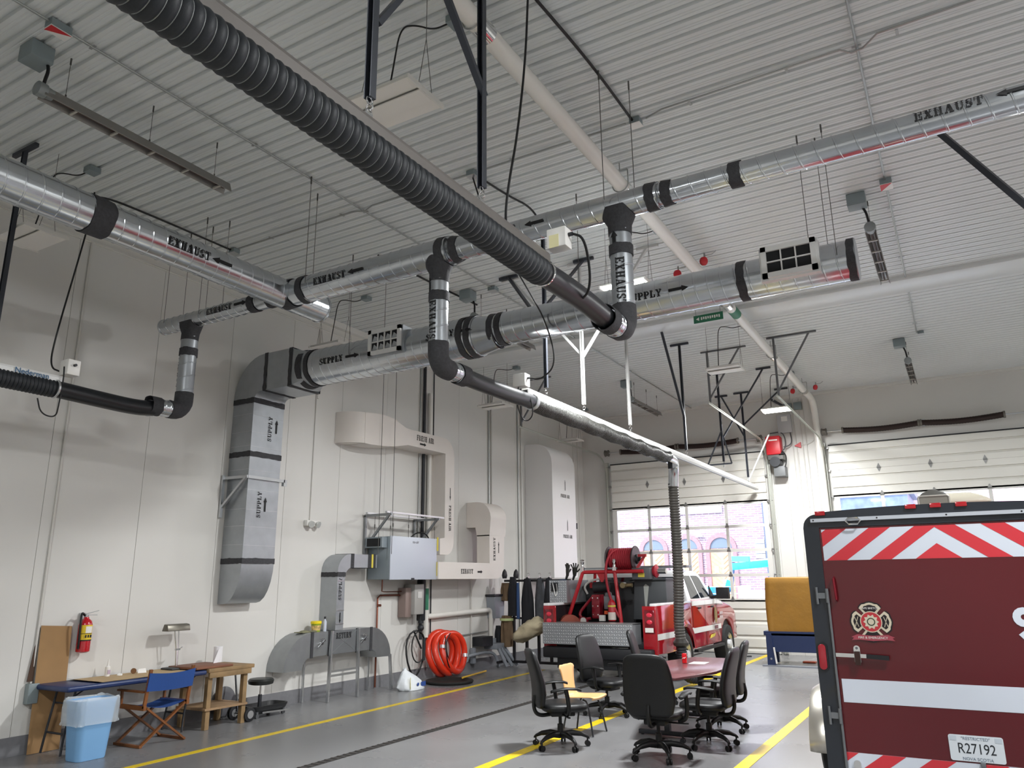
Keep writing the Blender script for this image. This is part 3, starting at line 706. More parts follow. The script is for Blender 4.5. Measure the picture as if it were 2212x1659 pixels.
def junction(label, c, s, cable, tail=None, sticker=False):
    t = thing('control_box', label, 'box', (c[0], c[1], c[2] - s[2] / 2), 'suction rail control boxes')
    MB().box(c[0] - s[0] / 2, c[0] + s[0] / 2, c[1] - s[1] / 2, c[1] + s[1] / 2, c[2] - s[2] / 2, c[2] + s[2] / 2).build('enclosure', WHITEP, t, bevel=.008)
    if sticker: MB().box(c[0] - .05, c[0] + .02, c[1] - s[1] / 2 - .002, c[1] - s[1] / 2, c[2] - .07, c[2] + .02).build('sticker', mat('yellowed_label', 'e0d9a8', .6), t)
    m = MB(); m.cyl((c[0] + s[0] / 2 - .005, c[1], c[2] + .02), (c[0] + s[0] / 2 + .03, c[1], c[2] + .02), .014, n=10); m.build('cable_gland', BLACKM, t)
    MB().tube(sag(cable), .009, 8).build('supply_cable', CABLE, t)
    if tail: MB().tube(sag(tail), .007, 8).build('trailing_cable', CABLE, t)
    return t
junction('white control box with yellow sticker at the end of the nearest suction rail', (-2.06, 4.20, 3.90), (.14, .10, .14),
         [(-1.96, 4.20, 3.92), (-1.9, 4.25, 3.90), (-1.93, 4.4, 3.72), (-1.99, 4.5, 3.62), (-2.06, 4.55, 3.60)], None, True)
junction('white control box at the near end of the far suction rail', (-4.1, 7.28, 3.90), (.16, .12, .15),
         [(-4.01, 7.28, 3.92), (-3.85, 7.3, 3.88), (-3.66, 7.32, 4.05), (-3.72, 7.2, 4.5), (-3.78, 7.0, 4.75), (-3.85, 6.6, 5.1), (-4.0, 6.3, 5.6), (-4.06, 6.19, 5.95)],
         [(-4.12, 7.25, 3.85), (-4.15, 7.25, 3.6), (-4.1, 7.35, 3.42), (-3.98, 7.35, 3.5), (-4.0, 7.3, 3.7)])
junction('white control box hanging beside the left wall rail', (-7.62, 4.17, 3.84), (.15, .13, .16),
         [(-7.68, 4.12, 3.80), (-7.78, 4.05, 3.85), (-7.84, 4.1, 4.2), (-7.83, 4.2, 5.0), (-7.84, 4.28, 5.6), (-7.86, 4.3, 5.95)],
         [(-7.60, 4.1, 3.84), (-7.58, 4.1, 3.7), (-7.6, 4.1, 3.45), (-7.66, 4.12, 3.32), (-7.72, 4.0, 3.35), (-7.72, 3.95, 3.5)])
MB().tube(sag([(-2.30, 4.27, 5.97), (-2.31, 4.28, 5.3), (-2.36, 4.35, 4.6), (-2.44, 4.40, 4.1), (-2.3, 4.32, 3.92), (-2.1, 4.25, 3.90)]), .0085, 8)
cab = MB().tube(sag([(-2.25, 4.174, 5.87), (-2.25, 4.121, 5.317), (-2.25, 3.991, 4.645), (-2.25, 3.859, 4.197), (-2.25, 3.807, 3.911), (-2.15, 3.719, 3.692)]), .0085, 8).build('supply_cable', CABLE)
tag(cab, 'single black cable hanging freely from the ceiling behind the nearest rail', 'cable')

# dark channel hangers carrying the rails
def hanger(label, x, y, zr, braces, top=None, m_=STRUT, shackle=True, plate=.35):
    t = thing('strut_hanger', label, 'hanger', (x, y, zr), 'channel hangers of the suction rails')
    m = MB()
    for s in (-1, 1): m.box(x + s * .018 - .003, x + s * .018 + .003, y - .02, y + .02, zr + .1, 5.985)
    m.box(x - .02, x + .02, y + .014, y + .02, zr + .1, 5.985); m.build('post', m_, t, flat=True)
    MB().bar((x - plate / 2, y, 5.965), (x + plate / 2, y, 5.965), .04, .04).build('ceiling_plate', m_, t)
    for (dx, dy, z0) in braces:
        MB().bar((x, y + .03, z0), (x + dx, y + dy, 5.97), .04, .03).build('brace', m_, t)
        if dx: MB().bar((x + dx - .15, y + dy, 5.965), (x + dx + .15, y + dy, 5.965), .04, .04).build('ceiling_plate', m_, t)
    m = MB()
    for k in range(3):
        cz = zr + .02 + .035 * k; u, v = ((1, 0, 0), (0, 0, 1)) if k % 2 else ((0, 1, 0), (0, 0, 1))
        m.tube(arcpts((x, y, cz), .02, 0, 2 * PI * 11 / 12, 11, u, v), .0045, 6, closed=True)
    m.prism([(-.05, 0), (.05, 0), (.012, .045), (-.012, .045)], (x - .004, y, zr - .02), (0, 1, 0), (0, 0, 1), (.008, 0, 0))
    m.build('shackle', CHROME, t); return t
hanger('dark channel hanger with chain link at the top of the photo over the nearest rail', -2.15, 2.39, 3.82, [(0, 1.0, 4.36)])
hanger('dark channel hanger with a long diagonal brace over the nearest rail', -2.15, 3.38, 3.82, [(0, -1.35, 4.55)])
hanger('dark channel hanger with crossed braces behind the supply duct', -4.1, 7.89, 3.85, [(-1.1, 1.0, 4.7), (.1, 1.0, 5.0)])
STW = mat('pale_painted_strut', 'c9c9c7', .4, .2)
hanger('pale Y-braced hanger standing on the far rail below the supply duct', -4.1, 8.96, 3.85, [(-1.1, .0, 4.62), (1.0, .0, 4.62)], m_=STW)
hanger('slim pale hanger on the far rail below the black taped elbow', -4.1, 10.6, 3.85, [], m_=STW)
hanger('dark channel hanger with a steep brace over the far rail before the doors', -4.12, 13.38, 3.86, [(.0, -1.0, 4.55)])
t = hanger('dark hanger ending in an open triangle over the far rail end', -4.1, 15.85, 3.96, [(.95, .1, 4.55)])
m = MB(); m.bar((-4.4, 15.7, 3.99), (-3.95, 15.9, 4.02), .03, .03); m.bar((-4.4, 15.7, 3.99), (-4.1, 15.85, 4.72), .03, .03); m.bar((-3.95, 15.9, 4.02), (-4.08, 15.87, 4.6), .03, .03); m.build('triangle_frame', STRUT, t)
t = hanger('dark hanger with slanted leg carrying the far end of the rail', -4.1, 17.9, 3.86, [(-.5, .1, 4.9), (.9, .1, 5.2)], m_=STRUT)
MB().bar((-4.1, 17.92, 3.88), (-3.55, 17.9, 4.9), .03, .03).build('brace', STW, t)
hanger('dark channel hanger behind the wide exhaust main by the left wall', -7.66, 3.45, 3.78, [], plate=.42)
tag(MB().bar((0.234, 7.648, 5.97), (1, 7.05, 4.343), .05, .05).build('strut_brace', STRUT), 'dark diagonal strut brace slanting below the exhaust duct at the right', 'brace')

# ================================================================== supply ductwork
SY, SZ = 7.40, 4.58
ri = thing('supply_riser_duct', 'tall rectangular galvanised supply duct rising up the left wall', 'duct', (-8.57, 7.45, 1.44))
out = [(-8.775, 1.44), (-8.66, 1.44)] + [(-8.66 + .30 * math.sin(R(a)), 2.0 - .56 * math.cos(R(a))) for a in range(15, 91, 15)] + [(-8.36, 4.22)] + \
      [(-8.24 - .12 * math.cos(R(a)), 4.22 + .10 * math.sin(R(a))) for a in range(18, 91, 18)] + [(-7.68, 4.32), (-7.68, 4.86), (-8.22, 4.86)] + [(-8.22 - .555 * math.sin(R(a)), 4.22 + .64 * math.cos(R(a))) for a in range(10, 91, 10)]
MB().prism(out, (0, 7.17, 0), (1, 0, 0), (0, 0, 1), (0, .56, 0)).build('casing', GALVD, ri, ang=25, fix=True)
def rband(m, axis, t0, t1, a0, a1, b0, b1, seed):
    """ragged sealant strip round a rectangular duct; axis 'z' or 'x'"""
    n = 10; e = .006
    def strip(p, q):
        vs = []
        for i in range(n + 1):
            f = i / n; c = lerp(p, q, f)
            j0 = .014 * noise.noise((f * 6, seed, 1)); j1 = .014 * noise.noise((f * 6, seed, 7))
            if axis == 'z': vs += [(c[0], c[1], t0 + j0), (c[0], c[1], t1 + j1)]
            else: vs += [(t0 + j0, c[0], c[1]), (t1 + j1, c[0], c[1])]
        m.add(vs, [(2 * i, 2 * i + 1, 2 * i + 3, 2 * i + 2) for i in range(n)])
    A = [(a0 - e, b0 - e), (a1 + e, b0 - e), (a1 + e, b1 + e), (a0 - e, b1 + e)]
    for i in range(4): strip(A[i], A[(i + 1) % 4])
for i, z in enumerate((1.96, 3.41, 4.17)):
    m = MB(); rband(m, 'z', z, z + .075, -8.77, -8.36, 7.17, 7.73, i); m.build('sealant_band', SEAL, ri, flat=True)
for i, x in enumerate((-8.2, -7.72)):
    m = MB(); rband(m, 'x', x, x + .06, 7.17, 7.73, 4.32, 4.86, 5 + i); m.build('sealant_band', SEAL, ri, flat=True)
m = MB()
for z in (2.2, 2.45, 2.68, 2.95, 3.22, 3.55, 3.75, 4.0):
    m.box(-8.362, -8.3575, 7.175, 7.725, z, z + .005); m.box(-8.76, -8.37, 7.167, 7.17, z + .01, z + .015)
m.build('sheet_creases', ZINC, ri, flat=True)
for txt, h, w, yy, zz in (('SUPPLY', .062, 1.0, 7.52, 3.66), ('>', .07, 1.9, 7.64, 3.78), ('SUPPLY', .062, 1.0, 7.42, 2.58), ('>', .07, 1.9, 7.53, 2.66)):
    m = MB(); stencil(m, txt, h, on_plane((-8.352, yy, zz), (0, 0, 1), (0, -1, 0)), wid=w); m.build('stencil_arrow' if txt == '>' else 'stencil_lettering', PAINTK, ri, flat=True)
bk_ = thing('duct_bracket', 'galvanised triangular strut bracket holding the tall supply duct on the left wall', 'bracket', (-8.76, 7.08, 2.58))
m = MB(); m.box(-8.778, -8.74, 7.06, 7.10, 2.58, 3.16); m.build('wall_channel', ZINC, bk_)
MB().bar((-8.76, 7.10, 3.12), (-8.33, 7.14, 3.12), .04, .04).bar((-8.34, 7.14, 3.12), (-8.34, 7.80, 3.12), .04, .04).build('ledge_channel', ZINC, bk_)
MB().bar((-8.75, 7.09, 2.72), (-8.35, 7.13, 3.12), .04, .03).build('diagonal', ZINC, bk_)
MB().box(-8.365, -8.32, 7.78, 7.84, 3.05, 3.14).build('end_plate', ZINC, bk_)

sp = thing('supply_duct', 'fat galvanised spiral supply duct with white grilles crossing the hall behind the exhaust duct', 'duct', (-4, SY, SZ - .26))
rings = []
for i in range(7):
    t = i / 6; ring = []
    for j in range(40):
        a = 2 * PI * j / 40; c, s = math.cos(a), math.sin(a); k = 1 / max(abs(c), abs(s))
        k = min(k, 1.38)
        sq = Vector((0, c * k * .28, s * k * .27)); ro = Vector((0, c * .25, s * .25)); q = sq.lerp(ro, t)
        ring.append((-7.68 + .26 * t, 7.45 + (SY - 7.45) * t + q.y, 4.59 + (SZ - 4.59) * t + q.z))
    rings.append(ring)
MB().loft(rings, caps=False).build('transition', GALVD, sp, ang=20)
spiral(MB(), (-7.42, SY, SZ), (-4.72, SY, SZ), .25, .14, 44).build('wide_section', GALV, sp)
MB().lathe([(0, .252), (.1, .252), (.36, .2), (.4, .2)], (-4.86, SY, SZ), (1, 0, 0), 44, 0, 0).build('reducer', GALV, sp)
SZ2 = SZ + .03
spiral(MB(), (-4.46, SY, SZ2), (-.52, SY, SZ2), .195, .135, 44).build('narrow_section', GALV, sp)
for i, (a, b, r, r1) in enumerate([(-7.56, -7.48, .275, .262), (-7.43, -7.36, .258, .256), (-4.93, -4.85, .256, .256), (-4.82, -4.74, .257, .25), (-4.52, -4.45, .212, .202), (-4.42, -4.35, .2, .2), (-1.60, -1.52, .2, .2), (-.58, -.515, .199, .199)]):
    band(MB(), (a, SY, SZ if i < 4 else SZ2 if i > 4 else SZ + .02), (b, SY, SZ if i < 4 else SZ2 if i > 4 else SZ + .02), r, r1, 44, seed=30 + i).build('sealant_band', SEAL, sp)
MB().cyl((-.525, SY, SZ2), (-.505, SY, SZ2), .197, n=44).build('end_cap', GALVD, sp)
duct_text('stencil_lettering', [('SUPPLY', 0), ('>', .45)], sp, on_xduct(-7.12, SY, SZ, .254, R(-14)), .085, .82)
duct_text('stencil_lettering', [('SUPPLY', 0), ('>', .43)], sp, on_xduct(-5.36, SY, SZ, .254, R(-6)), .085, .82)
duct_text('stencil_lettering', [('SUPPLY', 0), ('>', .46)], sp, on_xduct(-2.76, SY, SZ2, .199, R(-16)), .08, .84)
GRD = mat('grille_dark_inside', '17181b', .8); GRW = mat('grille_white', 'e4e4e2', .4)
def grille(x0, x1, zc, hgt, depth_y, closed):
    m = MB(); w = .05; y = depth_y
    m.box(x0, x1, y, y + .03, zc + hgt / 2 - w, zc + hgt / 2); m.box(x0, x1, y, y + .03, zc - hgt / 2, zc - hgt / 2 + w)
    m.box(x0, x0 + w, y, y + .03, zc - hgt / 2, zc + hgt / 2); m.box(x1 - w, x1, y, y + .03, zc - hgt / 2, zc + hgt / 2)
    g = m.build('grille_frame', GRW, sp, flat=True)
    MB().box(x0 - .02, x1 + .02, y + .03, SY - .1, zc - hgt / 2 - .02, zc + hgt / 2).build('grille_boot', GALVD if closed else GRW, g)
    MB().box(x0 + w, x1 - w, y + .024, y + .028, zc - hgt / 2 + w, zc + hgt / 2 - w).build('grille_opening', GRD, g)
    m = MB()
    for i in range(1, 4 if closed else 3): m.box(x0 + w + (x1 - x0 - 2 * w) * i / (4 if closed else 3) - .006, x0 + w + (x1 - x0 - 2 * w) * i / (4 if closed else 3) + .006, y + .005, y + .024, zc - hgt / 2 + w, zc + hgt / 2 - w)
    m.box(x0 + w, x1 - w, y + .008, y + .024, zc - .006, zc + .006); m.build('grille_vanes', GRW, g)
    m = MB()
    if closed:
        for i in range(4):
            for j in range(2):
                a = x0 + w + (x1 - x0 - 2 * w) * i / 4; c = zc - hgt / 2 + w + (hgt - 2 * w) * j / 2
                m.prism([(0, 0), (.075, .0), (.1, .02 + .02 * ((i + j) % 2)), (.03, .075)], (a + .008, y + .020, c + .012), (1, 0, 0), (0, 0, 1), (0, .002, 0))
        m.build('grille_damper', mat('damper_grey', 'a9acaf', .5), g)
grille(-6.24, -5.72, 4.66, .33, SY - .31, True)
grille(-1.335, -.83, 4.66, .32, SY - .25, False)

# threaded rods that carry the round ducts
ROD = mat('thin_hanger_rod', '5a5955', .5, .5)
def rods(label, pts, zb, r=.0035):
    t = thing('hanger_rods', label, 'rod', (pts[0][0], pts[0][1], zb), 'thin rods hanging the round ducts')
    for x, y in pts:
        MB().cyl((x, y, zb), (x, y, 5.99), r, n=6).cyl((x, y, 5.9), (x, y, 5.985), .008, n=8).build('rod', ROD, t)
    return t
rods('pair of thin rods hanging the exhaust duct beside the nearest drop pipe', [(-2.19, EY - .17, ), (-2.02, EY + .10)], EZ)
rods('pair of thin rods hanging the exhaust duct left of the overhead hose', [(-6.16 + .35, EY + .16), (-5.6, EY - .15)], EZ)
rods('three thin rods hanging the right end of the supply duct', [(-.66, 7.2), (-.75, 7.42), (-.9, 7.28)], SZ2)
rods('pair of thin rods hanging the middle of the supply duct', [(-3.3, 7.2), (-3.05, 7.58)], SZ2)
rods('pair of thin rods hanging the supply duct near its first grille', [(-6.6, 7.14), (-6.45, 7.66)], SZ)
rods('cluster of thin rods hanging the short capped exhaust duct', [(-8.0, EY - .09), (-7.9, EY + .09), (-7.5, EY + .1), (-7.35, EY - .1), (-7.2, EY + .1)], EZ, .003)

# ================================================================== ceiling services
# white storm drain pipe down to the pier between the doors
stp = thing('storm_pipe', 'long white jacketed drain pipe under the ceiling turning down the pier between the doors', 'pipe', (-2.62, 10, 5.67))
SX, SZP = -2.62, 5.74
MB().tube([(SX, -3, SZP), (SX, 18.3, SZP)] + [tuple(p) for p in arcpts((SX, 18.3, SZP - .42), .42, PI / 2, 0, 7, (0, 1, 0), (0, 0, 1))][1:] + [(SX + .01, 18.72, 4.5), (SX + .02, 18.72, .2)], .075, 26).build('pipe', PIPEW, stp)
for y in (4.05, 6.9, 11.0, 14.2, 17.4):
    MB().cyl((SX, y, SZP), (SX, y + .16, SZP), .079, n=26).build('coupling', CHROME, stp)
    m = MB(); a = arcpts((SX, y - .06, SZP), .088, PI, 2 * PI, 12, (1, 0, 0), (0, 0, 1))
    m.tube([(SX - .088, y - .06, SZP + .15)] + a + [(SX + .088, y - .06, SZP + .15)], .007, 6); m.bar((SX - .09, y - .06, SZP + .15), (SX + .09, y - .06, SZP + .15), .03, .008); m.cyl((SX, y - .06, SZP + .15), (SX, y - .06, 5.99), .006, n=6)
    m.build('clevis_hanger', CONDUIT, stp)
MB().cyl((SX, 11.3, SZP), (SX, 11.62, SZP), .0765, n=26).build('green_pipe_marker', mat('marker_green', '2f7a5c', .5), stp)
gs = thing('hanging_sign', 'small green sign with white marks under the ceiling beside the white drain pipe', 'sign', (-3.088, 11.692, 5.8))
g0 = Vector((-3.088, 11.692, 5.8))
MB().bar(g0 - Vector((.24, 0, 0)), g0 + Vector((.24, 0, 0)), .008, .13).build('plate', mat('sign_green', '1f6a4a', .5), gs)
m = MB()
for i in range(9): m.box(g0.x - .12 + i * .036, g0.x - .098 + i * .036, g0.y - .007, g0.y - .004, g0.z - .022 + .008 * (i % 2), g0.z + .026)
m.prism([(0, 0), (.05, .03), (.05, -.03)], (g0.x - .2, g0.y - .004, g0.z), (1, 0, 0), (0, 0, 1), (0, -.003, 0)); m.build('white_marks', WHITEP, gs)
m = MB()
for dx in (-.2, .2): m.cyl((g0.x + dx, g0.y, g0.z + .06), (g0.x + dx, g0.y, 5.99), .003, n=5)
m.build('wires', ROD, gs)

# steel conduits and junction boxes on the ceiling
def conduit(label, pts, r=.011, m_=CONDUIT, straps=None, cat='conduit', name='conduit'):
    t = thing(name, label, cat, pts[0]); MB().tube(pts, r, 8).build('tube', m_, t)
    if straps:
        a, b = Vector(pts[0]), Vector(pts[-1]); n = int((b - a).length / straps)
        for i in range(n):
            q = a.lerp(b, (i + .5) / n); d = (b - a).normalized()
            m = MB(); e = Vector((d.y, -d.x, 0)) * .03 if abs(d.z) < .5 else Vector((0, .03, 0))
            m.bar(q - d * .012, q + d * .012, .075 if abs(d.z) < .5 else .03, .004); m.build('strap', m_, t)
    return t
conduit('steel conduit along the ceiling left of the big overhead hose', [(-5.62, -3, 5.972), (-5.62, 18.9, 5.972)], straps=1.6)
conduit('steel conduit along the ceiling at the right, broken by the flat ridge strip', [(-.213, -3, 5.972), (-.213, 11.95, 5.972)], straps=1.6)
conduit('short steel conduit on the ceiling between ridge strip and door wall', [(-.213, 12.6, 5.972), (-.225, 15.0, 5.972)], straps=1.2)
zz = 5.976
conduit('thin conduit crossing the ceiling from the left wall over the hoses', [(-7.72, 6.18, zz), (-5.78, 6.18, zz), (-5.66, 6.17, 5.95), (-5.58, 6.2, 5.945), (-5.45, 6.18, zz), (-4.12, 6.18, zz)], .009, straps=.9)
conduit('thin conduit crossing the ceiling between two small boxes above the exhaust duct', [(-3.98, 6.18, zz), (-2.28, 6.18, zz)], .009, straps=.7)
conduit('thin conduit crossing the ceiling to the right edge of the photo', [(-2.08, 6.2, zz), (-1.9, 6.14, zz), (-.34, 6.12, zz), (-.26, 6.17, 5.95), (-.17, 6.15, 5.945), (-.05, 6.06, zz), (.65, 6.04, zz), (4, 6.0, zz)], .009, straps=.8)
def ceiling_box(label, x, y, s=(.1, .1, .06), m_=GREYBOX, lid=ZINC, group='small junction boxes on the ceiling'):
    t = thing('junction_box', label, 'box', (x, y, 6.0 - s[2]), group)
    MB().box(x - s[0] / 2, x + s[0] / 2, y - s[1] / 2, y + s[1] / 2, 5.99 - s[2], 5.99).build('body', m_, t)
    MB().box(x - s[0] / 2 - .004, x + s[0] / 2 + .004, y - s[1] / 2 - .004, y + s[1] / 2 + .004, 5.985 - s[2], 5.99 - s[2]).build('lid', lid, t); return t
ceiling_box('grey junction box on the ceiling at the end of the white control cable', -2.18, 6.19, lid=WHITEP)
ceiling_box('grey junction box on the ceiling beside the second strut hanger', -4.05, 6.18)
ceiling_box('grey junction box on the ceiling by the left wall above the exhaust main', -7.82, 6.19)
t = ceiling_box('grey conduit box with a red and white face by the top left heater', -5.62, 2.62, (.1, .16, .07), lid=WHITEP)
MB().prism([(-.05, -.08), (.05, .08), (.05, -.08)], (-5.62, 2.62, 5.914), (1, 0, 0), (0, 1, 0), (0, 0, -.002)).build('red_half', REDPL, t)
t = ceiling_box('grey conduit box with a red and white face by the right heater box', -.21, 8.75, (.12, .16, .07), lid=WHITEP)
MB().prism([(-.06, -.08), (.06, -.08), (-.06, .08)], (-.21, 8.75, 5.914), (1, 0, 0), (0, 1, 0), (0, 0, -.002)).build('red_half', REDPL, t)
ceiling_box('small junction box on the ceiling conduit near the middle heater', -5.62, 9.15, (.12, .12, .06))
ceiling_box('small junction box feeding the heater box nearest the right door', -.16, 15.05, (.1, .14, .05))
def cablething(label, pts, r=.011): tag(MB().tube(sag(pts), r, 8).build('cable', CABLE), label, 'cable')
cablething('thick black cable strapped to the ceiling running into the white lidded box', [(-2.32, 3.2, 5.97), (-2.24, 4.3, 5.96), (-2.2, 5.2, 5.975), (-2.2, 6.14, 5.965)], .013)
cablething('black cable along the ceiling from the small box down behind the exhaust duct', [(-4.03, 6.22, 5.965), (-3.98, 6.8, 5.975), (-3.86, 7.2, 5.96), (-3.82, 7.4, 5.7)], .012)
cablething('black cable along the ceiling over the exhaust main by the left wall', [(-7.83, 6.14, 5.965), (-7.86, 5.0, 5.975), (-7.88, 4.35, 5.96), (-7.9, 4.26, 5.8)], .013)
cablething('black cable along the ceiling beyond the capped end of the exhaust main', [(-6.3, 7.3, 5.97), (-6.28, 8.5, 5.975), (-6.2, 9.6, 5.97)], .015)

# infrared strip heaters hung below the ceiling, each with its relay box
def heater_proto(x, y, label):
    t = thing('strip_heater', label, 'heater', (x, y, 5.50), 'linear strip heaters under the ceiling')
    L = 1.83; z = 5.56
    p = [(-.055, -.05), (-.062, -.046), (-.03, .045), (.03, .045), (.062, -.046), (.055, -.05), (.024, .036), (-.024, .036)]
    MB().prism(p, (x, y, z), (1, 0, 0), (0, 0, 1), (0, L, 0)).build('reflector', mat('heater_steel', '8b8884', .38, .55), t, flat=True)
    MB().lathe([(-.05, .055), (-.045, .062), (.02, .062), (.03, .05), (.08, .045)], (x, y, z + .01), (0, 1, 0), 20).build('end_cap', mat('heater_cap', '8f9494', .4, .5), t)
    MB().cyl((x, y + .08, z - .012), (x, y + L - .05, z - .012), .012, n=10).build('element', mat('heater_element', '4b3b36', .5), t)
    for i in range(5):
        MB().box(x - .05, x + .05, y + .25 + i * .36, y + .27 + i * .36, z - .05, z - .035).build('guard_bar', mat('heater_guard', 'b8b3ab', .4, .4), t)
    for yy in (y + .18, y + .95, y + 1.66): MB().cyl((x, yy, z + .04), (x, yy, 5.99), .0025, n=5).cyl((x, yy, z + .04), (x, yy, z + .08), .008, n=6).cyl((x, yy, 5.93), (x, yy, 5.99), .008, n=6).build('suspension_wire', ROD, t)
    bx = MB(); bx.box(x - .2, x + .0, y - .13, y + .05, 5.84, 5.99); bx.build('relay_box', GREYBOX, t, bevel=.006)
    MB().tube(sag([(x - .05, y + .03, 5.86), (x - .02, y + .03, 5.78), (x - .01, y + .01, 5.68), (x, y, 5.60)]), .014, 8).build('flexible_lead', CABLE, t)
    return t
HX = [(-5.93, 2.72, 'strip heater under the ceiling at the top left of the photo'), (-5.93, 9.12, 'strip heater seen past the supply duct in the middle of the hall'),
      (-5.93, 15.5, 'strip heater hanging before the left bay door'), (-.44, 8.98, 'strip heater right of the end of the supply duct'), (-.44, 15.4, 'short looking strip heater before the right bay door')]
h0 = heater_proto(HX[0][0], HX[0][1], HX[0][2])
for x, y, lb in HX[1:]: dup(h0, (x, y, 5.50), 0, lb)

# white panel lights on wires; two of those in view are lit
LIT = mat('panel_light_lit', 'ffffff', .4, emit='fff6ea', estr=14)
def panel_light(x, y, label, lit=False):
    z = 5.12; t = thing('panel_light', label, 'light', (x, y, z - .04), 'hanging panel lights')
    p = [(-.29, 0), (-.12, .012), (-.10, -.03), (.10, -.03), (.12, .012), (.29, 0), (.29, .018), (.1, .05), (-.1, .05), (-.29, .018)]
    m = MB(); Y = .205
    for a, b, zo in ((-.205, -.075, 0), (-.07, .07, -.022), (.075, .205, 0)):
        m = MB(); m.box(x - .28, x + .28, y + a, y + b, z + zo, z + zo + .01); m.build('diffuser', LIT if lit else LAMPOFF, t, flat=True)
    m = MB(); m.box(x - .29, x + .29, y - Y, y + Y, z + .012, z + .03); m.box(x - .2, x + .2, y - .1, y + .1, z + .03, z + .065)
    for s in (-1, 1): m.box(x + s * .285 - .008, x + s * .285 + .008, y - Y - .015, y + Y + .015, z - .012, z + .02)
    m.build('housing', TRIMW, t)
    for s in (-1, 1):
        m = MB()
        for yy in (-.08, .08): m.cyl((x + s * .28, y + yy, z + .02), (x + s * .28, y, z + .45), .0025, n=5)
        m.cyl((x + s * .28, y, z + .45), (x + s * .28, y, 5.99), .0025, n=5); m.build('suspension_wire', ROD, t)
    bx = MB(); bx.box(x + .25, x + .37, y + .28, y + .40, 5.93, 5.99); bx.build('outlet_box', GREYBOX, t)
    MB().tube(sag([(x + .25, y + .33, 5.96), (x + .12, y + .3, 5.93), (x + .02, y + .2, 5.95), (x - .1, y + .16, 5.95), (x - .12, y + .12, 5.6), (x - .12, y + .05, z + .06)]), .007, 7).build('cord', CABLE, t)
    return t
u0 = panel_light(-3.2, 3.83, 'unlit white panel light hanging at the top of the photo left of the strut hanger')
l0 = panel_light(-3.1, 8.19, 'lit panel light shining behind the nearest exhaust drop pipe', True)
dup(l0, (-3.03, 16.35, 5.08), 0, 'brightly lit panel light hanging by the red door operator')
dup(u0, (-3.1, 12.55, 5.08), 0, 'unlit white panel light hanging between the far rail and the white drain pipe')
dup(u0, (-7.76, 3.68, 5.08), 0, 'unlit white panel light by the left wall under the exhaust main')
dup(u0, (-7.82, 12.8, 5.08), 0, 'unlit white panel light by the left wall behind the grey hose')
dup(u0, (-8.3, 17.2, 5.08), 0, 'unlit white panel light above the white fresh air column')
dup(u0, (-7.8, 8.1, 5.08), 0, 'unlit white panel light by the left wall hidden behind the supply duct')

# red beacons on the ceiling
def beacon(label, x, y):
    t = thing('ceiling_beacon', label, 'alarm', (x, y, 5.85), 'small red ceiling alarms')
    MB().cyl((x, y, 5.99), (x, y, 5.93), .012, n=8).tube([(x, y, 5.95), (x + .1, y, 5.95), (x + .16, y, 5.99)], .006, 6).build('stem', CONDUIT, t)
    MB().lathe([(0, .02), (.02, .06), (.05, .06), (.06, .045)], (x - .04, y, 5.88), (.8, -.5, -.3), 18).build('red_disc', REDPL, t)
beacon('red ceiling alarm right of the nearest exhaust drop, above the supply duct', -2.97, 9.85)
beacon('small red ceiling alarm just above the supply duct lettering', -2.52, 9.6)
beacon('red ceiling alarm left of the drain pipe near the door wall', -2.93, 18.0)
beacon('red ceiling alarm right of the drain pipe near the door wall', -2.42, 17.9)

# pier between the doors: operator, panels, conduits
op = thing('door_operator', 'red door operator with black motor and grey base on the pier between the doors', 'door operator', (-3.57, 18.75, 4.1))
MB().box(-3.78, -3.44, 18.55, 18.85, 4.53, 4.98).build('red_cover', REDPL, op, bevel=.03)
MB().box(-3.70, -3.50, 18.546, 18.55, 4.86, 4.89).build('white_strip', WHITEP, op)
MB().cyl((-3.60, 18.55, 4.36), (-3.60, 18.9, 4.36), .12, n=20).build('motor', BLACKM, op)
MB().box(-3.76, -3.42, 18.6, 18.96, 4.42, 4.55).build('mounting_plate', mat('dark_zinc', '5b5a58', .4, .6), op)
MB().box(-3.66, -3.40, 18.62, 18.94, 4.02, 4.26).build('base_box', mat('motor_grey', '6d6f70', .5), op, bevel=.01)
MB().cyl((-3.5, 18.6, 4.55), (-3.38, 18.6, 4.55), .04, n=12).tube(sag([(-3.42, 18.6, 4.6), (-3.34, 18.62, 4.5), (-3.36, 18.62, 4.3), (-3.42, 18.64, 4.2)]), .012, 8).build('lead', CABLE, op)
dpn = thing('disconnect_panel', 'grey electrical panel box above the red door operator', 'panel', (-3.36, 18.9, 5.05))
MB().box(-3.52, -3.2, 18.86, 18.968, 5.08, 5.52).build('cabinet', mat('panel_grey', 'b9b8ba', .4), dpn, bevel=.008)
MB().box(-3.42, -3.28, 18.856, 18.86, 5.36, 5.48).build('label_plate', WHITEP, dpn)
MB().tube(sag([(-3.25, 18.9, 5.08), (-3.22, 18.86, 4.85), (-3.28, 18.8, 4.75), (-3.4, 18.75, 4.72)]), .014, 8).tube(sag([(-3.72, 18.9, 5.1), (-3.45, 18.88, 5.12), (-3.36, 18.82, 4.95), (-3.36, 18.75, 4.7), (-3.44, 18.7, 4.62)]), .014, 8).build('flexible_conduit', mat('flex_grey', '5a5a5c', .5), dpn)
ar_ = thing('alarm_pull', 'small red triangular alarm fitting beside the door operator', 'alarm', (-3.12, 18.93, 4.68))
MB().prism([(-.09, 0), (.06, -.06), (.06, .08)], (-3.1, 18.968, 4.75), (1, 0, 0), (0, 0, 1), (0, -.06, 0)).build('red_box', REDPL, ar_)
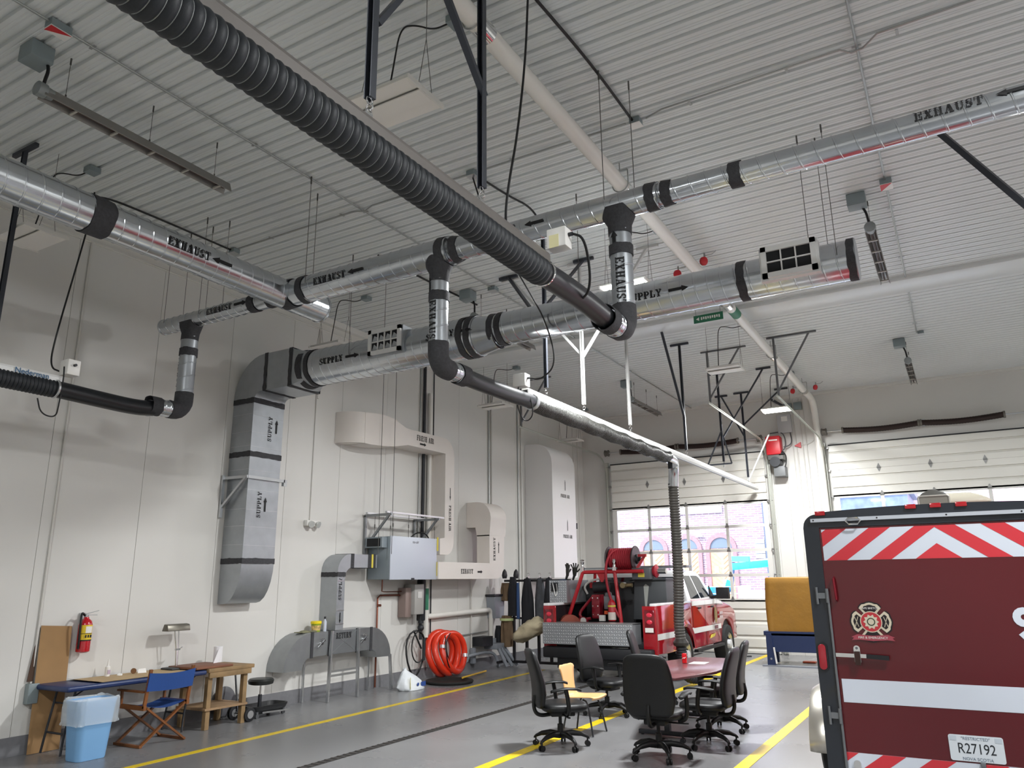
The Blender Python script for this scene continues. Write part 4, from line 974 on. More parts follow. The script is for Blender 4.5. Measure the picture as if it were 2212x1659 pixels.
MB().tube(sag([(-3.04, 18.95, 4.75), (-2.84, 18.95, 4.78), (-2.72, 18.95, 4.86), (-2.72, 18.95, 5.1), (-2.78, 18.95, 5.97)]), .012, 8).build('tube', CONDW, ar_)
for i, x in enumerate((-3.22, -3.14, -3.0, -2.91)):
    conduit(['first', 'second', 'third', 'last'][i] + ' of four white conduits down the pier, counted from the left', [(x, 18.955, 5.9), (x, 18.955, .4)], .011, CONDW)
for i, x in enumerate((-3.25, -3.02)):
    tag(MB().box(x - .09, x + .09, 18.9, 18.968, 5.62, 5.8).build('junction_box', GREYBOX, bevel=.005), ('left' if i == 0 else 'right') + ' one of two grey boxes high on the pier under the ceiling', 'box')
dt = thing('door_bumper', 'dark tubular bumper below the ceiling boxes on the pier', 'bumper', (-3.4, 18.6, 5.6))
MB().cyl((-3.52, 18.4, 5.83), (-3.2, 18.7, 5.62), .03, n=12).build('tube', BLACKM, dt); MB().box(-3.54, -3.46, 18.4, 18.9, 5.8, 5.86).build('bracket', ZINC, dt)

# ================================================================== ventilation unit and white ducts on the left wall
BLK_ARROW = PAINTK
def wall_text(txt, h, y, z, x, parent, u=(0, 1, 0), v=(0, 0, 1), wid=.85, arrow=None):
    o = Vector((x, y, z))
    for w_ in txt.split():
        m = MB(); L = stencil(m, w_, h, on_plane(o, u, v), wid=wid); m.build('stencil_arrow' if w_ in '<>' else 'stencil_lettering', PAINTK, parent, flat=True); o = o + Vector(u) * (L + .35 * h)
fd = thing('fresh_air_duct', 'white boxed fresh air duct hooking over and down to the ventilation unit', 'duct', (-8.57, 10.5, 2.2))
o = [(9.52, 4.46), (9.89, 4.50), (10.05, 4.50), (10.32, 4.48), (10.46, 4.42), (10.63, 4.37), (11.78, 4.37)] + [(11.80 + .34 * math.sin(R(a)), 4.03 + .34 * math.cos(R(a))) for a in range(15, 91, 15)] + [(12.14, 2.42)] + [(11.9 + .24 * math.cos(R(a)), 2.42 - .24 * math.sin(R(a))) for a in range(20, 91, 20)] + [(11.69, 2.18), (11.69, 2.47), (11.84, 2.49), (11.84, 4.075), (10.68, 4.075), (10.34, 4.0), (10.02, 3.96), (9.70, 3.94), (9.52, 3.94)]
MB().prism(o, (-8.776, 0, 0), (0, 1, 0), (0, 0, 1), (.416, 0, 0)).build('casing', DUCTW, fd, ang=30, fix=True)
pl = [(-8.776, 9.25), (-8.64, 9.26), (-8.50, 9.33), (-8.40, 9.43), (-8.36, 9.54), (-8.776, 9.54)]
MB().prism(pl, (0, 0, 3.94), (1, 0, 0), (0, 1, 0), (0, 0, .52)).build('wall_elbow', DUCTW, fd, ang=40, fix=True)
wall_text('FRESH AIR', .10, 10.93, 4.20, -8.356, fd, wid=.62); wall_text('>', .09, 11.02, 4.10, -8.356, fd, wid=1.4)
wall_text('FRESH AIR', .07, 11.97, 3.10, -8.356, fd, (0, 0, -1), (0, 1, 0), .85); wall_text('>', .05, 11.98, 3.44, -8.356, fd, (0, 0, -1), (0, 1, 0), 3.2)
xd = thing('exhaust_air_duct', 'white boxed exhaust air duct leaving the ventilation unit and curling up to the wall', 'duct', (-8.4, 12.8, 1.74))
o = [(11.46, 1.745), (13.45, 1.74)] + [(13.45 + .30 * math.sin(R(a)), 2.04 - .30 * math.cos(R(a))) for a in range(15, 91, 15)] + [(13.78, 2.6), (13.20, 2.6), (13.20, 2.045), (11.46, 2.045)]
MB().prism(o, (-8.52, 0, 0), (0, 1, 0), (0, 0, 1), (.30, 0, 0)).build('casing', DUCTW, xd, ang=30, fix=True)
o = [(-8.775, 3.27), (-8.52, 3.27)] + [(-8.52 + .33 * math.sin(R(a)), 2.94 + .33 * math.cos(R(a))) for a in range(15, 91, 15)] + [(-8.22, 2.58), (-8.52, 2.58), (-8.56, 2.76), (-8.775, 2.76)]
MB().prism(o, (0, 13.2, 0), (1, 0, 0), (0, 0, 1), (0, .62, 0)).build('wall_elbow', DUCTW, xd, ang=30, fix=True)
wall_text('EXHAUST', .085, 12.18, 1.84, -8.216, xd, wid=.68); wall_text('>', .09, 12.75, 1.83, -8.216, xd, wid=1.3)
wall_text('EXHAUST', .075, 13.42, 2.10, -8.216, xd, (0, 0, 1), (0, -1, 0), .85); wall_text('>', .06, 13.58, 2.24, -8.216, xd, (0, 0, 1), (0, -1, 0), 2.6)
un = thing('ventilation_unit', 'pale grey heat recovery ventilation unit hung on the left wall', 'ventilation unit', (-8.5, 10.8, 1.74))
UNITM = mat('unit_front_pale', 'bfc4cf', .4); UNITS = mat('unit_side_grey', '8d979d', .45, .2)
MB().box(-8.74, -8.275, 10.15, 11.45, 1.745, 2.445).build('casing', UNITS, un, bevel=.006)
MB().box(-8.277, -8.258, 10.15, 11.455, 1.738, 2.452).build('front_panel', UNITM, un, bevel=.004)
MB().box(-8.262, -8.25, 10.72, 10.80, 1.725, 1.765).build('latch', BLACKM, un)
MB().box(-8.70, -8.34, 10.02, 10.15, 2.26, 2.43).build('spigot_collar', UNITS, un)
MB().box(-8.66, -8.38, 10.01, 10.022, 2.28, 2.41).build('dark_port', GRD, un)
for z in (2.24, 1.80): MB().box(-8.26, -8.245, 11.455, 11.485, z, z + .24).build('yellow_tape', mat('yellow_tape', 'd9c64a', .5), un)
flat_text('maker_lettering', 'nu-air', .075, (-8.256, 10.83, 2.37), (0, 1, 0), (0, 0, 1), mat('grey_print', '8e8f93', .6), un)
MB().tube(sag([(-8.5, 10.95, 2.44), (-8.45, 11.1, 2.56), (-8.4, 11.3, 2.55), (-8.4, 11.42, 2.44)]), .012, 8).build('drain_loop', CABLE, un)
fr_ = thing('unit_bracket', 'steel channel frame with diagonal braces above the ventilation unit', 'bracket', (-8.5, 10.6, 2.4))
CHAN = mat('frame_channel', '8a8d8f', .4, .6)
for i, y in enumerate((10.06, 11.42)):
    MB().box(-8.77, -8.73, y - .02, y + .02, 2.12, 2.80).build('upright', CHAN, fr_)
    MB().bar((-8.76, y, 2.80), (-8.18, y, 2.80), .04, .04).build('top_arm', CHAN, fr_)
    MB().bar((-8.74, y, 2.26), (-8.24, y, 2.79), .035, .035).build('diagonal', CHAN, fr_)
for x in (-8.66, -8.24): MB().bar((x, 9.98, 2.835), (x, 11.62, 2.835), .045, .03).build('cross_channel', ZINC, fr_)
for x in (-8.66, -8.26):
    for y in (10.2, 10.62, 11.38): MB().cyl((x, y, 2.44), (x, y, 2.83), .004, n=6).cyl((x, y, 2.60), (x, y, 2.66), .009, n=6).build('suspension_rod', ROD, fr_)
for i, (y, x) in enumerate(((9.88, -8.3), (10.1, -8.2))):
    tag(MB().cyl((x, y, 2.15), (x, y, 5.99), .005, n=6).build('hanger_rod', ROD), ('left' if i == 0 else 'right') + ' one of two long rods dropping past the white fresh air duct', 'rod')

ss = thing('supply_branch_duct', 'narrow galvanised supply duct bending from the ventilation unit down to the return box', 'duct', (-8.6, 9.2, 1.0))
o = [(9.1, 1.0), (9.1, 1.85)] + [(9.38 - .28 * math.cos(R(a)), 1.86 + .28 * math.sin(R(a))) for a in range(15, 91, 15)] + [(10.02, 2.14), (10.02, 1.93), (9.42, 1.93)] + [(9.42 - .15 * math.sin(R(a)), 1.78 + .15 * math.cos(R(a))) for a in range(20, 91, 20)] + [(9.27, 1.0)]
MB().prism(o, (-8.775, 0, 0), (0, 1, 0), (0, 0, 1), (.34, 0, 0)).build('casing', GALVD, ss, ang=30, fix=True)
for i, (y0, y1) in enumerate(((9.39, 9.46), (9.80, 9.87), (9.92, 9.98))):
    m = MB(); e = .006; a, b, c, d = -8.775 - 0, -8.435 + e, 1.93 - e, 2.14 + e
    m.box(b - e - .002, b, y0, y1, c, d); m.box(-8.775, b, y0, y1, d - .004, d); m.box(-8.775, b, y0, y1, c, c + .004); m.build('sealant_band', SEAL, ss)
MB().box(-8.43, -8.424, 9.875, 9.915, 1.93, 2.145).build('yellow_label', mat('yellow_tape', 'd9c64a'), ss)
m = MB(); rband(m, 'z', 1.79, 1.86, -8.77, -8.435, 9.1, 9.27, 40); m.build('sealant_band', SEAL, ss, flat=True)
m = MB()
for z in (1.08, 1.28, 1.72): m.box(-8.437, -8.428, 9.1, 9.27, z, z + .018)
m.build('drive_cleats', ZINC, ss)
wall_text('SUPPLY', .06, 9.20, 1.44, -8.43, ss, (0, 0, 1), (0, -1, 0), .95); wall_text('>', .05, 9.165, 1.26, -8.43, ss, (0, 0, -1), (0, 1, 0), 2.1)

rt = thing('return_duct', 'low galvanised return duct with two curved ends standing against the left wall', 'duct', (-8.6, 9.3, 0))
MBR = mat('return_duct_steel', '9a9d9f', .38, .8, nscale=7, namt=.06, rvar=.04)
def quarter(cy, cz, ry, rz, a0, a1, n=8): return [(cy + ry * math.cos(R(a0 + (a1 - a0) * i / n)), cz + rz * math.sin(R(a0 + (a1 - a0) * i / n))) for i in range(n + 1)]
o = quarter(8.62, .49, .52, .50, 180, 90) + quarter(9.93, .52, .51, .48, 90, 0) + [(10.09, .53)] + quarter(9.93, .53, .16, .13, 0, 90, 4) + quarter(8.62, .49, .165, .165, 90, 180, 4)
MB().prism(o, (-8.775, 0, 0), (0, 1, 0), (0, 0, 1), (.34, 0, 0)).build('casing', MBR, rt, ang=30, fix=True)
MB().box(-8.436, -8.426, 9.02, 9.58, .66, .99).build('return_panel', mat('return_panel_steel', '8d9093', .4, .75), rt)
m = MB()
for a, b, c, d in ((9.03, .67, 9.57, .98), (9.03, .98, 9.57, .67)): m.bar((-8.424, a, b), (-8.424, c, d), .003, .004)
m.build('cross_break', ZINC, rt)
for y in (8.63, 8.99, 9.60, 9.94): MB().box(-8.437, -8.425, y - .03, y + .02, .64, 1.005).build('sealant_band', SEAL, rt)
wall_text('RETURN', .085, 9.12, .875, -8.422, rt, wid=.62)
for y in (8.80, 9.74):
    m = MB(); m.cyl((-8.435, y, .83), (-8.39, y, .83), .02, n=12); m.tube(arcpts((-8.40, y, .83), .075, R(20), R(120), 8, (0, 1, 0), (0, 0, 1)), .008, 6); m.bar((-8.40, y - .08, .78), (-8.40, y + .06, .88), .02, .012)
    m.build('damper_handle', CHROME, rt)
for y0, y1, x in ((9.0, 8.93, -8.40), (9.59, 9.575, -8.40), (10.44, 10.46, -8.45)):
    MB().bar((x + .0, y0, 1.0 if y0 < 10 else .55), (x + .03, y1, .005), .045, .03).build('leg', ZINC, rt)
for z in (.36, .42): MB().bar((-8.385, 8.96, z), (-8.385, 9.585, z), .012, .03).build('leg_crossbar', ZINC, rt)
for y in (8.75, 10.2): MB().bar((-8.7, y, .64 if y < 9 else .53), (-8.7, y, .005), .03, .03).build('leg', ZINC, rt)
# things left on the return duct
bu = thing('bucket', 'yellow lidded bucket with a fruit label on the return duct', 'bucket', (-8.60, 8.86, .99))
MB().lathe([(0, .062), (.11, .075)], (-8.60, 8.86, .992), (0, 0, 1), 24).build('tub', mat('bucket_green', '8fa32a', .45), bu)
MB().lathe([(.0, .06), (.012, .082), (.045, .082), (.05, .07)], (-8.60, 8.86, 1.095), (0, 0, 1), 24).build('lid', mat('bucket_yellow', 'f0d616', .4), bu)
MB().lathe([(.02, .0655), (.09, .0735)], (-8.60, 8.86, .992), (0, 0, 1), 24, 0, 0).build('fruit_label', mat('fruit_label', 'd8b070', .5, nscale=24, namt=.6), bu)
bo = thing('bottle', 'slim pale bottle with a black cap beside the yellow bucket', 'bottle', (-8.52, 8.96, .99))
MB().lathe([(0, .028), (.14, .028), (.165, .014), (.18, .014)], (-8.52, 8.96, .992), (0, 0, 1), 16).build('body', mat('bottle_grey', 'b9bfcc', .4), bo)
MB().cyl((-8.52, 8.96, 1.172), (-8.52, 8.96, 1.205), .016, n=12).build('cap', BLACKM, bo)
m = MB()
m.prism([(-.2, -.06), (.2, -.05), (.22, .05), (-.16, .07)], (-8.60, 8.68, .992), (0, 1, 0), (1, 0, 0), (0, 0, .012)); m.ball((-8.6, 8.62, 1.0), .06, .08, .025); m.ball((-8.55, 8.75, 1.0), .05, .07, .02)
tag(m.build('work_gloves', mat('work_cloth', '77755c', .9, nscale=20, namt=.3)), 'heap of olive work gloves and cloth on the left of the return duct', 'gloves')

# pipes on the wall behind the unit
def wpipe(label, px, py, x, r, z0, z1, m_): 
    return tag(MB().cyl((x, px, z0), (x, px, z1), r, n=14).build('riser_pipe', m_), label, 'pipe', 'pipes on the left wall')
wpipe('thin grey conduit left of the black wall pipe behind the fresh air duct', (-8.76, 11.549, 4.341)[1], 0, -8.76, .012, 1.9, 5.9, CONDUIT)
wpipe('black wall pipe rising behind the white fresh air duct', (-8.74, 11.655, 4.355)[1], 0, -8.74, .03, .9, 5.85, BLACKM)
wpipe('white wall pipe right of the black one behind the fresh air duct', (-8.71, 11.809, 4.376)[1], 0, -8.71, .048, 2.2, 5.3, PIPEW)
wpipe('thin dark conduit right of the white wall pipe', (-8.76, 11.984, 4.407)[1], 0, -8.76, .012, .2, 5.9, BLACKM)
wpipe('left of the grey twin conduits between the white ducts', (-8.76, 14.05, 4.207)[1], 0, -8.76, .02, 3.2, 5.8, CONDUIT)
wpipe('right of the grey twin conduits between the white ducts', (-8.76, 14.166, 4.221)[1], 0, -8.76, .02, 3.2, 5.8, CONDW)
wpipe('grey conduit left of the white fresh air column', (-8.76, 15.334, 3.294)[1], 0, -8.76, .014, .4, 5.8, CONDUIT)
wpipe('pale conduit close beside the white fresh air column', (-8.76, 15.486, 3.306)[1], 0, -8.76, .014, .4, 5.8, CONDW)
wpipe('thin white conduit dropping to the emergency light', (-8.77, 8.781, 3.401)[1], 0, -8.77, .009, 2.62, 5.78, CONDW)
wpipe('white conduit at the far left dropping to the low grey box', 4.85, 0, -8.765, .013, .6, 5.78, CONDW)
wpipe('thin conduit bending over the supply duct near the left wall', (-8.76, 8.8, 5.518)[1], 0, -8.76, .016, 4.6, 5.75, CONDW)
tag(MB().box(-8.778, -8.70, 4.80, 4.91, .50, .70).build('outlet_box', GREYBOX, bevel=.006), 'grey electrical box low on the left wall behind the cardboard', 'box')
em = thing('emergency_light', 'white twin lamp emergency light on the left wall', 'emergency light', (-8.74, 8.80, 2.55))
MB().box(-8.778, -8.70, 8.66, 8.94, 2.555, 2.645).build('body', WHITEP, em, bevel=.012)
for y in (8.74, 8.87): MB().lathe([(0, .02), (.02, .05), (.05, .052)], (-8.71, y, 2.59), (1, .3 * (1 if y > 8.8 else -1), -.3), 16).build('lamp', mat('lamp_lens', 'd9dbd8', .15, .3), em)

# fresh air column near the corner
fc = thing('fresh_air_column', 'tall white fresh air column duct hanging on the wall near the left bay door', 'duct', (-8.4, 16.3, 1.75))
o = [(-8.775, 1.755), (-8.06, 1.755), (-8.06, 4.35)] + [(-8.5 + .44 * math.cos(R(a)), 4.36 + .48 * math.sin(R(a))) for a in range(15, 91, 15)] + [(-8.775, 4.84)]
MB().prism(o, (0, 15.70, 0), (1, 0, 0), (0, 0, 1), (0, 1.22, 0)).build('casing', mat('white_column', 'e3e1df', .5), fc, ang=30, fix=True)
for z, y in ((3.60, 16.12), (2.66, 16.2)):
    wall_text('FRESH AIR', .075, y, z, -8.056, fc, wid=.78)
    MB().prism([(-.012, 0), (.012, 0), (.012, .2), (0, .26), (-.012, .2)], (-8.056, y + .24, z + .17), (0, 1, 0), (0, 0, 1), (.001, 0, 0)).build('stencil_arrow', PAINTK, fc, flat=True)
wh = thing('loudspeaker', 'small white and black wall speaker right of the fresh air column', 'speaker', (-8.68, 17.9, 2.95))
MB().box(-8.775, -8.55, 17.75, 18.05, 2.93, 3.2).build('case', WHITEP, wh, bevel=.03); MB().box(-8.56, -8.545, 17.79, 18.01, 2.97, 3.12).build('grille', BLACKM, wh)
pc = thing('pull_cord', 'thin conduit ending in a round white plate right of the column', 'conduit', (-8.77, 18.2, 2.2))
MB().cyl((-8.77, 18.35, 2.25), (-8.77, 18.35, 5.7), .012, n=8).build('tube', CONDW, pc); MB().cyl((-8.775, 18.35, 2.2), (-8.74, 18.35, 2.2), .07, n=20).build('plate', WHITEP, pc)
tag(MB().cyl((-8.77, 18.62, 1.9), (-8.77, 18.62, 5.7), .012, n=8).cyl((-8.775, 18.62, 1.86), (-8.74, 18.62, 1.86), .03, n=12).build('pull_cord', CONDW), 'thin conduit nearest the corner by the left bay door', 'conduit')

# plumbing under the unit
COPPER = mat('copper_pipe', '7b4a3a', .35, .7)
cp = thing('copper_pipe', 'copper pipe running from the floor up to the gas box under the ventilation unit', 'pipe', (-8.74, 10.5, 0))
MB().tube([(-8.73, 10.42, .02), (-8.73, 10.42, 1.44), (-8.73, 10.48, 1.48), (-8.73, 11.0, 1.48), (-8.73, 11.05, 1.45), (-8.73, 11.05, 1.2)], .016, 10).build('riser', COPPER, cp)
MB().cyl((-8.73, 10.42, 1.32), (-8.66, 10.42, 1.32), .022, n=10).build('valve', COPPER, cp)
MB().tube(sag([(-8.5, 10.25, 1.74), (-8.5, 10.25, 1.58), (-8.55, 10.3, 1.54), (-8.7, 10.9, 1.54), (-8.7, 11.1, 1.54)]), .010, 8).build('drain_tube', COPPER, cp)
gb = thing('pump_controller', 'grey control box with hanging black hose under the ventilation unit', 'control box', (-8.65, 11.35, 1.0))
MB().box(-8.76, -8.52, 11.18, 11.45, 1.14, 1.66).build('case', mat('controller_grey', 'a8a6a2', .4), gb, bevel=.012)
MB().box(-8.77, -8.60, 11.02, 11.18, 1.10, 1.60).build('side_case', mat('controller_pinkish', '8c7a74', .5), gb, bevel=.008)
MB().prism([(-.06, 0), (.06, 0), (.06, .11), (-.06, .11)], (-8.517, 11.32, 1.42), (0, 1, 0), (0, 0, 1), (.004, 0, 0)).build('label_plate', mat('label_grey', 'd2d0cc', .5), gb)
MB().box(-8.70, -8.56, 11.46, 11.56, 1.02, 1.74).build('black_pipe', BLACKM, gb, bevel=.02)
m = MB(); m.cyl((-8.62, 11.5, .98), (-8.62, 11.5, 1.12), .05, n=14); m.ball((-8.62, 11.5, .9), .06); m.cyl((-8.62, 11.5, .7), (-8.62, 11.5, .9), .03, n=12); m.build('filter', BLACKM, gb)
hs = [(-8.62, 11.40, .86)] + [(-8.62 + .03 * math.sin(a * 2), 11.36 + .26 * math.cos(a), .48 + .38 * math.sin(a)) for a in (R(t) for t in range(100, 480, 20))] + [(-8.6, 11.5, .55)]
MB().tube(hs, .016, 8).build('black_hose', CABLE, gb)
MB().tube([(-8.6 + .02 * math.cos(a), 11.42 + .17 * math.cos(a), .58 + .26 * math.sin(a)) for a in (R(t) for t in range(90, 440, 20))], .011, 8).build('inner_hose', CABLE, gb)
MB().cyl((-8.58, 11.55, .35), (-8.58, 11.55, .72), .03, n=10).build('nozzle', BLACKM, gb)
dwn = thing('drain_pipe', 'white drain pipe with a green marker running along the wall to the corner sink', 'pipe', (-8.7, 12.5, .5))
MB().cyl((-8.70, 11.75, .72), (-8.70, 11.75, 1.74), .05, n=18).build('standpipe', PIPEW, dwn)
MB().cyl((-8.70, 11.75, 1.20), (-8.70, 11.75, 1.58), .0515, n=18).build('green_marker', mat('marker_green', '2f7a5c'), dwn)
MB().tube([(-8.70, 11.78, 1.08), (-8.70, 13.92, 1.12)] + [tuple(p) for p in arcpts((-8.70, 13.92, 1.02), .10, PI / 2, 0, 5, (0, 1, 0), (0, 0, 1))] + [(-8.70, 14.02, .42)], .048, 18).build('run', PIPEW, dwn)
MB().tube([(-8.74, 11.82, .98), (-8.74, 11.82, .68), (-8.74, 12.0, .66), (-8.74, 13.95, .70)], .010, 8).build('small_line', CONDUIT, dwn)
MB().cyl((-8.75, 13.35, 1.75), (-8.75, 13.35, .40), .014, n=10).build('vertical_line', CONDW, dwn)
MB().cyl((-8.76, 11.86, .55), (-8.76, 11.86, 1.02), .010, n=8).build('lead', CONDUIT, dwn)
tag(MB().ball((-8.73, 11.9, .26), .035, .03, .09).cyl((-8.76, 11.9, .3), (-8.76, 11.9, .6), .008, n=8).build('hose_tap', ZINC, ang=60), 'small zinc hose tap on the wall left of the orange coil', 'tap')
GREYP = mat('grey_plastic_fitting', '8b9097', .45)
sk = thing('hose_drain_station', 'grey drain fitting with angled tubes on the wall between orange coil and gear rack', 'drain fitting', (-8.5, 14.0, 0))
MB().tube(sag([(-8.7, 12.95, .26), (-8.62, 13.2, .3), (-8.6, 13.7, .32), (-8.55, 13.95, .26), (-8.5, 14.0, .02)]), .03, 12).build('swan_pipe', GREYP, sk)
MB().prism([(0, 0), (.28, .02), (.24, -.13), (.08, -.17)], (-8.70, 12.75, .33), (0, 1, 0), (0, 0, 1), (.12, 0, 0)).build('spout_shield', GREYP, sk)
MB().box(-8.76, -8.66, 13.3, 13.4, .12, .42).build('valve_body', GREYP, sk, bevel=.02)
MB().box(-8.76, -8.52, 13.42, 13.8, .44, .62).build('black_backplate', BLACKM, sk)
MB().box(-8.74, -8.42, 13.8, 14.2, .36, .47).build('manifold', GREYP, sk, bevel=.015)
MB().cyl((-8.66, 14.03, .40), (-8.66, 14.03, .56), .07, n=16).build('funnel', GREYP, sk)
for i in range(3): MB().cyl((-8.45, 13.9 + .11 * i, .38), (-8.30 + .03 * i, 13.98 + .16 * i, .03), .035, n=12).build('angled_tube', GREYP, sk)
tb = thing('hose_holder', 'grey slotted plastic bin on the wall behind the hanging jackets', 'bin', (-8.65, 14.0, .9))
MB().prism([(0, 1.38), (.42, 1.42), (.38, .95), (.06, .95)], (-8.775, 13.95, 0), (0, 1, 0), (0, 0, 1), (.2, 0, 0)).build('bin', GREYP, tb)
MB().box(-8.775, -8.55, 13.92, 14.4, 1.39, 1.43).build('rim', BLACKM, tb)

# orange coil of hose, black mat, pole, bag
OR = mat('orange_hose', 'e0381c', .35, coat=.2)
oc = thing('hose_coil', 'coil of thick orange hose leaning on the left wall', 'hose coil', (-8.45, 12.25, 0))
for i, (dx, dy, rr) in enumerate(((0, 0, .375), (.11, .05, .36), (.16, .20, .35))):
    M = Matrix.Translation((-8.62 + dx, 12.12 + dy, .425)) @ Matrix.Rotation(R(-7 - 3 * i), 4, 'Y')
    m = MB(); m.tube([M @ Vector((.03 * math.sin(2 * a), rr * math.cos(a), (rr - .01) * math.sin(a))) for a in (2 * PI * k / 40 for k in range(40))], .058, 14, closed=True); m.build('coil', OR, oc, ang=60)
for k, a in enumerate((70, 160, 250, 345)):
    M = Matrix.Translation((-8.46, 12.32, .425)) @ Matrix.Rotation(R(-13), 4, 'Y'); c = M @ Vector((0, .35 * math.cos(R(a)), .34 * math.sin(R(a)))); d = M.to_3x3() @ Vector((0, -math.sin(R(a)), math.cos(R(a))))
    MB().cyl(c - d * .03, c + d * .03, .0605, n=14).build('silver_band', mat('silver_tape', 'cfd0d4', .3, .4), oc)
MB().tube(sag([(-8.40, 11.95, .75), (-8.36, 11.92, .5), (-8.34, 11.98, .2), (-8.36, 12.2, .1), (-8.42, 12.1, .3), (-8.40, 11.95, .6), (-8.39, 12.1, .78)]), .010, 8).build('tie_rope', CABLE, oc)
m = MB(); m.lathe([(.001, .40), (.03, .42), (.05, .41), (.045, .33), (.02, .30)], (-8.02, 11.55, 0), (0, 0, 1), 40)
tag(m.build('rubber_ring_mat', mat('matte_black_rubber', '1b1b18', .8)), 'flat round black rubber tub lying before the orange coil', 'tub')
tag(MB().cyl((-7.86, 11.72, .075), (-8.25, 13.1, .03), .017, n=12).build('pole', mat('yellow_pole', 'e3b53a', .45)), 'yellow wooden pole lying over the black tub', 'pole')
m = MB()
rg = []
for i, (z, s) in enumerate(((0.004, 1), (.04, 1.04), (.12, .88), (.2, .62), (.27, .3), (.30, .12), (.33, .14))):
    ring = []
    for k in range(28):
        a = 2 * PI * k / 28; nz = noise.noise((math.cos(a) * 2, math.sin(a) * 2, z * 7)); s2 = s * (1 + .16 * nz * (0 if i < 1 else 1))
        ring.append((-8.12 + .16 * s2 * math.cos(a) - .05 * (z / .3), 10.62 + .28 * s2 * math.sin(a) - .12 * (z / .3), z + (.02 * nz if i else 0)))
    rg.append(ring)
m.loft(rg); bg = thing('sack', 'crumpled white sack with blue print beside the return duct leg', 'sack', (-8.12, 10.6, 0))
m.build('bag', mat('white_woven_sack', 'dfe3e6', .6, nscale=10, namt=.04, bump=.4, bscale=18), bg, ang=60)
MB().box(-7.962, -7.957, 10.66, 10.78, .05, .12).build('blue_print', mat('blue_sack_print', '2b4a8f', .6), bg)
MB().lathe([(0, .02), (.004, .028), (.008, .02)], (-7.965, 10.58, .09), (1, 0, 0), 18).build('round_print', mat('blue_sack_print', '2b4a8f', .6), bg)
MB().bar((-7.99, 10.42, .03), (-8.03, 10.46, .2), .003, .03).build('yellow_print', mat('yellow_tape', 'd9c64a'), bg)

# ================================================================== things along the left wall
tag(MB().prism([(4.868, .004), (5.205, .004), (5.205, 1.262), (4.868, 1.285)], (-8.70, 0, 0), (0, 1, 0), (-.04, 0, 1), (.006, 0, 0)).build('cardboard_sheet', mat('brown_cardboard', '9c7a52', .85, nscale=6, namt=.05)), 'large sheet of brown cardboard leaning on the left wall behind the blue table', 'cardboard')
tag(MB().prism([(4.80, .72), (4.86, .72), (4.86, 1.12), (4.84, 1.10)], (-8.745, 0, 0), (0, 1, 0), (-.02, 0, 1), (.01, 0, 0)).build('dark_board', mat('dark_board', '4a3426', .8)), 'narrow dark board edge leaning behind the cardboard sheet', 'board')
ex = thing('fire_extinguisher', 'red fire extinguisher with a yellow label hung on the left wall', 'fire extinguisher', (-8.68, 5.32, .97))
MB().lathe([(0, .05), (.015, .072), (.30, .072), (.34, .06), (.365, .03), (.385, .026)], (-8.68, 5.32, .972), (0, 0, 1), 24).build('cylinder', REDP, ex)
m = MB()
for i in range(9):
    a0, a1 = R(-62 + i * 12), R(-62 + (i + 1) * 12); m.add([(-8.68 + .0735 * math.cos(a), 5.32 + .0735 * math.sin(a), z) for a in (a0, a1) for z in (1.10, 1.27)], [(0, 2, 3, 1)])
m.build('yellow_label', mat('extinguisher_label', 'e3c22a', .5), ex)
m = MB()
for i in range(9):
    a0, a1 = R(-62 + i * 12), R(-62 + (i + 1) * 12)
    for z0, z1 in ((1.100, 1.113), (1.175, 1.181)): m.add([(-8.68 + .0745 * math.cos(a), 5.32 + .0745 * math.sin(a), z) for a in (a0, a1) for z in (z0, z1)], [(0, 2, 3, 1)])
m.build('label_bars', PAINTK, ex)
m = MB()
for i in range(5):
    a0, a1 = R(-25 + i * 12), R(-25 + (i + 1) * 12); m.add([(-8.68 + .0747 * math.cos(a), 5.32 + .0747 * math.sin(a), z) for a in (a0, a1) for z in (1.185, 1.255)], [(0, 2, 3, 1)])
m.build('white_label', WHITEP, ex)
for i, yy in enumerate((-.028, 0, .028)): MB().box(-8.607, -8.6045, 5.32 + yy - .007, 5.32 + yy + .009, 1.135, 1.165).build('label_letter', PAINTK, ex)
MB().cyl((-8.68, 5.32, 1.35), (-8.68, 5.32, 1.385), .022, n=12).bar((-8.68, 5.30, 1.385), (-8.58, 5.40, 1.425), .02, .008).bar((-8.68, 5.31, 1.375), (-8.59, 5.39, 1.375), .018, .008).build('valve_handle', ZINC, ex)
MB().tube(sag([(-8.68, 5.30, 1.37), (-8.66, 5.25, 1.41), (-8.62, 5.22, 1.34), (-8.63, 5.235, 1.1), (-8.64, 5.24, 1.02)]), .012, 8).build('discharge_hose', CABLE, ex)
MB().box(-8.778, -8.745, 5.29, 5.35, 1.05, 1.40).build('wall_hook', ZINC, ex)

TZ = .69
bt = thing('folding_table', 'long folding table under a dark blue cover against the left wall', 'table', (-8.45, 5.8, 0))
NAVY = mat('navy_vinyl_cover', '23345f', .38, nscale=5, namt=.12, bump=.08, bscale=30)
MB().box(-8.76, -8.13, 4.88, 6.585, TZ - .055, TZ).build('covered_top', NAVY, bt, bevel=.022, seg=3)
def fold_leg(y, name='leg_frame'):
    for x in (-8.58, -8.25):
        MB().tube(sag([(x, y + .10, TZ - .05), (x, y + .03, .22), (x + (.0 if x < -8.4 else .03), y - .0, .02)]), .012, 8).build('leg', BLACKM, bt)
    MB().tube([(-8.58, y + .03, .22), (-8.25, y + .03, .22)], .011, 8).build('leg_brace', BLACKM, bt); MB().tube([(-8.58, y + .09, .5), (-8.25, y + .09, .5)], .009, 8).build('leg_brace', BLACKM, bt)
    MB().tube([(-8.42, y + .09, .5), (-8.42, y + .35, TZ - .05)], .008, 8).build('fold_strut', BLACKM, bt)
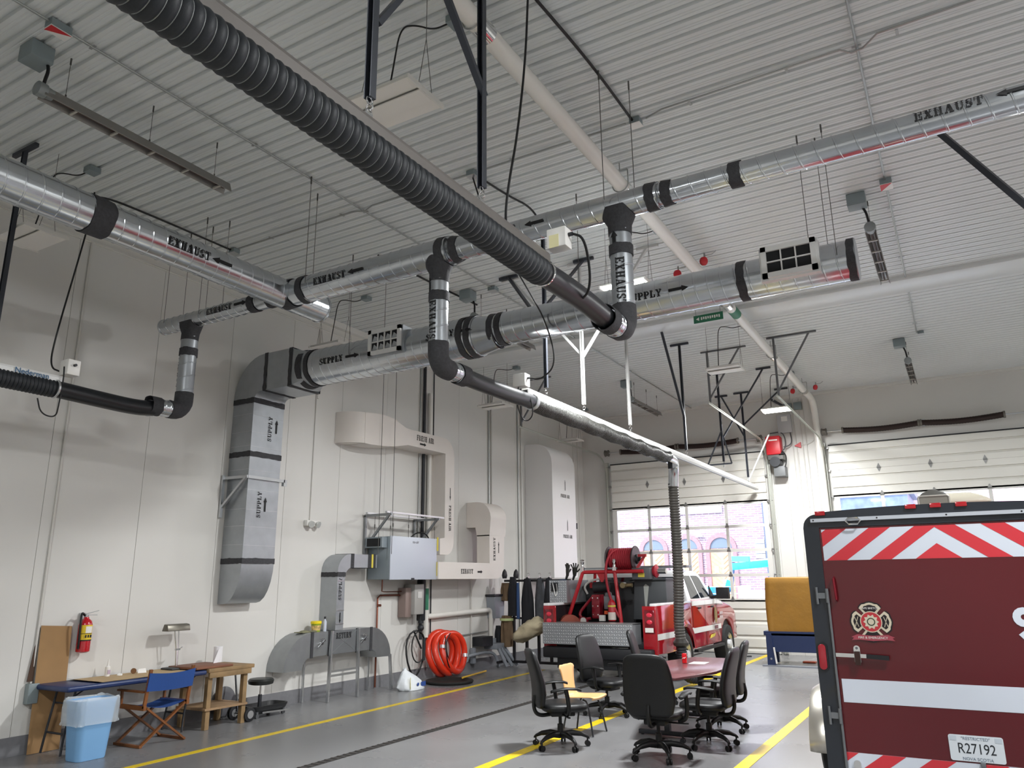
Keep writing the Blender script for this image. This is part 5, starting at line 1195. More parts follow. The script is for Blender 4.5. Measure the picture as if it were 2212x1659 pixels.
fold_leg(4.94); fold_leg(6.36)
m = MB(); n = 26; vs = []
for i in range(n + 1):
    y = 5.22 + 1.22 * i / n
    for j, x in enumerate((-8.745, -8.5, -8.3, -8.16)):
        w = .0035 + .007 * max(0, noise.noise((y * 3, x * 5, 2))) + (.012 if i in (0,) else 0)
        vs.append((x + (.02 * noise.noise((y * 4, 1, 0)) if j == 3 else 0) - (.0 if j < 3 else .05 * max(0, i / n - .6)), y, TZ + w))
m.add(vs, [(i * 4 + j, (i + 1) * 4 + j, (i + 1) * 4 + j + 1, i * 4 + j + 1) for i in range(n) for j in range(3)])
tag(m.build('brown_paper', mat('kraft_paper', 'b39a74', .8, nscale=4, namt=.05), ang=60), 'sheet of kraft brown paper spread over the blue table', 'paper')
def small(name, label, cat, mb, m_, **k): return tag(mb.build(name, m_, **k), label, cat)
sb = thing('spray_bottle', 'white plastic bottle standing on the brown paper', 'bottle', (-8.64, 5.62, TZ + .006))
MB().lathe([(0, .028), (.10, .028), (.115, .012), (.135, .011)], (-8.64, 5.62, TZ + .006), (0, 0, 1), 16).build('body', WHITEP, sb); MB().lathe([(0, .010), (.03, .007), (.05, .005)], (-8.64, 5.62, TZ + .141), (0, 0, 1), 12).build('spout', WHITEP, sb)
MB().box(-8.615, -8.609, 5.605, 5.637, TZ + .03, TZ + .075).build('label_patch', mat('bottle_label', 'b9a7b8', .5), sb)
small('small_cap', 'small white cap lying on the paper beside the white bottle', 'cap', MB().lathe([(0, .022), (.008, .03), (.016, .022)], (-8.6, 5.75, TZ + .004), (.4, -.4, 1), 14), WHITEP)
small('tape_roll', 'small brown tape roll standing on the paper near the lamp', 'tape', MB().lathe([(-.012, .03), (.012, .03)], (-8.6, 5.92, TZ + .036), (1, -.4, 0), 18), mat('brown_tape', '6e4a28', .5))
m = MB(); m.prism([(0, 0), (.10, 0), (.09, .055), (.01, .05)], (-8.58, 5.96, TZ + .006), (.3, .95, 0), (-.3, .1, .9), (.002, 0, .001))
small('note_card', 'small white card with dark marks propped on the table', 'card', m, WHITEP)
dl = thing('desk_lamp', 'desk lamp with a dark metal hood on two steel stems on the blue table', 'lamp', (-8.56, 6.47, TZ))
LAMPM = mat('lamp_hood_bronze', '6b675d', .35, .6)
MB().box(-8.68, -8.46, 6.33, 6.575, TZ + .001, TZ + .028).build('base', mat('lamp_base_dark', '2b2f33', .5), dl, bevel=.012)
for dy in (-.022, .022): MB().tube([(-8.56, 6.46 + dy * .4, TZ + .03), (-8.56, 6.45 + dy * .7, .93), (-8.56, 6.42 + dy * 1.3, 1.15)], .0075, 8).build('stem', CHROME, dl)
MB().bar((-8.56, 6.42, .925), (-8.56, 6.49, .925), .02, .02).bar((-8.56, 6.48, .925), (-8.56, 6.52, .95), .008, .008).build('joint_knob', CHROME, dl)
MB().prism([(-.07, 0), (.055, .0), (.03, .075), (-.035, .085)], (-8.56, 6.26, 1.145), (1, 0, 0), (0, 0, 1), (0, .32, 0)).build('hood', LAMPM, dl, bevel=.008)

WOOD = mat('weathered_pine', '8d7350', .7, nscale=7, namt=.22); WOODL = mat('pale_board', '9d7f5e', .65, nscale=6, namt=.15)
wb = thing('workbench', 'small weathered wooden workbench with a lower shelf beside the blue table', 'workbench', (-8.4, 6.9, 0))
MB().box(-8.70, -8.12, 6.60, 7.30, .655, .70).build('top', WOOD, wb, bevel=.006)
m = MB(); m.box(-8.16, -8.125, 6.62, 7.26, .59, .655); m.build('apron', WOOD, wb, bevel=.004)
MB().box(-8.70, -8.665, 6.62, 7.26, .59, .655).build('apron', WOOD, wb, bevel=.004)
for x in (-8.19, -8.64):
    for y in (6.66, 7.2): MB().bar((x, y, .002), (x, y, .60), .06, .06, (0, 1, 0)).build('leg', WOOD, wb)
MB().box(-8.68, -8.14, 6.6, 7.24, .22, .245).build('shelf', WOODL, wb)
small('board', 'reddish brown board lying on top of the wooden workbench', 'board', MB().box(-8.68, -8.15, 6.44, 6.98, .702, .728), mat('red_brown_board', '7a4e38', .6, nscale=6, namt=.15), bevel=.004)
tr_ = thing('paper_towel_roll', 'white roll of paper towel standing on the wooden workbench', 'paper roll', (-8.5, 7.0, .70))
MB().lathe([(0, .055), (.19, .055), (.19, .02), (.16, .02)], (-8.5, 7.02, .73), (0, 0, 1), 24, True, False).build('roll', mat('paper_towel', 'e9e8ea', .85, bump=.3, bscale=40), tr_)
MB().prism([(0, 0), (.10, -.01), (.02, .16), (-.02, .16)], (-8.448, 7.0, .732), (.15, -1, 0), (0, 0, 1), (.004, 0, 0)).build('loose_sheet', mat('paper_towel', 'e9e8ea'), tr_)

bn = thing('trash_bin', 'light blue plastic trash bin lined with a clear bag by the blue table', 'trash bin', (-7.98, 5.06, 0))
BINB = mat('light_blue_plastic', '7fb0dd', .45)
rings = []
for z, k in ((.002, .93), (.015, .96), (.53, 1.22), (.55, 1.27), (.57, 1.27), (.57, 1.22), (.03, .92)):
    rings.append([(-7.98 + x * k, 5.06 + y * k, z) for x, y in rrect(.25, .33, .06, 6)])
MB().loft(rings).build('bin', BINB, bn, ang=40)
BAG = bpy.data.materials.new('clear_bin_bag'); BAG.use_nodes = True; nt = BAG.node_tree; nt.nodes.clear()
o_ = nt.nodes.new('ShaderNodeOutputMaterial'); mx = nt.nodes.new('ShaderNodeMixShader'); mx.inputs[0].default_value = .36; tr = nt.nodes.new('ShaderNodeBsdfTransparent'); pb = nt.nodes.new('ShaderNodeBsdfPrincipled')
pb.inputs['Base Color'].default_value = lin('e6eef2'); pb.inputs['Roughness'].default_value = .12
nt.links.new(tr.outputs[0], mx.inputs[1]); nt.links.new(pb.outputs[0], mx.inputs[2]); nt.links.new(mx.outputs[0], o_.inputs[0])
rings = []
base = rrect(.25, .33, .06, 14)
for i, (z, k) in enumerate(((.52, 1.15), (.575, 1.24), (.59, 1.32), (.57, 1.40), (.50, 1.44), (.42, 1.42), (.37, 1.40), (.345, 1.46))):
    ring = []
    for j, (x, y) in enumerate(base):
        nz = noise.noise((x * 26, y * 26, z * 9)) + .5 * noise.noise((x * 60, y * 60, z * 14 + 5)); kk = k * (1 + .055 * nz * (1 if i > 1 else .3))
        ring.append((-7.98 + x * kk, 5.06 + y * kk, z + .018 * nz * (1 if i > 2 else .8) - (.03 * max(0, noise.noise((x * 9, y * 9, 4))) if i == 7 else 0)))
    rings.append(ring)
MB().loft(rings, caps=False).build('bag', BAG, bn, ang=75)

dc = thing('director_chair', 'folding wooden chair with a blue canvas back facing the blue table', 'chair', (-8.15, 5.9, 0))
TEAK = mat('varnished_brown_wood', '7a4a26', .35, nscale=9, namt=.2); BCAN = mat('blue_canvas', '23498c', .8, nscale=60, namt=.06)
YA, YB_, XF, XB = 5.63, 6.17, -8.36, -7.94
for x in (XB, XF):
    MB().bar((x, YA + .0, .012), (x, YB_ - .02, .40), .02, .035, (1, 0, 0)).build('cross_leg', TEAK, dc)
    MB().bar((x + .022, YB_ - .0, .012), (x + .022, YA + .02, .40), .02, .035, (1, 0, 0)).build('cross_leg', TEAK, dc)
for y in (YA, YB_):
    MB().bar((XF - .03, y, .40), (XB + .03, y, .40), .035, .045).build('seat_rail', TEAK, dc)
    MB().bar((XF - .02, y, .015), (XB + .02, y, .015), .03, .025).build('foot_rail', TEAK, dc)
    MB().bar((XF - .04, y, .565), (XB + .0, y, .565), .05, .018).build('armrest', TEAK, dc)
    MB().bar((XF + .02, y, .41), (XF + .02, y, .56), .03, .02).build('arm_post', TEAK, dc)
    MB().bar((XB + .01, y, .40), (XB + .07, y, .80), .022, .035).build('back_post', TEAK, dc)
vs = []
for i in range(9):
    y = YA - .02 + (YB_ - YA + .04) * i / 8; b = .035 * math.sin(PI * i / 8)
    vs += [(XB + .055 + b * .6, y, .575 - .01 * math.sin(PI * i / 8)), (XB + .09 + b, y, .765 - .02 * math.sin(PI * i / 8))]
MB().add(vs, [(2 * i, 2 * i + 2, 2 * i + 3, 2 * i + 1) for i in range(8)]).add([(v[0] - .012, v[1], v[2]) for v in vs], [(2 * i + 1, 2 * i + 3, 2 * i + 2, 2 * i) for i in range(8)]).build('back_canvas', BCAN, dc, ang=60)
vs = []
for i in range(9):
    y = YA + (YB_ - YA) * i / 8; b = .05 * math.sin(PI * i / 8); vs += [(XF, y, .425 - b), (XB, y, .425 - b)]
MB().add(vs, [(2 * i, 2 * i + 1, 2 * i + 3, 2 * i + 2) for i in range(8)]).build('seat_canvas', BCAN, dc, ang=60)

st = thing('work_stool', 'round black rolling mechanic stool with a tray base by the workbench', 'stool', (-8.38, 7.7, 0))
MB().lathe([(0, .13), (.01, .16), (.05, .17), (.075, .15), (.08, .10)], (-8.38, 7.66, .395), (0, 0, 1), 28).build('seat', mat('black_vinyl', '1c1f1e', .4), st)
MB().cyl((-8.38, 7.66, .17), (-8.38, 7.66, .4), .012, n=12).build('gas_post', CHROME, st); MB().cyl((-8.38, 7.66, .1), (-8.38, 7.66, .27), .025, n=14).build('post_sleeve', BLACKM, st)
rings = [[(-8.38 + x * k, 7.74 + y * k, z) for x, y in rrect(.34, .62, .1, 5)] for z, k in ((.05, .86), (.13, 1.0), (.145, 1.0), (.145, .93), (.08, .85))]
MB().loft(rings).build('tool_tray', mat('black_plastic_tray', '17181a', .45), st)
for x, y in ((-8.24, 7.5), (-8.24, 7.95), (-8.52, 7.5), (-8.52, 7.95)):
    MB().cyl((x - .012, y, .028), (x + .012, y, .028), .027, n=14).bar((x, y, .03), (x, y, .08), .02, .03).build('caster', mat('caster_grey', '55575a', .4), st)
MB().bar((-8.20, 7.55, .07), (-8.20, 8.02, .05), .02, .02).build('side_bar', CHROME, st)
ht = thing('hand_truck', 'small black wheel set of a folded hand truck leaning by the workbench leg', 'hand truck', (-8.3, 7.3, 0))
for x in (-8.16, -8.45):
    MB().lathe([(-.025, .06), (-.02, .085), (.02, .085), (.025, .06)], (x, 7.30, .087), (1, 0, 0), 24).build('tyre', BLACKR, ht)
    MB().cyl((x - .028, 7.30, .087), (x + .028, 7.30, .087), .048, n=18).build('hub', mat('hub_silver', 'a9aaab', .35, .6), ht)
MB().cyl((-8.45, 7.30, .087), (-8.16, 7.30, .087), .009, n=8).tube([(-8.4, 7.32, .1), (-8.6, 7.4, .62)], .012, 8).tube([(-8.3, 7.32, .1), (-8.6, 7.52, .35)], .012, 8).build('axle_frame', BLACKM, ht)
m = MB(); m.lathe([(0, .17), (.008, .185), (.016, .17)], (-8.72, 7.36, .2), (1, 0, .08), 32)
tag(m.build('round_plate', mat('grey_disc', '66666a', .5)), 'round grey plate leaning on the wall behind the workbench leg', 'plate')

# ------------------------------------------------------------------ meeting table with office chairs
LEATH = mat('black_leather', '0e0f11', .46, bump=.08, bscale=120, spec=.4); NYL = mat('black_nylon', '0b0c0d', .5, spec=.4)
def cushion(rows, n=6, e=.34):
    """loft of rounded-rectangle rings: rows of (centre xyz, half width, half depth, axis)"""
    rings = []
    for (cx, cy, cz, w, d) in rows:
        ring = []
        for k in range(28):
            a = 2 * PI * k / 28; c, s = math.cos(a), math.sin(a)
            ring.append((cx + w * math.copysign(abs(c) ** e, c), cy + d * math.copysign(abs(s) ** (e * 1.3), s), cz))
        rings.append(ring)
    return MB().loft(rings)
def office_chair(label):
    t = thing('office_chair', label, 'chair', (0, 0, 0), 'black office chairs round the meeting table')
    # seat
    cushion([(0, .03, .365, .19, .18), (0, .03, .372, .235, .225), (0, .03, .40, .255, .245), (0, .03, .43, .25, .24), (0, .03, .447, .22, .21), (0, .03, .452, .12, .12)], e=.5).build('seat', LEATH, t, ang=80)
    # backrest, curved and rounded at the top
    rows = []
    for z, w, d, y in ((.405, .13, .012, -.235), (.412, .19, .030, -.238), (.45, .235, .042, -.235), (.55, .262, .046, -.225), (.66, .262, .046, -.235), (.78, .25, .044, -.265), (.88, .235, .042, -.295), (.945, .215, .038, -.315), (.975, .18, .030, -.323), (.99, .12, .016, -.327), (.994, .06, .006, -.328)):
        rows.append((0, y, z, w, d))
    cushion(rows, e=.55).build('backrest', LEATH, t, ang=80)
    p = []
    for z, w, d, y in ((.42, .19, .03, -.238), (.55, .258, .046, -.212), (.78, .247, .044, -.252), (.93, .215, .038, -.299), (.98, .14, .02, -.318)): p.append((-w, y, z)); 
    MB().tube(sag(p + [(-a, b, c) for a, b, c in reversed(p)]), .006, 6).build('piping', NYL, t)
    MB().tube(sag([(0, -.27, .52), (0, -.29, .40), (0, -.24, .315), (0, -.08, .33)]), .02, 8).build('back_bar', NYL, t)
    MB().box(-.11, .11, -.12, .14, .315, .37).build('mechanism', NYL, t, bevel=.012)
    MB().tube([(.05, .0, .335), (.26, .02, .33)], .008, 6).bar((.22, .02, .33), (.30, .03, .33), .02, .012).build('lever', NYL, t)
    for s in (-1, 1):
        MB().tube(sag([(s * .20, .03, .35), (s * .285, .03, .37), (s * .30, .02, .50), (s * .295, .0, .60)]), [.022] * 40, 8).build('arm_post', NYL, t)
        MB().loft([[(s * .295 + w * math.cos(2 * PI * k / 12), y, z + .014 * math.sin(2 * PI * k / 12)) for k in range(12)] for y, z, w in ((-.16, .585, .02), (-.15, .59, .032), (0, .612, .042), (.12, .605, .036), (.16, .592, .018))]).build('armrest', NYL, t, ang=70)
    MB().cyl((0, 0, .10), (0, 0, .23), .032, n=16).build('column_sleeve', NYL, t); MB().cyl((0, 0, .2), (0, 0, .33), .018, n=14).build('gas_lift', NYL, t)
    for k in range(5):
        a = 2 * PI * k / 5 + .3; c, s = math.cos(a), math.sin(a); d = Vector((c, s, 0)); q = Vector((-s, c, 0))
        rings = []
        for r_, z, w, h in ((.02, .125, .03, .035), (.12, .14, .028, .03), (.22, .125, .024, .024), (.29, .095, .018, .016), (.31, .08, .012, .012)):
            rings.append([tuple(d * r_ + q * (w * math.cos(2 * PI * j / 10)) + Vector((0, 0, z + h * math.sin(2 * PI * j / 10)))) for j in range(10)])
        MB().loft(rings).build('base_leg', NYL, t, ang=60)
        c0 = d * .29
        m = MB()
        for o in (-.016, .016): m.cyl(tuple(c0 + q * (o - .008) + Vector((0, 0, .029))), tuple(c0 + q * (o + .008) + Vector((0, 0, .029))), .028, n=14)
        m.cyl(tuple(c0 + Vector((0, 0, .03))), tuple(c0 + Vector((0, 0, .09))), .009, n=8); m.build('caster', NYL, t)
    return t
oc1 = office_chair('black office chair seen from straight behind at the near end of the table')
oc1.location = (-2.86, 7.74, 0); oc1.rotation_euler = (0, 0, R(2))
for x, y, a, lb in ((-3.95, 7.75, -50, 'black office chair at the left with its seat turned right, beside the cream plastic chair'),
                    (-4.28, 9.75, -100, 'black office chair behind the cream plastic chair, turned to the table'),
                    (-2.58, 8.50, 92, 'black office chair leaning at the right near end of the table'),
                    (-2.70, 9.45, 97, 'black office chair on the right side, partly behind the leaning one'),
                    (-4.05, 10.9, -75, 'farthest black office chair, only its back showing before the tread plate box')):
    dup(oc1, (x, y, 0), R(a), lb)
mt = thing('meeting_table', 'dark red-brown meeting table on black T-shaped legs among the office chairs', 'table', (-3.14, 9.5, 0))
tp = [(-3.40, 8.42), (-2.88, 8.42), (-2.66, 9.2), (-2.66, 9.9), (-2.88, 10.75), (-3.40, 10.75), (-3.62, 9.9), (-3.62, 9.2)]
MB().prism(tp, (0, 0, .638), (1, 0, 0), (0, 1, 0), (0, 0, .028)).build('top', mat('mahogany_laminate', '6b4346', .22, nscale=3, namt=.1), mt, bevel=.004)
for y in (8.80, 10.13):
    MB().bar((-3.48, y, .035), (-2.78, y, .035), .05, .045).build('foot', BLACKM, mt, bevel=.006)
    MB().box(-3.17, -3.11, y - .03, y + .03, .05, .638).build('leg', BLACKM, mt)
    for x in (-3.44, -2.82): MB().cyl((x, y, .001), (x, y, .02), .018, n=10).build('glide', BLACKM, mt)
MB().bar((-3.14, 8.8, .58), (-3.14, 10.13, .58), .04, .05).build('beam', BLACKM, mt)
cn = thing('drink_can', 'red drink can standing on the meeting table', 'can', (-3.26, 9.9, .666))
MB().lathe([(0, .024), (.006, .031), (.105, .031), (.118, .026), (.12, .024)], (-3.26, 9.9, .666), (0, 0, 1), 24).build('can', mat('can_red', 'c4141c', .28, .3), cn)
MB().lathe([(0, .024), (.004, .027), (.004, .02)], (-3.26, 9.9, .786), (0, 0, 1), 24).build('rim', CHROME, cn)
m = MB(); m.tube(sag([(-3.282, 9.877, .72), (-3.262, 9.8685, .735), (-3.25, 9.868, .725), (-3.238, 9.875, .742)]), .0035, 6); m.build('white_script', WHITEP, cn)
small('paper_sheet', 'white sheet of paper lying on the meeting table by the red can', 'paper', MB().prism([(0, 0), (.2, .02), (.19, .29), (-.01, .27)], (-3.2, 9.85, .667), (1, 0, 0), (0, 1, 0), (0, 0, .0015)), WHITEP)
pc_ = thing('plastic_chair', 'cream plastic shell chair on thin black legs between two office chairs', 'chair', (-4.05, 8.56, 0))
CREAM = mat('cream_plastic', 'e0b27a', .4)
prof = [(.19, .375), (.205, .39), (.19, .402), (.05, .395), (-.12, .385), (-.17, .40), (-.195, .45), (-.21, .55), (-.225, .66), (-.235, .72), (-.245, .735)]
vs = []; nw = 9; prof2 = sag([(a, 0, b) for a, b in prof])
for k, p in enumerate(prof2):
    t = k / (len(prof2) - 1); w = .19 if t < .42 else .19 - .055 * math.sin(PI * min(1, (t - .42) / .42)) if t < .84 else .19 - .04 * (t - .84) / .16
    for j in range(nw):
        s = -1 + 2 * j / (nw - 1); cup = .02 * s * s
        vs.append((-4.05 + p.x + (cup if t > .5 else 0), 8.56 + s * w, p.z + (cup * .6 if t < .5 else 0)))
L = len(prof2)
sh = MB().add(vs, [(i * nw + j, i * nw + j + 1, (i + 1) * nw + j + 1, (i + 1) * nw + j) for i in range(L - 1) for j in range(nw - 1)]).build('shell', CREAM, pc_, ang=80)
sm_ = sh.modifiers.new('thickness', 'SOLIDIFY'); sm_.thickness = .012; sm_.offset = 0
for sx in (-1, 1):
    for sy in (-1, 1): MB().tube(sag([(-4.05 + sx * .05, 8.56 + sy * .13, .375), (-4.05 + sx * .12, 8.56 + sy * .155, .36), (-4.05 + sx * .19, 8.56 + sy * .19, .005)]), .010, 8).build('leg', BLACKM, pc_)

# ------------------------------------------------------------------ gear rack with drying turnout gear
gr = thing('gear_rack', 'black drying rack on casters for turnout gear by the left wall', 'rack', (-7.9, 14.3, 0))
RKM = mat('rack_black', '1d1d20', .5)
gx0, gx1, gy = -8.5, -7.05, 14.25
MB().bar((gx0, gy - .3, .10), (gx0, gy + .35, .10), .06, .05).build('base_bar', RKM, gr); MB().bar((gx1, gy - .3, .10), (gx1, gy + .35, .10), .06, .05).build('base_bar', RKM, gr); MB().bar((gx0, gy, .10), (gx1, gy, .10), .06, .05).build('base_bar', RKM, gr)
for x in (gx0, gx1):
    for y in (gy - .28, gy + .33): MB().cyl((x - .014, y, .04), (x + .014, y, .04), .04, n=16).bar((x, y, .04), (x, y, .09), .02, .03).build('caster', mat('caster_grey', '55575a'), gr)
for x in (-8.28, -7.98, -7.7, -7.42, -7.15): MB().bar((x, gy, .10), (x, gy, 1.72), .05, .05, (0, 1, 0)).build('post', RKM, gr)
MB().bar((gx0, gy, 1.70), (gx1 + .1, gy, 1.70), .045, .045).build('top_bar', RKM, gr); MB().bar((gx0 - .05, gy, .95), (gx1, gy, .95), .04, .04).build('middle_bar', RKM, gr)
for x, k in ((-8.50, .16), (-8.22, .15)): MB().lathe([(0, .045), (.06, .06), (.14, .045), (.19, .01)], (x, gy, 1.70 + k * .3), (0, 0, 1), 14).build('boot_peg', RKM, gr)
DKC = mat('turnout_black_cloth', '1e1f24', .85, nscale=12, namt=.2); BRC = mat('turnout_brown_cloth', '6e5a44', .9, nscale=9, namt=.15); NVC = mat('navy_cloth', '1d3357', .85, nscale=9, namt=.1); KHC = mat('khaki_cloth', 'b3a88c', .9, nscale=7, namt=.1); LIME = mat('lime_reflective', 'c8d69a', .4)
def garment(x, w, z0, z1, m_, label, name, yo=0, th=.09, wt=.5, hook=True, extra=None):
    t = thing(name, label, 'clothing', (x, gy + yo, z0), 'turnout gear on the drying rack')
    rings = []; n = 26
    for i in range(11):
        f = i / 10; z = z1 + (z0 - z1) * f; k = wt + (1 - wt) * min(1, f * 2.2)
        rings.append([(x + w * k * math.cos(2 * PI * j / n) * (1 + .10 * noise.noise((j * .7, f * 2, x))), gy + yo + th * (.6 + .5 * f) * math.sin(2 * PI * j / n) * (1 + .5 * noise.noise((j * .9, f * 1.5, x + 3))), z + (.02 * noise.noise((j, f, x)) if 0 < i else 0)) for j in range(n)])
    MB().loft(rings).build('cloth', m_, t, ang=75)
    if hook:
        MB().tube([(x, gy, z1 - .02), (x, gy, z1 + .05)] + [tuple(p) for p in arcpts((x + .0, gy, z1 + .085), .025, -PI / 2, PI * .9, 8, (1, 0, 0), (0, 0, 1))], .005, 6).build('wire_hook', CHROME, t)
        MB().bar((x - w * wt * .9, gy + yo, z1 - .03), (x, gy + yo, z1 + .02), .02, .02).bar((x + w * wt * .9, gy + yo, z1 - .03), (x, gy + yo, z1 + .02), .02, .02).build('hanger_bar', RKM, t)
    if extra: extra(t)
    return t
garment(-7.92, .14, .75, 1.74, DKC, 'black jacket on a wire hanger, third from the left on the drying rack', 'hanging_jacket', -.06)
garment(-7.66, .13, .70, 1.74, mat('grey_turnout_cloth', '4b4d52', .85, nscale=10, namt=.3), 'dark grey jacket on a wire hanger in the middle of the drying rack', 'hanging_jacket', .02)
garment(-7.42, .12, .72, 1.74, DKC, 'black jacket on a wire hanger right of the middle of the drying rack', 'hanging_jacket', -.05)
garment(-7.12, .19, .62, 1.72, NVC, 'navy blue coat flaring out at the right end of the drying rack', 'hanging_coat', .0, .08, .45, False)
garment(-6.98, .2, .9, 1.70, KHC, 'pale khaki coat behind the navy coat at the right end of the rack', 'hanging_coat', .16, .06, .6, False)
garment(-8.27, .12, 1.0, 1.78, DKC, 'black bib overalls hanging at the left end of the drying rack', 'bib_overalls', -.05, .07, .55, False)
def lime(t): MB().lathe([(0, .142), (.05, .145)], (-8.42, gy - .06, .90), (0, 0, 1), 20, 0, 0).build('lime_band', LIME, t)
garment(-8.42, .14, .40, 1.0, BRC, 'brown turnout trousers with a lime band hanging on the left of the rack', 'turnout_trousers', -.06, .12, .8, False, lime)
garment(-8.52, .12, 1.3, 1.66, BRC, 'brown turnout jacket end showing left of the black bibs', 'turnout_jacket', .08, .1, .8, False)
garment(-8.62, .08, .42, .80, DKC, 'black padded boot liner hanging at the far left of the rack', 'boot_liner', -.08, .06, .6, False)
garment(-8.10, .035, .95, 1.66, mat('denim_blue', '35507c', .85), 'narrow blue suspender strap hanging beside the black bibs', 'suspender_strap', -.14, .02, .8, False)
m = MB(); rings = []
for i in range(15):
    f = i / 14; cx = -8.12 + .95 * f; cz = .60 + .12 * math.sin(f * 2.4) + .16 * f; r_ = (.07 + .11 * math.sin(PI * min(1, f * 1.15 + .08)))
    rings.append([(cx + .05 * noise.noise((j * .8, f * 6, 1)), gy - .22 + r_ * 1.1 * math.cos(2 * PI * j / 20) * (1 + .5 * noise.noise((j * .55, f * 7, 0))), cz + r_ * math.sin(2 * PI * j / 20) * (1 + .5 * noise.noise((j * .6, f * 8, 7)))) for j in range(20)])
tag(m.loft(rings).build('folded_hose_jacket', mat('cream_canvas', 'cfc3a4', .85, nscale=6, namt=.08, bump=.9, bscale=9), ang=80), 'crumpled cream canvas bundle draped over the rack behind the pickup', 'cloth bundle')
GLV = mat('black_glove', '25241f', .8, bump=.3, bscale=60)
def glove(x, label, turn, splay):
    t = thing('work_glove', label, 'glove', (x, gy, 1.72), 'gloves on the rack pegs')
    d = Vector((math.cos(turn), math.sin(turn), 0))
    MB().cyl((x - .04, gy, 1.70), (x, gy, 1.80), .02, .028, n=10).build('peg', RKM, t)
    MB().loft([[(x + d.x * w * math.cos(a) - d.y * th * math.sin(a) + o, gy + d.y * w * math.cos(a) + d.x * th * math.sin(a), z) for a in (2 * PI * k / 14 for k in range(14))] for z, w, th, o in ((1.78, .032, .026, 0), (1.84, .045, .028, .005), (1.90, .056, .026, .01), (1.945, .055, .022, .012))]).build('palm', GLV, t, ang=70)
    for i, (u, l) in enumerate(((-.042, .075), (-.014, .10), (.014, .095), (.042, .07))):
        b = Vector((x + .012, gy, 1.935)) + d * u; MB().tube(sag([b, b + Vector((0, 0, l * .5)) + d * u * splay, b + Vector((0, -.01, l)) + d * u * splay * 1.6]), [.0145] * 40, 8).build('finger', GLV, t)
    b = Vector((x + .01, gy, 1.86)) + d * .045; MB().tube(sag([b, b + d * .04 + Vector((0, 0, .03)), b + d * .065 + Vector((0, 0, .06))]), [.015] * 40, 8).build('thumb', GLV, t)
glove(-7.02, 'black work glove seen edge on, standing on a rack peg', R(80), .3)
glove(-6.86, 'black work glove with spread fingers standing on the last rack peg', R(5), .55)

# ================================================================== red pickup with a fire skid in its bed
TXL, TXR, TY = -6.58, -4.50, 12.36
tk = thing('pickup_truck', 'red and white fire pickup truck parked facing the left bay door', 'truck', (-5.54, 14.9, 0))
TRED = mat('truck_red', '9a101c', .16, coat=.6); TWHT = mat('truck_white', 'e9e9ea', .16, coat=.8); TGLS = mat('truck_glass', '1a2026', .04, spec=.9); BLKP = mat('black_plastic', '15161a', .5); TIRE = mat('tyre_rubber', '1b1b1c', .8, bump=.3, bscale=50)
REFL = mat('reflective_silver', 'd5d4d2', .3)
RA, FA, WR = 13.85, 16.62, .385
def arch(cy, r, z0, n=12): return [(cy + r * math.cos(R(a)), max(z0, .40 + r * 1.05 * math.sin(R(a)))) for a in (180 * i / n for i in range(n + 1))]
for s, x0, nm in ((1, TXR, 'bed_side'), (-1, TXL, 'bed_side')):
    o = [(TY, .52), (TY, 1.26), (TY + .02, 1.30), (14.24, 1.285), (14.24, .50)] + [(a, z) for a, z in arch(RA, .45, .50)] + [(TY + .5, .50)]
    MB().prism(o, (x0, 0, 0), (0, 1, 0), (0, 0, 1), (-s * .09, 0, 0)).build('bed_side', TRED, tk, bevel=.012)
    MB().box(x0 + s * .002, x0 - s * .11, TY + .0, 14.25, 1.262, 1.312).build('bed_rail', TWHT, tk, bevel=.015)
    m = MB(); rg = []
    for q, k in ((.45, 0), (.50, .018), (.56, .0)): rg.append([(x0 + s * (.004 + k * 1.6), a, z) for a, z in [(RA + q * math.cos(R(t)), .40 + q * 1.05 * math.sin(R(t))) for t in range(8, 173, 8)]])
    m.loft(rg, caps=False, closed=False); m.build('wheel_flare', TRED, tk)
    MB().box(x0 + s * .001, x0 + s * .005, TY + .02, RA - .47, .735, .83).build('reflective_stripe', REFL, tk); MB().box(x0 + s * .001, x0 + s * .005, RA + .47, 14.22, .735, .83).build('reflective_stripe', REFL, tk)
MB().box(TXL + .09, TXR - .09, TY + .05, 14.2, .60, .66).build('bed_floor', BLKP, tk); MB().box(TXL + .09, TXR - .09, 14.1, 14.22, .6, 1.28).build('bed_front_wall', BLKP, tk)
for s, x0 in ((1, TXR), (-1, TXL)): MB().box(x0 - s * .09, x0 - s * .115, TY + .03, 14.1, .6, 1.26).build('bed_liner', BLKP, tk)
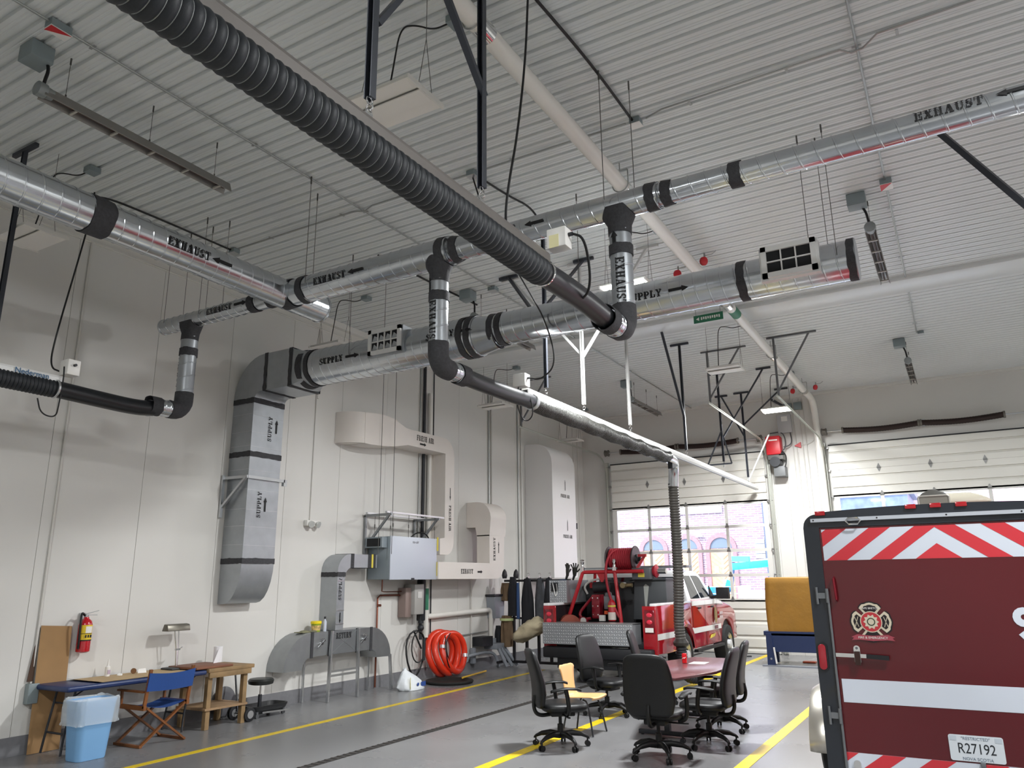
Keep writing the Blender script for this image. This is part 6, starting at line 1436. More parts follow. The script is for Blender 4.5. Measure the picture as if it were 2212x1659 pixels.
# cab: lower body with hood, greenhouse above
o = [(14.27, .46), (14.27, 1.29), (14.36, 1.31), (15.85, 1.30), (16.2, 1.27), (16.95, 1.15), (17.25, 1.06), (17.36, .95), (17.36, .46), (17.10, .46)] + arch(FA, .46, .46) + [(16.1, .46)]
MB().prism(o, (TXR - .01, 0, 0), (0, 1, 0), (0, 0, 1), (TXL - TXR + .02, 0, 0)).build('cab_body', TRED, tk, bevel=.045, seg=3)
m = MB()
for s, x0 in ((1, TXR), (-1, TXL)):
    m = MB(); m.prism([(14.30, 1.215), (14.30, 1.30), (15.8, 1.30), (16.25, 1.255), (16.4, 1.19), (15.85, 1.215)], (x0 + s * .002, 0, 0), (0, 1, 0), (0, 0, 1), (-s * .02, 0, 0)); m.build('white_shoulder', TWHT, tk)
    MB().box(x0 + s * .001, x0 + s * .004, 14.30, FA - .48, .725, .82).build('reflective_stripe', REFL, tk)
    for y in (14.31, 15.10, 15.92): MB().box(x0 - s * .002, x0 + s * .002, y, y + .008, .5, 1.29).build('door_gap', mat('gap_black', '120506', .8), tk)
    for y in (14.62, 15.45): MB().bar((x0 + s * .018, y, 1.165), (x0 + s * .018, y + .17, 1.165), .025, .03).build('door_handle', BLKP, tk, bevel=.006)
    MB().box(x0 - s * .02, x0 + s * .06, 14.32, 16.1, .40, .45).build('side_step', BLKP, tk)
gh = [[(-5.54 + sx * w, y, z) for sx, y in ((1, ya), (1, yb), (-1, yb), (-1, ya))] for z, w, ya, yb in ((1.29, 1.0, 14.22, 15.98), (1.55, .922, 14.24, 15.72), (1.79, .85, 14.28, 15.46), (1.85, .79, 14.34, 15.36), (1.865, .68, 14.44, 15.2))]
MB().loft(gh).build('greenhouse', TWHT, tk, bevel=.03, seg=3)
def sidex(z): return 1.0 - (z - 1.29) * (.15 / .50)
def pane(s, pts, name):
    out = [(-5.54 + s * (sidex(z) + .006), y, z) for y, z in pts]; inn = [(-5.54 + s * (sidex(z) - .012), y, z) for y, z in pts]; n = len(pts)
    MB().add(out + inn, [tuple(range(n)), tuple(range(2 * n - 1, n - 1, -1))] + [(i, (i + 1) % n, n + (i + 1) % n, n + i) for i in range(n)]).build(name, TGLS, tk, flat=True, fix=True)
for s in (1, -1):
    pane(s, [(14.42, 1.34), (14.98, 1.34), (14.80, 1.76), (14.44, 1.76)], 'side_window'); pane(s, [(15.06, 1.34), (15.66, 1.36), (15.36, 1.72), (15.24, 1.76), (14.88, 1.76)], 'side_window')
    MB().prism([(15.64, 1.33), (15.98, 1.31), (15.60, 1.56)], (-5.54 + s * .985, 0, 0), (0, 1, 0), (0, 0, 1), (s * .02, 0, 0)).build('mirror_base', BLKP, tk)
    MB().tube(sag([(-5.54 + s * .98, 15.74, 1.34), (-5.54 + s * 1.14, 15.72, 1.35), (-5.54 + s * 1.22, 15.72, 1.38)]), .035, 10).box(-5.54 + s * 1.12, -5.54 + s * 1.36, 15.66, 15.80, 1.31, 1.53).build('side_mirror', BLKP, tk, bevel=.03, seg=3)
MB().box(-6.30, -4.78, 14.205, 14.235, 1.36, 1.74).build('rear_window', TGLS, tk, flat=True)
MB().add([(-6.42, 15.97, 1.32), (-4.66, 15.97, 1.32), (-4.74, 15.52, 1.74), (-6.34, 15.52, 1.74)], [(0, 1, 2, 3)]).build('windscreen', TGLS, tk, flat=True)
lb = MB().box(-5.95, -4.70, 14.75, 15.05, 1.91, 1.96).build('light_bar', mat('light_bar_grey', '6f7074', .25), tk, bevel=.012)
for x in (-5.8, -4.95): MB().box(x - .03, x + .03, 14.85, 14.95, 1.85, 1.92).build('light_bar_foot', BLKP, lb)
def wheel(x, y, s, front):
    m = MB(); m.lathe([(-.13, .24), (-.13, .33), (-.115, .375), (-.07, WR), (.07, WR), (.115, .375), (.13, .33), (.13, .24)], (x, y, WR), (1, 0, 0), 40, 0, 0)
    w = m.build('tyre', TIRE, tk)
    MB().lathe([(-.11, .245), (.11 if not front else .10, .245), (.12, .235), (.06, .20), (.03, .10), (.03, .0)], (x, y, WR), (s, 0, 0), 32, 0, 0).build('rim', mat('rim_silver', 'b4b6b8', .25, .8), w)
    MB().lathe([(.02, .10), (.15, .085), (.16, .05), (.16, 0)], (x, y, WR), (s, 0, 0), 20, 0, 0).build('hub_cover', mat('hub_white', 'd9dadc', .3, .3), w)
    for k in range(8):
        a = 2 * PI * k / 8; MB().cyl((x + s * .04, y + .13 * math.cos(a), WR + .13 * math.sin(a)), (x + s * .10, y + .13 * math.cos(a), WR + .13 * math.sin(a)), .016, n=8).build('wheel_nut', BLKP, w)
for s, x in ((1, TXR - .12), (-1, TXL + .12)):
    wheel(x, RA, s, False); wheel(x + s * .02, FA, s, True)
for s, x0 in ((1, TXR), (-1, TXL)):
    for cy in (RA, FA): MB().box(x0 - s * .06, x0 - s * .55, cy - .46, cy + .46, .45, .86).build('wheel_well', BLKP, tk)
# tail: lamps, bumper, tread plate box in place of the tailgate
TLR = mat('tail_lamp_red', '6e0a18', .1, coat=.8)
for s, x0 in ((1, TXR), (-1, TXL)):
    MB().box(x0 - s * .03, x0 - s * .20, TY - .02, TY + .02, .84, 1.21).build('tail_lamp', TLR, tk, bevel=.01)
    for zz in (1.02, 1.13): MB().ball((x0 - s * .115, TY - .02, zz), .05, .012, .035).build('lamp_glint', mat('lamp_glint_red', 'e03048', .15, coat=.8), tk)  # bright blobs paint a glow and reflection into the unlit tail lamps
    MB().box(x0 - s * .05, x0 - s * .19, TY - .027, TY - .01, .86, .93).build('reverse_lamp', WHITEP, tk)
    MB().box(x0, x0 - s * .24, TY - .005, TY + .03, .50, 1.27).build('tail_corner', TRED, tk, bevel=.01)
MB().box(TXL + .05, TXR - .05, TY - .16, TY + .02, .42, .60).build('rear_bumper', BLKP, tk, bevel=.03)
MB().box(-6.3, -4.8, TY - .05, TY + .3, .25, .44).build('underbody', BLKP, tk)
tb_ = thing('tread_plate_box', 'wide bright tread plate box across the tail of the red pickup', 'box', (-5.68, TY - .1, .64))
TREAD = mat('bright_tread_plate', 'e4e6e8', .3, .45)
def tread(m, x0, x1, z0, z1, y, sz=.042):
    nx = int((x1 - x0) / sz); nz = int((z1 - z0) / sz)
    for i in range(nx):
        for j in range(nz):
            cx = x0 + (i + .5) * (x1 - x0) / nx; cz = z0 + (j + .5) * (z1 - z0) / nz; a = PI / 4 * (1 if (i + j) % 2 else -1); L, w_ = sz * .47, sz * .15; c, s = math.cos(a), math.sin(a)
            P = [(cx + L * c, y, cz + L * s), (cx - w_ * s, y, cz + w_ * c), (cx - L * c, y, cz - L * s), (cx + w_ * s, y, cz - w_ * c)]
            m.add(P + [(cx, y - .006, cz)], [(0, 1, 4), (1, 2, 4), (2, 3, 4), (3, 0, 4)])
    return m
m = MB().box(-6.515, -4.86, TY - .16, TY + .22, .645, .99); m.build('box', mat('tread_plate_sheet', 'a2a5a9', .35, .5), tb_, flat=True)
tread(MB(), -6.51, -4.865, .65, .985, TY - .1605).build('tread_lugs', TREAD, tb_, flat=True)
MB().box(-6.52, -4.855, TY - .165, TY + .225, .985, .995).build('lid_edge', ZINC, tb_)
# skid unit in the bed
sk_ = thing('fire_skid', 'red tubular fire skid with hose reel and pump standing in the pickup bed', 'fire pump', (-5.8, 13.4, .66))
RT = mat('skid_red_tube', 'b3202a', .3, coat=.4)
SKY = 13.2
MB().tube([(-6.50, SKY - .1, .70), (-6.48, SKY - .1, .97), (-6.19, SKY, 1.82), (-6.16, SKY, 1.84), (-5.0, SKY, 1.84)], .034, 12).build('frame_tube', RT, sk_)
MB().tube([(-5.40, SKY - .12, .70), (-5.41, SKY - .12, .97), (-5.55, SKY, 1.84)], .034, 12).build('frame_tube', RT, sk_)
MB().tube([(-6.16, SKY + .5, 1.84), (-6.3, SKY + .6, .7)], .03, 10).build('frame_tube', RT, sk_); MB().bar((-6.16, SKY, 1.84), (-6.16, SKY + .5, 1.84), .05, .05).build('frame_tube', RT, sk_)
MB().prism([(0, 0), (.20, 0), (.12, -.16), (.08, -.16)], (-5.90, SKY - .01, 1.82), (1, 0, 0), (0, 0, 1), (0, .02, 0)).build('gusset', RT, sk_)
MB().bar((-6.14, SKY, 1.90), (-5.50, SKY, 1.90), .05, .03).build('roller', mat('roller_steel', '9b9ea2', .3, .8), sk_)
for x in (-6.19, -5.55): MB().lathe([(0, .045), (.06, .045), (.065, .03), (.10, .03), (.115, .022), (.13, .03), (.16, .042), (.18, .03), (.19, .045), (.205, .03), (.21, 0)], (x, SKY, 1.86), (0, 0, 1), 18).build('roller_post', CHROME, sk_)
HR = mat('red_fire_hose', '9d1a2a', .6, bump=.15, bscale=80)
pts = [Vector((-5.70 + .44 * i / 220, SKY + .25 + .185 * math.cos(2 * PI * i / 20), 2.06 + .185 * math.sin(2 * PI * i / 20))) for i in range(221)]
MB().tube(pts, .024, 8).build('reel_hose', HR, sk_, ang=80); MB().cyl((-5.70, SKY + .25, 2.06), (-5.25, SKY + .25, 2.06), .175, n=28).build('reel_drum', HR, sk_)
for x in (-5.735, -5.225): MB().lathe([(-.012, .235), (-.006, .24), (.006, .24), (.012, .235)], (x, SKY + .25, 2.06), (1, 0, 0), 32).build('reel_disc', mat('reel_grey', '4a4244', .4, .3), sk_)
MB().lathe([(0, .09), (.03, .08), (.05, .04), (.09, .04)], (-5.215, SKY + .25, 2.06), (1, 0, 0), 18).build('reel_hub', BLKP, sk_)
MB().tube(sag([(-5.52, SKY + .2, 2.24), (-5.62, SKY + .05, 2.20), (-5.70, SKY - .04, 1.98), (-5.70, SKY - .06, 1.7), (-5.62, SKY - .1, 1.4), (-5.50, SKY - .12, 1.15), (-5.44, SKY - .12, 1.05)]), .024, 10).build('hose_tail', HR, sk_)
MB().box(-5.24, -4.90, SKY + .05, SKY + .4, 1.70, 1.90).build('reel_bracket', mat('bracket_grey', '55575a', .5), sk_, bevel=.01); MB().box(-5.12, -5.0, SKY + .045, SKY + .05, 1.74, 1.81).build('yellow_plate', mat('yellow_tape', 'd9c64a'), sk_)
MB().bar((-5.2, SKY + .2, 1.88), (-5.05, SKY + .25, 2.12), .04, .05).bar((-5.16, SKY + .2, 2.12), (-5.0, SKY + .2, 2.12), .04, .05).build('reel_arm', RT, sk_)
MB().lathe([(0, .09), (.02, .12), (.03, .12), (.10, .07)], (-4.82, SKY + .25, 1.84), (-1, 0, 0), 22).build('small_reel', HR, sk_); MB().cyl((-4.82, SKY + .25, 1.84), (-4.66, SKY + .25, 1.84), .05, n=16).build('nozzle', CHROME, sk_)
PG = mat('poly_tank_grey', '44474a', .5)
MB().prism([(-5.33, 1.0), (-5.28, 1.70), (-4.68, 1.70), (-4.68, 1.0)], (0, SKY + .25, 0), (1, 0, 0), (0, 0, 1), (0, .75, 0)).build('water_tank', PG, sk_, bevel=.02); MB().box(-5.34, -4.66, SKY + .2, SKY + 1.02, 1.69, 1.72).build('tank_lid', PG, sk_)
MB().prism([(-5.1, 1.58), (-5.06, 1.62), (-5.0, 1.58), (-5.06, 1.2), (-5.09, 1.24)], (0, SKY + .245, 0), (1, 0, 0), (0, 0, 1), (0, -.004, 0)).build('sight_panel', mat('sight_pale', 'a3a59f', .4), sk_)
MB().box(-6.35, -5.35, SKY + .45, SKY + 1.0, .70, 1.66).build('engine_housing', mat('engine_black', '202022', .6), sk_, bevel=.03)
MB().cyl((-5.98, SKY + .02, 1.56), (-5.70, SKY + .06, 1.58), .10, n=20).build('muffler', BLKP, sk_)
PR = mat('pump_red', '8c1526', .35, coat=.3)
MB().box(-6.02, -5.86, SKY - .02, SKY + .2, 1.02, 1.44).build('pump_block', PR, sk_, bevel=.015)
for z in (1.09, 1.24, 1.38):
    for x in (-5.99, -5.89): MB().cyl((x, SKY - .035, z), (x, SKY - .015, z), .012, n=8).build('pump_bolt', CHROME, sk_)
    MB().box(-6.01, -5.87, SKY - .03, SKY - .015, z - .04, z + .04).build('pump_plate', PR, sk_)
MB().lathe([(0, .08), (.10, .11), (.16, .09)], (-6.20, SKY, .95), (.3, -1, 0), 20).build('volute', PR, sk_); MB().cyl((-6.12, SKY - .17, .99), (-6.12, SKY - .19, .99), .055, n=20).build('gauge', WHITEP, sk_)
MB().tube(sag([(-6.05, SKY, 1.02), (-6.2, SKY - .02, 1.0), (-6.30, SKY, 1.1), (-6.12, SKY + .05, 1.3), (-5.98, SKY, 1.42)]), .028, 10).build('suction_pipe', PR, sk_)
MB().box(-5.78, -5.64, SKY - .02, SKY + .2, 1.18, 1.42).build('engine_block', mat('engine_alloy', '85868a', .4, .5), sk_, bevel=.02); MB().lathe([(0, .07), (.05, .06), (.07, .03)], (-5.71, SKY + .05, 1.42), (0, 0, 1), 18).build('engine_cap', mat('engine_alloy', '85868a', .4, .5), sk_)
MB().box(-5.76, -5.66, SKY - .05, SKY - .01, 1.10, 1.16).build('orange_cover', mat('orange_plastic', 'd8562a', .4), sk_)
MB().tube(sag([(-6.1, SKY, 1.45), (-6.16, SKY - .03, 1.58), (-6.05, SKY, 1.68), (-5.85, SKY, 1.72)]), .02, 8).build('grey_hose', mat('pale_hose', 'a9a6a2', .5), sk_)
MB().box(-6.25, -6.13, SKY + .43, SKY + .45, 1.55, 1.65).build('red_label', REDPL, sk_)
MB().box(-5.80, -5.70, SKY - .2, SKY - .14, .99, 1.09).build('white_box', WHITEP, sk_)
MB().cyl((-5.36, SKY, 1.60), (-5.36, SKY - .12, 1.60), .05, n=16).cyl((-5.36, SKY - .0, 1.60), (-5.22, SKY + .0, 1.60), .035, n=12).build('brass_valve', mat('brass', '8f8062', .35, .8), sk_)
fx_ = thing('fire_extinguisher', 'red fire extinguisher strapped inside the pickup bed beside the pump', 'fire extinguisher', (-5.56, SKY - .12, .99))
MB().lathe([(0, .065), (.3, .07), (.34, .05), (.37, .02)], (-5.58, SKY - .12, .99), (0, 0, 1), 22).build('cylinder', REDP, fx_); MB().lathe([(.02, .072), (.15, .0725)], (-5.58, SKY - .12, .99), (0, 0, 1), 22, 0, 0).build('label_sleeve', mat('pale_label', 'e6d9d0', .5), fx_); MB().lathe([(.24, .072), (.27, .072)], (-5.58, SKY - .12, .99), (0, 0, 1), 22, 0, 0).build('yellow_band', mat('yellow_tape', 'd9c64a'), fx_)
dz = thing('cargo_reel', 'orange-brown hose bundle lying in the left of the pickup bed', 'hose', (-6.3, 12.9, .66))
MB().lathe([(-.1, .06), (-.08, .2), (.08, .2), (.1, .06)], (-6.34, 12.9, .90), (.6, -.7, 0), 24).build('bundle', mat('rust_hose', '93442f', .6), dz)
cb_ = thing('side_box', 'tread plate tool box with a black strap over the left side of the pickup bed', 'tool box', (-6.55, 12.95, 1.28))
MB().box(-6.76, -6.40, 12.95, 13.9, 1.30, 1.70).build('box', mat('tread_plate_sheet', '94979b'), cb_, flat=True); tread(MB(), -6.755, -6.405, 1.305, 1.695, 12.9495).build('tread_lugs', TREAD, cb_, flat=True); MB().box(-6.71, -6.58, 12.925, 12.95, 1.50, 1.66).build('black_strap', BLKP, cb_)
MB().tube(sag([(-6.68, 12.93, 1.66), (-6.64, 12.92, 1.5), (-6.62, 12.92, 1.4), (-6.58, 12.93, 1.5), (-6.60, 12.93, 1.64)]), .007, 6).build('white_cord', WHITEP, cb_)
# lettering and decals of the cab side
em_ = MB(); em_.lathe([(0, .10), (.003, .10)], (TXR + .006, 15.78, 1.0), (1, 0, 0), 20); em_.v = [(v[0], v[1], 1.0 + (v[2] - 1.0) * 1.6) for v in em_.v]; em_.build('door_crest', mat('gold_crest', '8a7448', .5, nscale=40, namt=.5), tk)
for i, z in enumerate((1.00, .92)): MB().box(TXR + .006, TXR + .009, 16.06, 16.30, z, z + .05).build('white_decal', mat('decal_grey', 'b9a9a8', .5), tk)
MB().box(TXR + .006, TXR + .008, 15.66, 15.90, .735, .80).build('stripe_lettering', mat('decal_dark', '70434a', .5), tk)
MB().prism([(15.30, .58), (15.62, .60), (15.70, .66), (15.36, .64)], (TXR + .004, 0, 0), (0, 1, 0), (0, 0, 1), (.003, 0, 0)).build('yellow_sticker', mat('yellow_tape', 'd9c64a'), tk)

# ================================================================== enclosed red trailer at the right
tl = thing('cargo_trailer', 'red enclosed cargo trailer with red and white chevrons on its rear door', 'trailer', (-.165, 8, 0))
TX0, TX1, TYR, TZ0, TZ1 = -1.035, .705, 6.16, .30, 2.13; TCX = -.165
TFR = mat('trailer_frame_black', '1e232b', .35, coat=.2); TDR = mat('trailer_door_red', '560a14', .26, coat=.3, bump=.10, bscale=2.2)
CHW = mat('chevron_white', 'cdd3de', .45); CHR = mat('chevron_red', 'c9323c', .4)
def crown(x): return .030 * (1 - ((x - TCX) / .87) ** 2)
def shell(y0, y1, inset=0):
    pts = [(TX0 + inset, TZ0), (TX0 + inset, 2.06)] + [(TX0 + .10 - .10 * math.cos(R(a)) + inset, 2.06 + .10 * math.sin(R(a))) for a in range(20, 91, 14)]
    xs = [TX0 + .14 + (1.46) * i / 12 for i in range(13)]; pts += [(x, 2.165 + crown(x)) for x in xs]
    pts += [(2 * TCX - p[0], p[1]) for p in reversed(pts[:2 + 6])]
    return pts
MB().prism(shell(0, 0), (0, TYR + .05, 0), (1, 0, 0), (0, 0, 1), (0, 3.6, 0)).build('body', mat('trailer_side_red', '7a1420', .25, coat=.6), tl, fix=True)
fp = shell(0, 0); ip = [(-.905, .36), (-.905, 2.055), (.575, 2.055), (.575, .36)]
m = MB(); m.box(TX0, -.925, TYR - .01, TYR + .06, TZ0, 2.06); m.box(.595, TX1, TYR - .01, TYR + .06, TZ0, 2.06); m.box(TX0, TX1, TYR - .01, TYR + .06, TZ0 - .04, TZ0 + .04)
top = [p for p in fp if p[1] >= 2.05]; m.prism([(TX0, 2.06)] + top + [(TX1, 2.06)], (0, TYR - .01, 0), (1, 0, 0), (0, 0, 1), (0, .07, 0)); m.build('rear_frame', TFR, tl, fix=True)
MB().box(-.925, .595, TYR + .0, TYR + .05, TZ0 + .03, 2.058).build('rear_door', TDR, tl)
dr = MB(); 
def clip(poly, f):
    out = []
    for i in range(len(poly)):
        a, b = poly[i], poly[(i + 1) % len(poly)]; fa, fb = f(a), f(b)
        if fa >= 0: out.append(a)
        if fa * fb < 0: t = fa / (fa - fb); out.append((a[0] + (b[0] - a[0]) * t, a[1] + (b[1] - a[1]) * t))
    return out
def chevrons(z0, z1, parent, y, s0=0.0):
    MB().box(-.912, .582, y - .002, y, z0, z1).build('chevron_band', CHW, parent, flat=True)
    m = MB(); sl = 1.38; per = .295
    for sgn in (-1, 1):
        for k in range(-1, 5):
            a, b = k * per + s0, k * per + .142 + s0
            P = [(0, z0), (.747, z0), (.747, z1), (0, z1)]
            P = clip(P, lambda p: p[0] + (p[1] - z0) * sl - a); 
            if len(P) > 2: P = clip(P, lambda p: b - p[0] - (p[1] - z0) * sl)
            if len(P) > 2:
                Q = [(TCX + sgn * p[0], y - .0035, p[1]) for p in P]; m.add(Q if sgn > 0 else Q[::-1], [tuple(range(len(Q)))])
    m.build('chevron_stripes', CHR, parent, flat=True)
chevrons(1.82, 2.045, tl, TYR); chevrons(.30, .52, tl, TYR, .08)
MB().box(-.885, .582, TYR - .003, TYR, .845, 1.0).build('white_stripe', CHW, tl, flat=True)
MB().box(-.975, .66, TYR - .035, TYR - .01, 2.100, 2.126).build('drip_rail', mat('rail_silver', 'c3c8d0', .3, .4), tl)
for x in (-.955, -.52, -.08, .36): MB().cyl((x, TYR - .037, 2.113), (x, TYR - .03, 2.113), .006, n=8).build('rail_screw', BLKP, tl)
m = MB(); m.tube([(-.68 + a * .05, TYR - .045, 2.098 + b * .028) for a, b in ((-1, 0), (-.6, .8), (.6, .8), (1, 0), (.6, -.8), (-.6, -.8))], .007, 8, closed=True); m.build('loop_latch', CHROME, tl)
for x in (-.905, -.296, -.139, .018): MB().box(x - .035, x + .035, TYR - .03, TYR, 2.148 + .6 * crown(x) * (x > -.8), 2.180 + .6 * crown(x) * (x > -.8)).build('marker_lamp', mat('marker_red', 'a81620', .2, coat=.5), tl, bevel=.004)
o = rrect(.052, .175, .025, 6)
MB().prism(rrect(.072, .2, .034, 6), (-.992, TYR - .01, 1.145), (1, 0, 0), (0, 0, 1), (0, -.012, 0)).build('tail_lamp_rim', BLKP, tl); MB().prism(o, (-.992, TYR - .022, 1.145), (1, 0, 0), (0, 0, 1), (0, -.01, 0)).build('tail_lamp', mat('trailer_lamp_red', '9a1626', .15, coat=.6), tl, bevel=.004)
HM = mat('dull_hinge_steel', '7d8084', .38, .7)
for z in (1.57, .755):
    m = MB(); m.cyl((-.985, TYR - .025, z - .06), (-.985, TYR - .025, z + .06), .010, n=10); m.cyl((-.915, TYR - .03, z - .05), (-.915, TYR - .03, z + .05), .013, n=10); m.box(-.985, -.915, TYR - .03, TYR - .01, z - .02, z + .02); m.build('hinge', HM, tl)
MB().cyl((-.912, TYR - .02, .42), (-.912, TYR - .02, 1.60), .010, n=10).build('lock_rod', HM, tl)
MB().tube([(-.86, TYR - .002, 1.70), (-.86, TYR - .04, 1.69), (-.856, TYR - .045, 1.62), (-.854, TYR - .04, 1.545), (-.854, TYR - .002, 1.535)], .008, 8).build('grab_handle', mat('handle_red', '8b2230', .2, .4), tl)
MB().bar((-.90, TYR - .03, 1.163), (-.69, TYR - .03, 1.160), .008, .026).build('latch_bar', CHROME, tl); MB().bar((-.70, TYR - .034, 1.160), (-.555, TYR - .034, 1.152), .014, .03).build('latch_grip', BLKP, tl)
MB().prism(rrect(.042, .13, .02, 5), (-.758, TYR - .002, 1.165), (1, 0, 0), (0, 0, 1), (0, -.03, 0)).build('hasp_plate', CHROME, tl); MB().box(-.776, -.74, TYR - .05, TYR - .03, 1.10, 1.19).build('padlock', mat('lock_brown', '3a2622', .4, .3), tl); MB().cyl((-.758, TYR - .035, 1.212), (-.758, TYR - .025, 1.212), .009, n=10).build('hasp_bolt', HM, tl)
MB().prism(rrect(.045, .15, .022, 5), (-.84, TYR - .002, .40), (1, 0, 0), (0, 0, 1), (0, -.02, 0)).build('lower_hasp', CHROME, tl)
flat_text('unit_number', '9', .26, (.275, TYR - .004, 1.385), (1, 0, 0), (0, 0, 1), CHW, tl, offset=.010)
# number plate
pl_ = thing('number_plate', 'white number plate reading R27192 low on the trailer door', 'number plate', (-.11, TYR - .01, .53))
MB().prism(rrect(.31, .158, .014, 4), (-.11, TYR - .003, .610), (1, 0, 0), (0, 0, 1), (0, -.004, 0)).build('plate', mat('plate_white', 'd4dae0', .4), pl_)
PK = mat('plate_black', '22262b', .5); PB_ = mat('plate_blue_print', '6a7888', .5)
flat_text('registration', 'R27192', .088, (-.11, TYR - .008, .606), (1, 0, 0), (0, 0, 1), PK, pl_, sx=.80, depth=.0006)
flat_text('caption', '"RESTRICTED"', .026, (-.11, TYR - .008, .668), (1, 0, 0), (0, 0, 1), PB_, pl_, depth=.0005); flat_text('caption', 'NOVA SCOTIA', .026, (-.11, TYR - .008, .546), (1, 0, 0), (0, 0, 1), PB_, pl_, depth=.0005)
for x in (-.238, .018): MB().box(x - .02, x + .02, TYR - .0082, TYR - .0072, .652, .682).box(x - .017, x + .017, TYR - .0088, TYR - .0082, .655, .679).build('sticker', mat('sticker_grey', 'c0c9d2', .5), pl_)
MB().box(-.10, -.07, TYR - .03, TYR - .006, .50, .535).build('plate_lamp', HM, pl_, bevel=.006)
# fire service crest
cr = (-.645, TYR - .0035, 1.391)
def lobe(a0, k, w):
    out = []
    for t in [i / 10 for i in range(11)]:
        an = R(a0 - 38 + 76 * t); r_ = .137 - .022 * abs(2 * t - 1) ** 1.5 + (-.006 if .2 < t < .8 else .002); out.append((k * r_ * math.cos(an), k * r_ * math.sin(an)))
    n0 = R(a0); inner = [(.035 * math.cos(n0) + .022 * math.cos(n0 + PI / 2), .035 * math.sin(n0) + .022 * math.sin(n0 + PI / 2)), (.035 * math.cos(n0) - .022 * math.cos(n0 + PI / 2), .035 * math.sin(n0) - .022 * math.sin(n0 + PI / 2))]
    return out + inner
CRM = mat('crest_cream', 'cfc4ae', .5); CRK = mat('crest_black', '1c1418', .5); CRR = mat('crest_red', 'b8323a', .5)
for a in (90, 0, 180, 270):
    MB().prism([(p[0] * 1.045, p[1] * 1.045) for p in lobe(a, 1.03, 0)], cr, (1, 0, 0), (0, 0, 1), (0, -.001, 0)).build('crest_outline', CRK, tl, flat=True); MB().prism(lobe(a, 1, 0), (cr[0], cr[1] - .001, cr[2]), (1, 0, 0), (0, 0, 1), (0, -.001, 0)).build('crest_arm', CRM, tl, flat=True)  # black lobe cut slightly larger, rims each cream crest arm
    n0 = R(a); c = (math.cos(n0) * .082, math.sin(n0) * .082); P = [(c[0] + (p[0] - c[0]) * .70, c[1] + (p[1] - c[1]) * .70) for p in lobe(a, 1, 0)]; MB().prism(P, (cr[0], cr[1] - .002, cr[2]), (1, 0, 0), (0, 0, 1), (0, -.001, 0)).build('crest_field', CRK, tl, flat=True)
def disc(r_, m_, dy, n=28, star=0):
    P = [((r_ if not star or i % 2 == 0 else r_ * .74) * math.cos(2 * PI * i / n), (r_ if not star or i % 2 == 0 else r_ * .74) * math.sin(2 * PI * i / n)) for i in range(n)]
    MB().prism(P, (cr[0], cr[1] - dy, cr[2]), (1, 0, 0), (0, 0, 1), (0, -.0008, 0)).build('crest_disc', m_, tl, flat=True)
disc(.072, CRM, .003); disc(.066, CRR, .0038); disc(.052, CRM, .0046, 20, 1); disc(.027, mat('crest_green', '35412f', .5), .0054); disc(.02, CRM, .0062)
for sx in (-1, 1): MB().bar((cr[0] + sx * .095 - .012, cr[1] - .0035, cr[2] - .035), (cr[0] + sx * .095 + .012, cr[1] - .0035, cr[2] + .035), .004, .001, (0, 1, 0)).bar((cr[0] + sx * .095 + .012, cr[1] - .0035, cr[2] - .035), (cr[0] + sx * .095 - .012, cr[1] - .0035, cr[2] + .035), .004, .001, (0, 1, 0)).build('crest_tools', CRM, tl, flat=True)
MB().prism([(-.14, -.005), (-.10, .012), (0, .004), (.10, .012), (.14, -.005), (.125, -.012), (.14, -.028), (.09, -.024), (0, -.032), (-.09, -.024), (-.14, -.028), (-.125, -.012)], (cr[0], cr[1] - .007, cr[2] - .098), (1, 0, 0), (0, 0, 1), (0, -.001, 0)).build('crest_ribbon', mat('crest_ribbon', 'a04350', .5), tl, flat=True)
flat_text('crest_lettering', 'FIRE & EMERGENCY', .022, (cr[0], cr[1] - .009, cr[2] - .108), (1, 0, 0), (0, 0, 1), WHITEP, tl, depth=.0004); flat_text('crest_lettering', 'CAPE BRETON', .019, (cr[0], cr[1] - .0045, cr[2] + .092), (1, 0, 0), (0, 0, 1), WHITEP, tl, depth=.0004)
# roof: flood lamp and vent dome
fl_ = thing('flood_lamp', 'flood lamp with a pale bezel on the roof edge of the red trailer', 'lamp', (-.145, 6.3, 2.2))
MB().prism([(-.10, 0), (-.075, .03), (-.02, .055), (.02, .055), (.075, .03), (.10, 0), (.095, -.055), (-.095, -.055)], (-.145, 6.22, 2.245), (1, 0, 0), (0, 0, 1), (0, .13, 0)).build('housing', mat('flood_housing', '4a4843', .5), fl_, bevel=.01)
bz = rrect(.195, .072, .014, 4); m = MB(); m.tube([(-.145 + p[0], 6.212, 2.218 + p[1]) for p in bz], .007, 6, closed=True); m.build('bezel', mat('flood_bezel', 'b4b0a8', .35, .3), fl_); MB().prism(rrect(.185, .062, .01, 4), (-.145, 6.214, 2.218), (1, 0, 0), (0, 0, 1), (0, .004, 0)).build('lens', mat('flood_lens', '8d8880', .15, .4), fl_)
MB().box(-.25, -.04, 6.21, 6.30, 2.165, 2.19).build('bracket', BLKP, fl_)
vd = thing('roof_vent', 'pale domed roof vent behind the flood lamp on the trailer', 'vent', (-.02, 6.9, 2.23))
MB().loft([[(.0 + x * k, 6.95 + y * k, z) for x, y in rrect(.42, .42, .08, 5)] for z, k in ((2.225, 1.0), (2.24, 1.06), (2.26, 1.06), (2.30, .8), (2.325, .45), (2.33, .2))]).build('dome', mat('vent_cream', 'bdb7a6', .45), vd, ang=60)
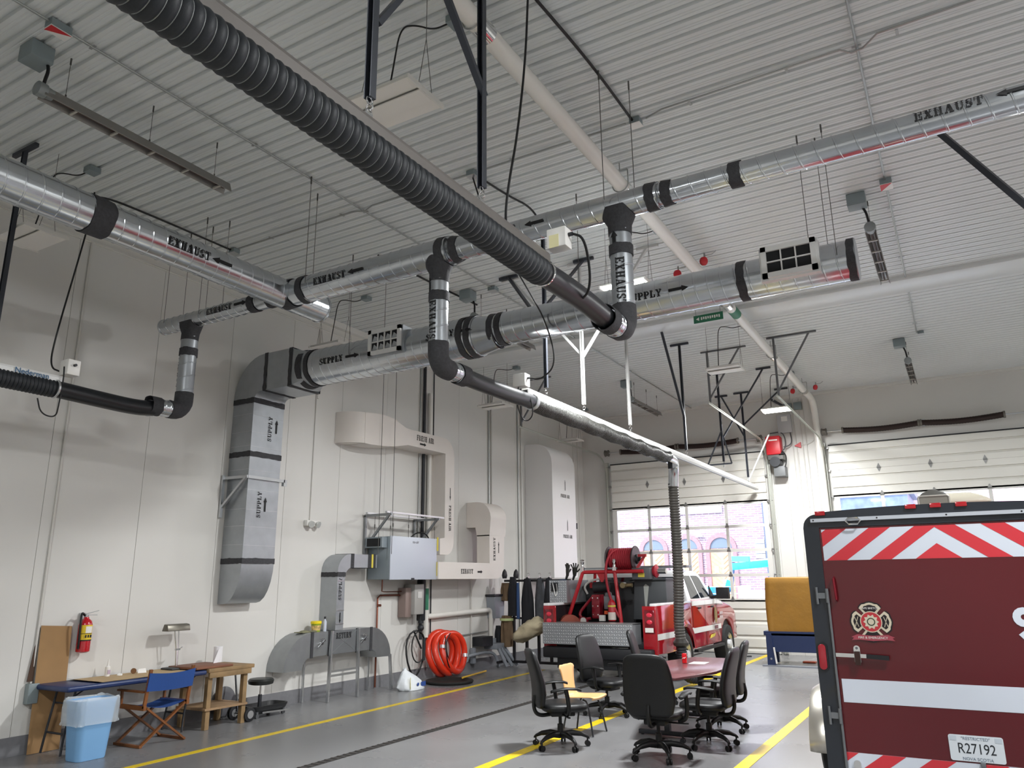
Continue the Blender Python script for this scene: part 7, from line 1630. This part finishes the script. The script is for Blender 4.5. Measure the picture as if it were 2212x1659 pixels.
# wheels and fender
MB().loft([[(x, 7.62 + r_ * math.cos(R(a)), .30 + (r_ + .02) * math.sin(R(a))) for a in range(0, 181, 12)] for x, r_ in ((-1.03, .46), (-1.28, .46), (-1.33, .43), (-1.345, .36))], caps=False, closed=False).build('fender', mat('aluminium_fender', 'c9c5bb', .3, .8), tl).modifiers.new('thickness', 'SOLIDIFY').thickness = .008
for x in (-1.19, .86): MB().lathe([(-.09, .2), (-.09, .30), (-.07, .33), (.07, .33), (.09, .30), (.09, .2)], (x, 7.62, .33), (1, 0, 0), 32).build('tyre', TIRE, tl)

# ================================================================== covered machine on a blue stand
cm = thing('machine_stand', 'dark blue steel stand under the mustard cover beside the trailer', 'stand', (-3.1, 16.8, 0))
BLS = mat('stand_blue', '1f2f55', .4)
MB().prism([(-3.71, .02), (-3.55, .02), (-3.60, .62), (-3.70, .62)], (0, 16.45, 0), (1, 0, 0), (0, 0, 1), (0, .10, 0)).build('leg', BLS, cm); MB().prism([(-2.65, .02), (-2.49, .02), (-2.50, .62), (-2.60, .62)], (0, 16.45, 0), (1, 0, 0), (0, 0, 1), (0, .10, 0)).build('leg', BLS, cm)
for x in (-3.66, -2.55): MB().box(x - .05, x + .05, 17.05, 17.15, .02, .62).build('leg', BLS, cm)
MB().box(-3.62, -2.5, 16.5, 16.56, .27, .62).build('apron', BLS, cm); MB().box(-3.75, -2.45, 16.5, 17.15, .58, .66).build('deck', BLS, cm)
MB().bar((-3.53, 16.44, .05), (-3.56, 16.44, .36), .03, .02).build('pale_lever', WHITEP, cm); MB().box(-3.80, -2.45, 16.38, 16.62, .0, .022).build('base_plate', mat('base_plate_grey', '8a8e96', .4, .4), cm); MB().cyl((-3.63, 16.445, .14), (-3.63, 16.455, .14), .02, n=10).build('bolt', ZINC, cm)
MUST = mat('mustard_cover', '9b6f22', .55, nscale=4, namt=.1, bump=.25, bscale=14)
rings = []; base = rrect(1.06, .62, .12, 12); nb = len(base)
for i, (z, k, f) in enumerate(((.60, .90, .06), (.585, .965, .075), (.66, 1.0, .05), (.85, 1.02, .035), (1.1, 1.03, .025), (1.35, 1.03, .018), (1.58, 1.01, .012), (1.69, 1.0, .008), (1.705, .97, .006), (1.71, .8, .006), (1.712, .3, .004))):
    ring = []
    for j, (x, y) in enumerate(base):
        an = math.atan2(y / .62, x / 1.06); nz = math.sin(an * 15 + 2 * noise.noise((an * 2, z, 0))) * .6 + noise.noise((x * 5, y * 5, z * 1.5)); e = Vector((math.cos(an), math.sin(an)))
        ring.append((-3.12 + x * k + e.x * f * nz, 16.82 + y * k + e.y * f * nz, z + (.035 * noise.noise((x * 7, y * 7, 3)) if i < 2 else .004 * nz)))
    rings.append(ring)
tag(MB().loft(rings).build('mustard_cover', MUST, ang=80), 'mustard yellow cloth cover draped over the machine on the blue stand', 'cover')
tag(MB().box(-3.2, -2.95, 17.3, 17.5, .002, .03).build('dolly_plate', mat('orange_plastic', 'd8562a'), bevel=.01), 'small orange tray on the floor behind the blue stand', 'tray')
tag(MB().bar((-4.75, 17.95, .012), (-4.45, 18.2, .012), .05, .02).build('floor_strip', BLACKM), 'short black strip lying on the floor by the front of the pickup', 'strip')
